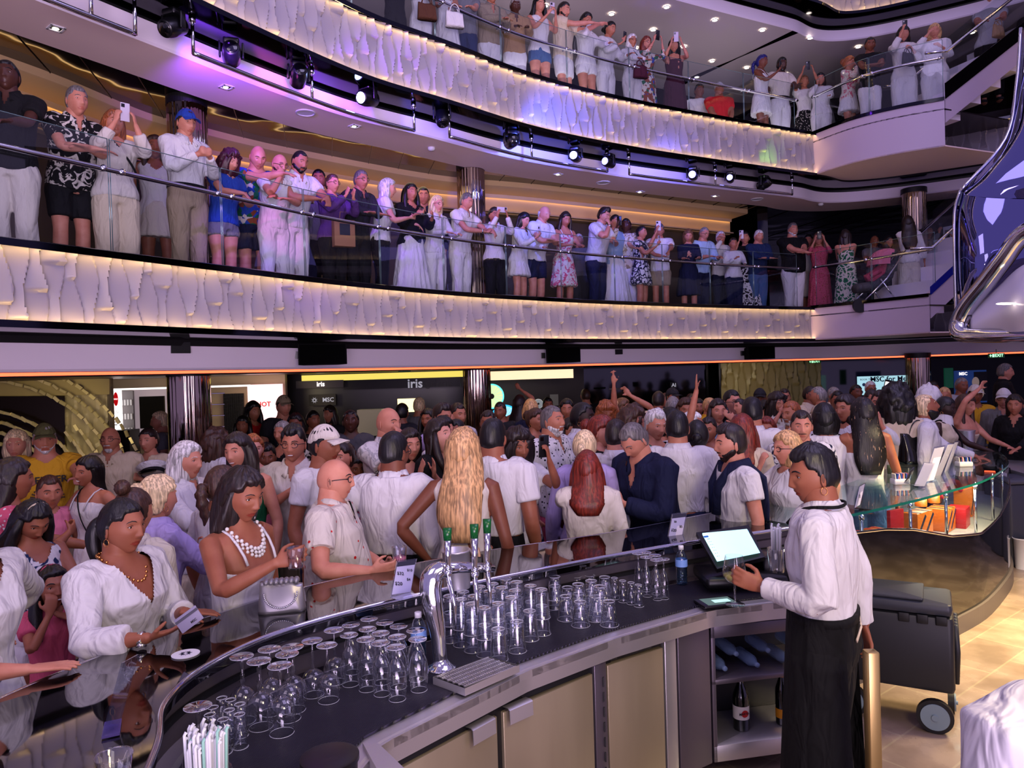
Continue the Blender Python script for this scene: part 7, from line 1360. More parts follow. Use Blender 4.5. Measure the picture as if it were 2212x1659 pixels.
GR = """
35|928|6.2|20|m sk=1 hair=bob:lblond top=tee:blue bot=pants:khaki @glass,down nogl=1|with straight blond-grey hair in blue tee near the metal artwork
95|915|6.0|35|m sk=2 hair=short:grey hat=cap:olive beard=stub bc=silver top=tee:yellow bot=shorts:khaki @down,reach w=1.15 denver=1|in yellow printed tee and olive cap
238|920|6.6|10|m sk=2 hair=bald:dark beard=goat bc=silver spec=1 top=shirt:cream bot=pants:navy @down,behind w=1.1 neck=gold hp=-5|with bald head, goatee and cream shirt
320|923|6.9|-5|f sk=1 hair=bun:dark top=cardi:cream bot=pants:black @clasp,clasp|in cream cardigan over black top holding an officer cap
345|888|9.0|-70|m sk=2 hair=short:lblond top=tee:grey bot=pants:navy @down,down|with fair hair and grey tee passing the mirror column
440|892|8.6|35|m sk=3 hair=short:dark top=tee:grey bot=pants:black @mouth,down|in grey tee with a hand to the mouth beside the column
195|985|5.3|-25|f sk=2 hair=vlong:black top=dress:white bot=none @rail,hip smile=1 hr=-12 len=.33 bag=f|with long black curls smiling in ruched white dress
105|1027|5.2|45|kid sk=2 hair=short:brown top=tee:pink bot=shorts:navy @down,down|with brown hair, a small child below the yellow tee
25|990|4.1|130|f sk=3 hair=vlong:dark top=tee:rose~white~spot bot=pants:navy @clasp,rail w=1.15|with dark hair in pink polka dot top seen from behind
82|1085|3.7|60|f sk=3 hair=long:black hat=headband:cream top=tank:white~dblue~floral bot=sshorts:white @rail,rail hp=30|with braided cream headband and blue floral romper
108|1222|3.5|50|kid sk=3 hair=long:black hat=headband:rose top=tee:rose bot=pants:rose @chin,down smile=1 hp=-8|with rose headband and pink top, a small smiling girl
285|1052|3.35|165|f sk=2 hair=topbun:brown top=jacket:offwhite bot=pants:white @down,down w=1.12|with brown top bun in cream blazer seen from behind
340|1027|3.8|145|f sk=1 hair=updo:lblond top=jacket:lilac bot=pants:white @rail,clasp ear=1|with platinum updo in pale lilac jacket
402|954|4.7|75|f sk=1 hair=mid:silver top=roll:white bot=pants:cream @clap,clap w=1.12 bag=f|with wavy silver hair and crossbody strap over white shirt
478|1004|4.1|150|f sk=2 hair=braid:brown top=tee:white bot=pants:white @down,down|with brown braid in white top behind the necklace wearer
510|935|4.9|-15|f sk=1 hair=mid:dark top=tank:green bot=maxi:green @down,down smile=1 w=1.1 hr=6|with dark hair and calm smile in long green dress
545|938|5.9|30|f sk=0 hair=updo:ginger top=tank:teal bot=skirt:green @down,down smile=1 ear=1|with ginger hair tied back behind the green dress
466|928|6.6|150|f sk=3 hair=curly:brown top=tee:white bot=pants:white @down,down|with big brown curls in white top seen from behind
546|868|9.6|50|f sk=2 hair=wavy:black top=tee:red bot=pants:black @down,down|with black hair in bright red top by the pink window
524|898|8.8|5|f sk=3 hair=long:black top=tee:black bot=pants:black @down,down smile=1|with long black hair smiling in black beside the red top
612|854|9.3|40|m sk=1 hair=short:dark hat=cap:khaki top=tee:char bot=pants:black @down,down|in khaki cap and dark tee by the pink window
638|892|8.0|0|f sk=4 hair=bob:black top=tee:black~offwhite~floral bot=pants:black @down,down|with black hair and dark skin in patterned top
610|908|7.2|-20|f sk=2 hair=bun:grey top=tank:black bot=pants:black @glass,down|with pinned grey hair and bare shoulders in black
633|920|5.1|0|m sk=2 hair=spiky:black spec=1 top=short:offwhite bot=pants:khaki @chest,down smile=1|with fluffy black hair, glasses and open cream shirt
700|918|4.7|70|m sk=3 hair=short:black hat=cap:offwhite top=tee:white bot=pants:navy @down,down|in white cap with dark peak and white tee
737|953|5.4|-15|f sk=1 hair=updo:dark top=tank:rose~white~floral bot=pants:white @clap,clap|in pink floral top peeking behind the white cap
768|985|5.8|30|f sk=4 hair=long:black top=tank:gold bot=pants:black @clap,clap|with dark skin and gold top clapping behind the white cap
757|885|7.8|10|m sk=5 hair=crop:black top=tee:dgrey bot=pants:navy @clasp,clasp hp=-12 vest=1|with dark skin and charcoal tee gazing up
838|877|5.8|55|m sk=1 hair=bald:dark top=short:white~lgrey~floral bot=pants:white @chin,hip w=1.05|with shaved head touching the chin in printed white shirt
676|886|9.0|40|f sk=3 hair=bun:black top=tank:black bot=pants:black @down,down|with hair tied back against the black shop wall
712|876|10.2|-30|f sk=2 hair=mid:dark top=tee:char bot=pants:black @down,down|in charcoal tee beneath the pale company logo
850|932|4.4|165|m sk=4 hair=short:black spec=1 top=shirt:white bot=pants:black @down,hip tuck=1 ep=1 w=1.15 hy=-18|an officer with black hair and glasses in wrinkled white shirt
884|926|5.5|30|f sk=1 hair=mid:dark top=tank:navy bot=pants:black @clap,clap|clapping hands just behind the officer with glasses
868|870|9.4|160|m sk=3 hair=crop:black top=tee:char bot=pants:black @down,down|with dark cropped hair near the lit niche
905|858|10.4|170|m sk=2 hair=short:lblond top=tee:grey bot=pants:black @down,down|with fair hair in grey tee facing the gallery
941|907|5.5|60|f sk=0 hair=wavy:dark top=blouse:black bot=pants:black @down,down hp=-14|with wavy dark hair in black gazing upward
956|899|6.2|55|f sk=1 hair=bob:black top=tee:white bot=pants:navy @down,down|with straight black bob beside the woman in black
955|872|6.9|45|m sk=2 hair=quiff:dark top=tee:lilac bot=pants:navy @mouth,down|with swept dark hair and a hand over the mouth
988|870|7.8|40|m sk=2 hair=short:dark top=short:white~grey~floral bot=pants:navy @down,down|in white floral shirt beside the mirrored column
925|882|8.2|-20|f sk=3 hair=long:black top=tee:char bot=pants:black @down,down|with long black hair in charcoal between two bald heads
1000|924|4.15|172|f sk=4 hair=vlong:blond top=tank:offwhite bot=pants:white @down,hip hairbig=1|with very long blond hair in sleeveless white top
1064|903|4.7|160|m sk=3 hair=short:black top=short:white bot=pants:black @down,behind tuck=1 w=1.18|with black hair in short-sleeved white shirt, broad back
1120|928|5.2|25|f sk=3 hair=curly:dark top=tee:white bot=pants:navy @down,phone hp=5|with dark curls looking past a raised phone
1054|886|7.2|-10|f sk=3 hair=short:dark top=tee:maroon bot=pants:black @down,down|with short dark hair in maroon in front of the column
1080|868|9.6|-20|m sk=3 hair=short:dark top=tee:char bot=pants:black @down,down|in charcoal against the yellow eye picture
1122|853|10.6|160|f sk=2 hair=vlong:dark top=tank:white bot=pants:khaki @upb,down|with long dark hair and white top raising an elbow
1146|862|9.4|170|f sk=2 hair=bob:blond top=tee:navy bot=pants:black @down,down|with blond bob in navy seen from behind
1156|882|7.8|45|f sk=2 hair=updo:brown top=tank:cream bot=pants:khaki @down,down ear=1|with brown updo and bare shoulders in cream top
1187|877|6.0|50|m sk=2 hair=short:salt beard=mid bc=silver top=short:white~char~spot bot=shorts:rose @down,down hp=-12 w=1.15 belly=1|with grey beard in dotted white shirt and pink shorts
1264|838|12.4|-160|m sk=2 hair=buzz:brown top=tee:black bot=pants:black @down,down|with cropped hair in black before the black doors
1224|861|8.8|-5|f sk=2 hair=long:black top=tee:olive bot=pants:black @down,down|with long black hair in olive and gold blouse
1183|858|11.3|10|m sk=3 hair=short:black top=tee:black bot=pants:black @down,down|in black beneath the small pale framed picture
1258|868|6.5|65|m sk=6 hair=crop:black top=polo:white bot=pants:navy @down,down ear=1|with very dark skin in white polo shirt
1311|870|7.8|0|f sk=3 hair=curly:ginger top=tank:offwhite bot=pants:white @down,down hp=12|with ginger curls in sleeveless cream top
1325|864|9.6|40|f sk=2 hair=bob:blond top=tank:cream bot=pants:white @down,down|with blond bob behind the ginger curls
1297|897|5.7|65|f sk=1 hair=updo:red top=blouse:black bot=pants:black @down,down ear=1 w=1.1 neck=gold|with auburn updo in black blouse
1262|927|5.1|165|f sk=1 hair=pony:lblond top=jacket:lilac bot=pants:white @down,down|with platinum ponytail in pale lilac jacket
1267|973|4.7|175|f sk=1 hair=long:red top=shirt:offwhite bot=pants:black @down,reach w=1.1|with long auburn hair in crinkled cream blouse at the bar
1330|905|5.4|155|m sk=1 hair=short:dark top=shirt:white bot=pants:navy @down,down ep=1|in white officer shirt mostly behind the navy jacket
1352|920|4.85|-55|m sk=1 hair=short:salt top=jacket:navy bot=pants:black @clasp,clasp hp=30 ln=14 w=1.12|with grey hair in navy jacket bowing over the bar
1366|882|6.4|55|f sk=2 hair=curly:brown spec=1 top=tee:white bot=pants:navy @mouth,down|with brown curls and glasses biting a thumb
1374|868|7.8|-20|f sk=2 hair=short:brown top=tee:brown bot=pants:navy @up,upb|waving one straight arm above the crowd
1344|861|9.6|60|f sk=2 hair=wavy:lbrown top=tee:char bot=pants:black @down,down|with wavy light brown hair beside the raised arm
1417|886|6.0|20|f sk=1 hair=curlyx:silver top=blouse:green~purple~multi bot=pants:black @down,down hp=5|with white curls in multicoloured jacket, elderly
1448|880|7.0|60|f sk=2 hair=long:black top=tank:offwhite bot=pants:black @down,down|with long black hair behind the white-shirted officer
1462|887|5.3|170|m sk=2 hair=short:black top=shirt:white bot=pants:navy @down,down tuck=1 ep=1 w=1.1|an officer with shoulder boards and neat black hair
1505|906|5.5|165|f sk=2 hair=bun:black top=shirt:white bot=pants:navy @down,down tuck=1 w=1.15|an officer with black hair in a low bun
1422|845|9.8|150|m sk=3 hair=short:dark top=short:cream bot=pants:khaki @down,down|in beige shirt facing the dark back wall
1436|849|11.3|0|m sk=2 hair=short:lbrown top=tee:char bot=pants:black @down,down|with fair hair and smile under the hanging sign
1453|855|8.7|165|m sk=3 hair=crop:grey top=tee:grey bot=pants:black @down,down|with cropped grey hair beneath the hanging sign
1452|838|10.4|30|m sk=3 hair=short:dark hat=cap:char top=tee:char bot=pants:black @down,down|in dark cap, tall, under the hanging sign
1481|860|8.2|-5|f sk=2 hair=wavy:brown top=tee:maroon bot=pants:black @down,down hp=5|with wavy brown hair in maroon, eyes lowered
1493|850|11.2|20|m sk=3 hair=short:dark top=tee:char bot=pants:black @down,down|with dark hair far back beside the wave panel edge
1509|861|10.2|-10|f sk=2 hair=long:black top=tee:yellow bot=pants:khaki @down,down|with long black hair in yellow top far back
1532|859|9.7|30|m sk=2 hair=short:blond top=shirt:yellow bot=pants:khaki @down,down|with short blond hair in yellow jacket
1550|861|7.5|0|f sk=1 hair=long:dark top=shirt:ldenim bot=pants:navy @down,mouth|with long dark hair in denim shirt covering the mouth
1580|842|7.9|20|m sk=1 hair=short:black spec=1 top=shirt:lblue bot=pants:navy @down,clasp smile=1|with glasses in pale blue shirt carrying a toddler
1598|861|7.5|-70|kid sk=1 hair=short:dark top=tee:white bot=pants:white @clasp,clasp zf=.75|a dark-haired toddler held by the man in pale blue
1494|888|6.5|70|f sk=2 hair=short:white spec=1 top=tank:white bot=pants:white @up2,phone noph=1|with short white hair and sunglasses raising a hand
1624|857|6.1|165|m sk=2 hair=short:black top=shirt:white bot=pants:navy @down,down w=1.12|with black hair in plain white shirt, broad back, near the wave panel
1641|839|9.9|-20|m sk=4 hair=short:black hat=cap:char top=tee:char bot=pants:black @down,down|in dark cap before the bronze wave panel
1652|866|8.9|30|f sk=3 hair=wavy:black top=tee:maroon bot=pants:black @down,down|with black waves tucked behind the broad white shirt
1678|851|8.7|15|f sk=2 hair=curly:dark top=roll:offwhite bot=pants:white @mouth,mouth|with dark curls covering the mouth with both hands
1694|839|10.4|-10|m sk=2 hair=short:dark beard=full top=tee:char bot=pants:black @down,down|with dark beard in front of the bronze wave panel
1602|894|5.5|150|f sk=1 hair=long:red top=blouse:cream bot=pants:white @down,down|with long copper-red hair in cream knit
1577|917|4.7|-85|m sk=1 hair=side:dark beard=mid top=tee:white bot=pants:navy @down,down sweater=1|with dark beard in white tee and navy sweater over the back
1699|931|5.0|-75|f sk=1 hair=bob:blond spec=1 top=tee:white bot=pants:white @chin,down|with straight ash-blond bob and round glasses
1730|886|5.7|-15|m sk=1 hair=short:dark beard=stache top=short:white~navy~floral bot=pants:white @down,down|with moustache and bowl-cut hair in printed white shirt
1709|866|7.2|-65|m sk=2 hair=short:ginger beard=mid bc=silver top=shirt:white bot=pants:navy @down,down ep=1|an officer with ginger hair and grey beard
1780|871|6.2|165|f sk=3 hair=bob:black top=tee:white bot=pants:navy @down,down ep=1|an officer with glossy black bob seen from behind
1826|852|6.8|-60|f sk=2 hair=mid:dark top=tee:white bot=pants:navy @down,down ep=1|an officer with dark maroon-tinted hair in profile
1767|833|9.4|-120|m sk=2 hair=buzz:grey top=shirt:cream bot=pants:navy @down,clasp ep=1|an officer with cropped grey hair turned away
1750|832|10.0|40|m sk=3 hair=buzz:dark top=shirt:cream bot=pants:navy @clap,clap ep=1|an officer with shaved hair facing the other officer
1801|836|10.9|20|m sk=3 hair=short:grey top=shirt:cream bot=pants:khaki @down,down|with grey hair in cream shirt by the blue screen
1809|844|9.1|-20|m sk=3 hair=short:black top=shirt:cream bot=pants:khaki @hip,down|with black hair in cream shirt and hand on hip
1849|830|11.4|10|m sk=4 hair=crop:black top=tee:char bot=pants:black @down,down|with dark skin standing before the pale blue screen
1880|823|12.2|0|m sk=3 hair=short:silver spec=1 top=tee:grey bot=pants:black @down,down|with silver hair and glasses before the pale blue screen
1882|841|8.5|0|f sk=2 hair=short:dark top=tee:maroon bot=pants:black @down,down smile=1|with short dark hair smiling in front of the pale blue screen
1901|842|7.2|-35|m sk=1 hair=short:dark beard=mid top=shirt:white bot=pants:navy @clap,clap smile=1|with trimmed beard smiling beside the huge curls
1863|859|6.1|175|f sk=3 hair=vlong:streak top=strapless:white bot=jeans:denim @down,rail hairbig=1|with very long streaked black hair and bare shoulders
1936|838|7.0|165|f sk=3 hair=afro:black top=tee:cream bot=pants:white @down,rail|with enormous black curls in cream top
1987|853|7.0|70|m sk=3 hair=crop:lblond beard=full bc=black top=shirt:white bot=pants:navy @down,rail hp=-22|with bleached crop and black beard looking up
2005|835|8.0|120|m sk=5 hair=crop:black hat=wrapw:white top=tee:white bot=pants:white @down,rail|wearing a wound white head wrap
2046|856|7.8|45|f sk=6 hair=bun:black top=tank:cream bot=pants:cream @down,rail ear=1 hp=10 bag=f hb=black|with very dark skin, big earring and beige top
2088|853|8.4|30|f sk=1 hair=wavy:brown top=strapless:cream bot=skirt:cream @upb,rail hp=5|with brown waves and bare shoulders adjusting her hair
2106|831|9.5|-10|m sk=3 hair=short:black hat=cap:offwhite top=tee:yellow bot=pants:khaki @down,hip|in pale cap and yellow tee below the staircase
2077|815|11.4|0|m sk=3 hair=crop:grey top=tee:lgrey bot=pants:black @down,down|in pale grey before the portrait screen
2040|836|9.8|-30|m sk=2 hair=short:blond top=tee:cream bot=pants:khaki @down,down|with fair curls under the green banner
2014|823|11.4|20|m sk=4 hair=short:black top=tee:char bot=pants:black @down,down|with black hair in shadow beside the far column
2171|785|10.0|60|m sk=1 hair=short:salt top=jacket:black bot=pants:black @down,grip zf=.38|with grey hair in black suit climbing the staircase
2168|839|8.8|-40|m sk=1 hair=short:grey hat=cap:white spec=1 top=shirt:grey bot=pants:khaki @down,down|in white cap and glasses under the staircase rail
2192|852|8.3|-45|f sk=2 hair=vlong:dark top=cardi:black bot=pants:black @down,rail|with long dark hair in black cardigan under the staircase
985|905|6.6|-25|f sk=3 hair=short:black top=tee:navy bot=pants:navy @down,down|with short black hair in navy behind the long blond hair
1232|905|6.6|20|f sk=2 hair=wavy:dark top=tee:olive bot=pants:black @down,down|with dark waves in olive between two men
1530|900|6.6|-30|f sk=2 hair=short:dark top=tank:white bot=pants:white @phoneup,down noph=1|in white strappy top with a raised hand
1655|900|6.6|-20|f sk=2 hair=bob:red top=tee:red bot=pants:navy @down,down|with red hair and red top behind the moustached man
575|960|6.9|20|kid sk=4 hair=curlyx:black top=tee:lgrey bot=pants:navy @down,down|a small child with black curls behind the green dress
598|1000|5.6|-20|f sk=3 hair=mid:brown top=tee:pink bot=pants:white @down,down|in pink tee low in the crowd beside the fluffy-haired youth
"""
ARMS['up2'] = ARMS['up']
COLS['plumh'] = (.2,.06,.12); HAIRC['plumh'] = (.22,.06,.12)
_hm = hair_mesh
def hair_mesh(mb, st, nu, nv, seed, Mt, mi=0):
    if st == 'curlyx': st = 'spiky'
    return _hm(mb, st, nu, nv, seed, Mt, mi)
crowd(LOW.replace('curlyx', 'curlyx'), 2.85, None, 3.0)
crowd(LAND, 2.85, None); crowd(UP, 5.85, None, 6.0, .6); crowd(UPL, 5.85, None)
crowd(GR, 0, None)
# seated pair on the upper deck
person(1510, 181, edge_y(1510, 6.0, 1.5), 10, 'm sk=4 hair=short:black top=shirt:white bot=pants:grey @lap,lap pose=sit', 'person in white shirt sitting behind the upper balustrade', None, 5.85)
person(1553, 178, edge_y(1553, 6.0, 1.1), 5, 'm sk=3 hair=short:grey hat=cap:lgrey top=short:red bot=shorts:navy @lap,lap pose=sit w=1.15', 'person in red shirt and cap sitting on the upper deck', None, 5.85)
# people at the bar, bartender
def V(px, py, Y): return at_y(px, py, Y)
I1 = person(-75, 1050, 2.55, 75, 'f sk=1 hair=bob:brown top=blouse:white bot=pants:white @table,table w=1.1', 'person in white blouse with one hand flat on the near end of the bar', None, 0, None, {'aR': (V(62, 1446, 2.42), (.93,.36,-.02), (0,0,-1), .12), 'aL': (V(-60, 1390, 2.8), (.9,.3,0), (0,0,-1), .2)})
I2_ = person(262, 1074, 2.98, 72, 'f sk=3 hair=pony:black top=blouse:white bot=pants:white @table,table w=1.2 neck=gold ear=1 watch=R vn=.725,.062', 'person with black ponytail, hoop earrings and gold chain leaning on the bar', None, 0, None, {'aR': (V(322, 1378, 2.66), (.93,.25,.22), (-.2,.3,1), .35), 'aL': (V(398, 1322, 2.96), (.93,.3,-.12), (0,0,-1), .12)})
I3 = person(528, 1012, 3.25, 62, 'f sk=3 hair=mid:dark top=cami:white bot=skirt:white @table,table neck=pearl hp=10', 'person with dark bob, pearl necklace and white strappy top raising a drink', None, 0, None, {'aR': (V(597, 1216, 2.95), (.90,.1,.28), (0,.85,-.1), .55), 'aL': (V(583, 1290, 3.25), (.6,.2,-.5), (0,0,-1), .3)})
I4 = person(722, 987, 3.95, 88, 'm sk=1 hair=bald:dark spec=1 top=short:offwhite~red~speck bot=pants:cream @table,table w=1.18 belly=1', 'person with bald head and glasses in white patterned shirt at the bar', None, 0, None, {'aR': (V(800, 1234, 3.62), (.96,.2,.05), (0,.9,.2), .6), 'aL': (V(830, 1222, 3.95), (.7,-.3,.05), (0,-.9,0), .7)})
BT = person(1752, 963, 3.12, -122, 'm sk=3 hair=side:black top=shirt:white bot=wide:black @table,down tuck=1 w=1.12 belt=1 hy=32 hp=4 ear=1', 'person, a bartender in white shirt and black apron holding a wine glass', None, 0, None, {'aL': (V(1648, 1268, 3.02), (-.86,.18,.35), (0,1,.1), .75), 'aR': (V(1868, 1358, 3.3), (.2,-.1,-1), (-1,0,0), .5)})
BG = person(2490, 1090, 1.12, 178, 'm sk=2 hair=short:dark top=shirt:white bot=pants:black @down,down w=1.2', 'person in white shirt, only a shoulder at the corner of the frame', None, 0, 1.8)
# bartender's wine glass, drinks and card
wg = empty('wine_glass', tuple(np.array((*V(1588, 1300, 3.1)[:2], V(1588, 1306, 3.1)[2])))); tag(wg, 'large glass of white wine in the hand of the bartender', 'glass'); p0 = np.array(wg.location); hgt = V(1588, 1200, 3.1)[2]-p0[2]
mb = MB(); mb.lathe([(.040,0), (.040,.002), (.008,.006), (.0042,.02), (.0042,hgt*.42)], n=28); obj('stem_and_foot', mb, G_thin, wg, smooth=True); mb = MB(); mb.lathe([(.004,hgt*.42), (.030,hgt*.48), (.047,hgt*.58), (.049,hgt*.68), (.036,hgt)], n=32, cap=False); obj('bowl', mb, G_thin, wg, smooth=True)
mb = MB(); mb.lathe([(.003,hgt*.43), (.028,hgt*.485), (.0455,hgt*.585), (.0462,hgt*.62)], n=28); obj('wine', mb, mat('white_wine', (.72,.70,.35), .1, alpha=.55), wg, smooth=True)
tumbler(V(640, 1228, 2.95), 'plastic cup of amber drink raised by the necklace wearer', 'rust', .085, .036); tumbler((*V(863, 1200, 3.72)[:2], ZB+.002), 'clear tumbler with pink drink by the bald man', 'pink', .10, .038)
g_ = I2_['aR']; e = empty('room_card', tuple(V(408, 1338, 2.62))); tag(e, 'grey card held by the woman with the ponytail', 'card'); A = basis((.80,.15,.55), (-.1,1,-.1), (-.5,.0,.8)); mb = MB(); mb.box((0,0,0), (.088,.004,.056), A, bev=.0015); obj('body', mb, mat('card_grey', (.52,.50,.60), .4), e, auto=40); mb = MB(); mb.box(A@np.array((0,-.0026,.014)), (.088,.001,.010), A); obj('stripe', mb, mat('card_stripe', (.25,.24,.3), .4), e); text('MSC', .012, M_ink, 'lettering', e, A@basis((1,0,0), (0,0,1), (0,-1,0)), A@np.array((.012,-.003,-.014)), .0004, True)
# bartender extras: neck strap and apron knot
rt = BT['root']; mb = MB(); bfL = lambda q: np.array(BT['RZ']).T@(BT['bf'](q)-np.array(rt.location))
mb.tube(cat([bfL(q) for q in ((.030,.078,.80), (.060,.030,.845), (.045,-.046,.852), (-.045,-.046,.852), (-.060,.030,.845), (-.030,.078,.80))], 5), .007, .004, ref=(0,0,1), n=8); obj('neck_strap', mb, cloth('black'), rt, smooth=True)
mb = MB(); mb.tube([bfL(q) for q in ((.02,-.078,.57), (-.01,-.086,.555), (-.045,-.08,.53))], [.012,.009,.014], .005, n=8); obj('apron_knot', mb, cloth('cream'), rt, smooth=True)
# apron
s_ = BT['s']; mb = MB(); a = np.linspace(-2.3, 2.3, 26); G = [[(math.sin(t_)*(.112+.02*k)*s_, math.cos(t_)*(.088+.03*k)*s_, (.585-.50*k)*s_) for t_ in a] for k in np.linspace(0, 1, 9)]; mb.grid(np.array(G)); obj('apron', mb, cloth('black'), rt, smooth=True)
# sweater over the back, printed tee lettering, paper bag
for o in list(COL.objects):
    lb = o.get('label') or ''
    if 'navy sweater over' in lb:
        q = [c_ for c_ in o.children if False]; H_m = 1.64; mb = MB(); mb.tube([(0,-.05,.845*H_m), (0,-.125,.80*H_m), (0,-.14,.70*H_m), (0,-.135,.52*H_m)], [.10,.17,.17,.155], [.04,.035,.03,.03], ref=(1,0,0), n=20)
        for sx in (-1, 1): mb.tube([(sx*.09,-.06,.85*H_m), (sx*.085,.05,.84*H_m), (sx*.05,.125,.77*H_m), (sx*.02,.14,.66*H_m)], [.045,.04,.036,.03], n=12)
        obj('draped_sweater', mb, cloth('navy'), o, smooth=True); mb = MB(); mb.box((.03,-.178,.745*H_m), (.05,.006,.016)); obj('red_tag', mb, cloth('red'), o)
    if 'yellow printed tee' in lb:
        fm = basis((-1,0,0), (0,0,1), (0,1,0)); text('DENVER', .075, M_ink, 'lettering', o, fm, (0,.152,1.27), .002, True); text('CITY', .045, M_ink, 'lettering', o, fm, (0,.156,1.02), .002, True); mb = MB(); rnd = random.Random(3)
        for k in range(14): a_ = k/13*math.pi; mb.tube([(math.cos(a_)*.05,.146,1.12+math.sin(a_)*.04), (math.cos(a_)*.12,.142,1.12+math.sin(a_)*.10)], [.003,.007], .003, n=5)
        mb.ell((0,.142,1.11), (.06,.012,.045)); obj('printed_motif', mb, mat('print_brown', (.25,.16,.06), .7), o)
p = V(330, 1017, 6.6); e = empty('officer_cap', tuple(p)); tag(e, 'white officer cap with black band held by the person in cream cardigan', 'hat'); mb = MB(); mb.lathe([(.09,-.03), (.095,.01), (.135,.035), (.12,.055), (.0001,.065)], n=28); obj('crown', mb, cloth('white'), e, smooth=True); mb = MB(); mb.lathe([(.093,-.035), (.098,.0)], n=28, cap=False); obj('band', mb, cloth('black'), e, smooth=True); mb = MB(); mb.ell((0,-.09,-.035), (.08,.06,.008)); obj('visor', mb, M_patent, e, smooth=True); e.rotation_euler = (R(-25), R(-15), 0)
p = V(742, 505, edge_y(742, 3.0, .5)); e = empty('paper_bag', tuple(p), R(30)); tag(e, 'brown paper carrier bag held over the balcony rail', 'bag'); mb = MB(); mb.box((0,0,0), (.24,.11,.30), bev=.006); obj('body', mb, mat('kraft_paper', (.55,.38,.27), .7), e, auto=40); mb = MB(); mb.box((0,-.057,.04), (.12,.002,.13)); obj('printed_label', mb, mat('label_navy', (.08,.08,.16), .5), e)
mb = MB(); mb.tube([(-.05,-.03,.15), (-.04,-.03,.24), (.04,-.03,.24), (.05,-.03,.15)], .004, n=6); obj('handle', mb, mat('kraft_paper'), e)
run_jobs()
import os
if os.environ.get('HT'): [print('HT', q) for q in PEOPLE if q[0] < 1.45 or q[0] > 1.9]
# lettering curves become meshes
dg = bpy.context.evaluated_depsgraph_get(); dg.update()
for o in [o for o in COL.objects if o.type == 'FONT']:
    me = bpy.data.meshes.new_from_object(o.evaluated_get(dg)); n_ = o.name; par = o.parent; ml = o.matrix_local.copy(); mts = list(o.data.materials)
    c_ = o.data; bpy.data.objects.remove(o); bpy.data.curves.remove(c_)
    if not me.materials: me.materials.append(mts[0])
    k = bpy.data.objects.new('lettering', me); link(k, par); k.matrix_local = ml
# ---------------------------------------------------------------- camera and light
cam = bpy.data.cameras.new('camera'); co = bpy.data.objects.new('camera', cam); COL.objects.link(co)
cam.sensor_width = 36; cam.lens = F_/W_*36; cam.clip_start = .05; cam.clip_end = 100
co.matrix_world = Matrix(((CR[0], CU[0], -_f[0], EYE[0]), (CR[1], CU[1], -_f[1], EYE[1]), (CR[2], CU[2], -_f[2], EYE[2]), (0, 0, 0, 1)))
SC.camera = co
w = bpy.data.worlds.new('world'); SC.world = w; w.use_nodes = True; bg = w.node_tree.nodes['Background']; bg.inputs[0].default_value = (.40,.31,.66,1); bg.inputs[1].default_value = .9
def area(nm, loc, tgt, size, e, col, sy=None, spread=None):
    l = bpy.data.lights.new(nm, 'AREA'); l.energy = e; l.color = col; l.size = size
    if sy: l.shape = 'RECTANGLE'; l.size_y = sy
    if spread: l.spread = R(spread)
    o = bpy.data.objects.new(nm, l); COL.objects.link(o); o.location = loc; o.rotation_euler = (Vector(tgt)-Vector(loc)).to_track_quat('-Z', 'Y').to_euler(); return o
def spot(nm, loc, tgt, e, col, ang=30, blend=.5, r=.08):
    l = bpy.data.lights.new(nm, 'SPOT'); l.energy = e; l.color = col; l.spot_size = R(ang); l.spot_blend = blend; l.shadow_soft_size = r
    o = bpy.data.objects.new(nm, l); COL.objects.link(o); o.location = loc; o.rotation_euler = (Vector(tgt)-Vector(loc)).to_track_quat('-Z', 'Y').to_euler(); return o
area('stage_wash', (3.8, 3.0, 10), (.3, 6.5, 1), 5, 320, (.66,.54,1.))
area('stage_wash_near', (-2.6, -1.5, 7.0), (-.5, 6, 1.5), 3.5, 125, (.95,.76,1.))
area('bar_light', (1.2, -.9, 4.2), (.4, 3, .9), 1.5, 24, (1.,.84,.82))
area('soffit_fill', (.8, -3.0, .9), (-.6, 9, 5.6), 4.5, 285, (.86,.66,.92), spread=70)  # unseen uplight added behind the camera to brighten soffits and beams
area('cabinet_fill', (1.6, .2, 2.9), (.7, 3.4, .2), .8, 60, (1.,.80,.46))  # unseen warm lamp added to turn the cabinet doors golden
area('display_case_light', (3.4, 5.85, 1.03), (3.4, 5.85, 0), .5, 7, (1.,.86,.7)); area('plinth_glow', (4.2, 5.4, 2.6), (3.8, 5.3, 0), .5, 90, (1.,.76,.32), spread=90)
area('pantry_downlight', (4.2, 4.2, 2.9), (3.6, 4.3, 0), .6, 75, (1.,.80,.48), spread=110)
def pxs(nm, src, Ys, tgt, Yt, e, col, ang, bl=.6, r=.05): spot(nm, tuple(at_y(*src, Ys)), tuple(at_y(*tgt, Yt)), e, col, ang, bl, r)
pxs('violet_beam', (470,150), 6.6, (560,150), 7.6, 190, (.25,.05,1.), 120)
pxs('violet_beam_mid', (700,150), 7.6, (760,215), 8.4, 130, (.30,.05,1.), 120)
pxs('magenta_beam', (640,190), 7.4, (560,175), 7.9, 30, (1.,.08,.75), 50)
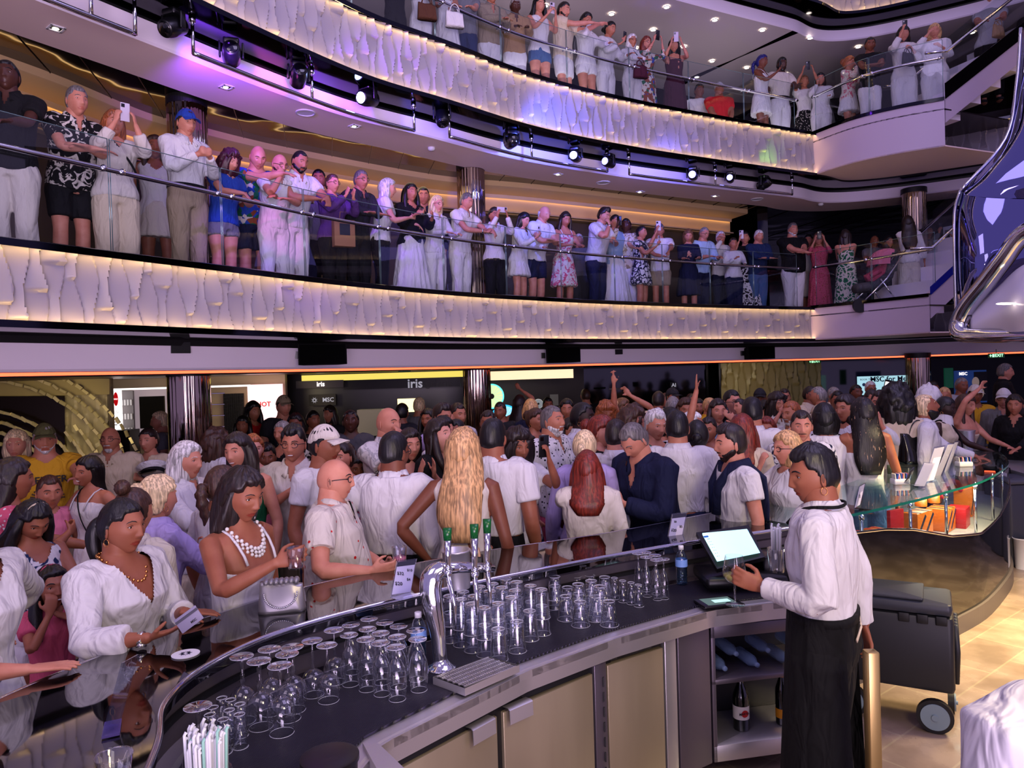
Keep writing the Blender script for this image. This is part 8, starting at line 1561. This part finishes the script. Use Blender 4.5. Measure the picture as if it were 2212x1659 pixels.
pxs('blue_beam', (1190,300), 9.6, (1170,325), 10.4, 210, (.08,.12,1.), 120)
pxs('blue_beam_far', (1450,360), 11., (1420,370), 11.7, 70, (.15,.15,1.), 110)
pxs('blue_beam_near', (880,235), 8.6, (960,262), 9.1, 60, (.12,.12,1.), 110)
pxs('green_beam', (1655,372), 12.2, (1645,345), 12.6, 30, (.35,1.,.05), 70)
pxs('violet_on_guests', (690,-150), 5.0, (545,440), 6.9, 560, (.30,.10,1.), 20, .8)
pxs('magenta_on_guests', (500,-250), 4.6, (590,385), 7.3, 420, (1.,.08,.75), 9, .8)
pxs('violet_fascia', (640,300), 5.5, (660,700), 8.2, 90, (.35,.05,1.), 22, .9)
pxs('violet_speaker', (560,560), 6.5, (690,765), 8.6, 5, (.15,.02,1.), 24, .9)
pxs('shop_glow', (120,850), 7.9, (100,950), 9.5, 80, (1.,.84,.52), 80, .8, .2)
pxs('gallery_glow', (1600,802), 14.2, (1650,850), 15.6, 32, (1.,.85,.5), 100, .8, .2)
pxs('shop_glow_mid', (520,838), 9.8, (500,900), 11.5, 40, (1.,.82,.5), 100, .8, .2)
area('upper_ceiling_fill', (4.2, 13.6, 6.3), (4.4, 13.9, 8), 2.4, 15, (.92,.80,.95)); area('upper_ceiling_fill_near', (.5, 11.6, 6.3), (.5, 11.9, 8), 2.0, 11, (.92,.80,.95))  # unseen uplights added to brighten the upper deck ceiling
area('deck_cove_glow', (-1.5, 10.4, 4.6), (-1.0, 10.2, 3.2), 1.2, 9, (1.,.74,.42))
sc = SC; sc.view_settings.view_transform = 'Standard'; sc.view_settings.look = 'None'; sc.view_settings.gamma = 1; sc.view_settings.exposure = 0.0; sc.view_settings.use_curve_mapping = False
cy = sc.cycles; cy.max_bounces = 6; cy.diffuse_bounces = 2; cy.glossy_bounces = 4; cy.transmission_bounces = 4; cy.transparent_max_bounces = 24; cy.sample_clamp_indirect = 4; cy.caustics_reflective = False; cy.caustics_refractive = False
cy.use_denoising = True; cy.use_adaptive_sampling = True; cy.adaptive_threshold = .03; cy.blur_glossy = .5
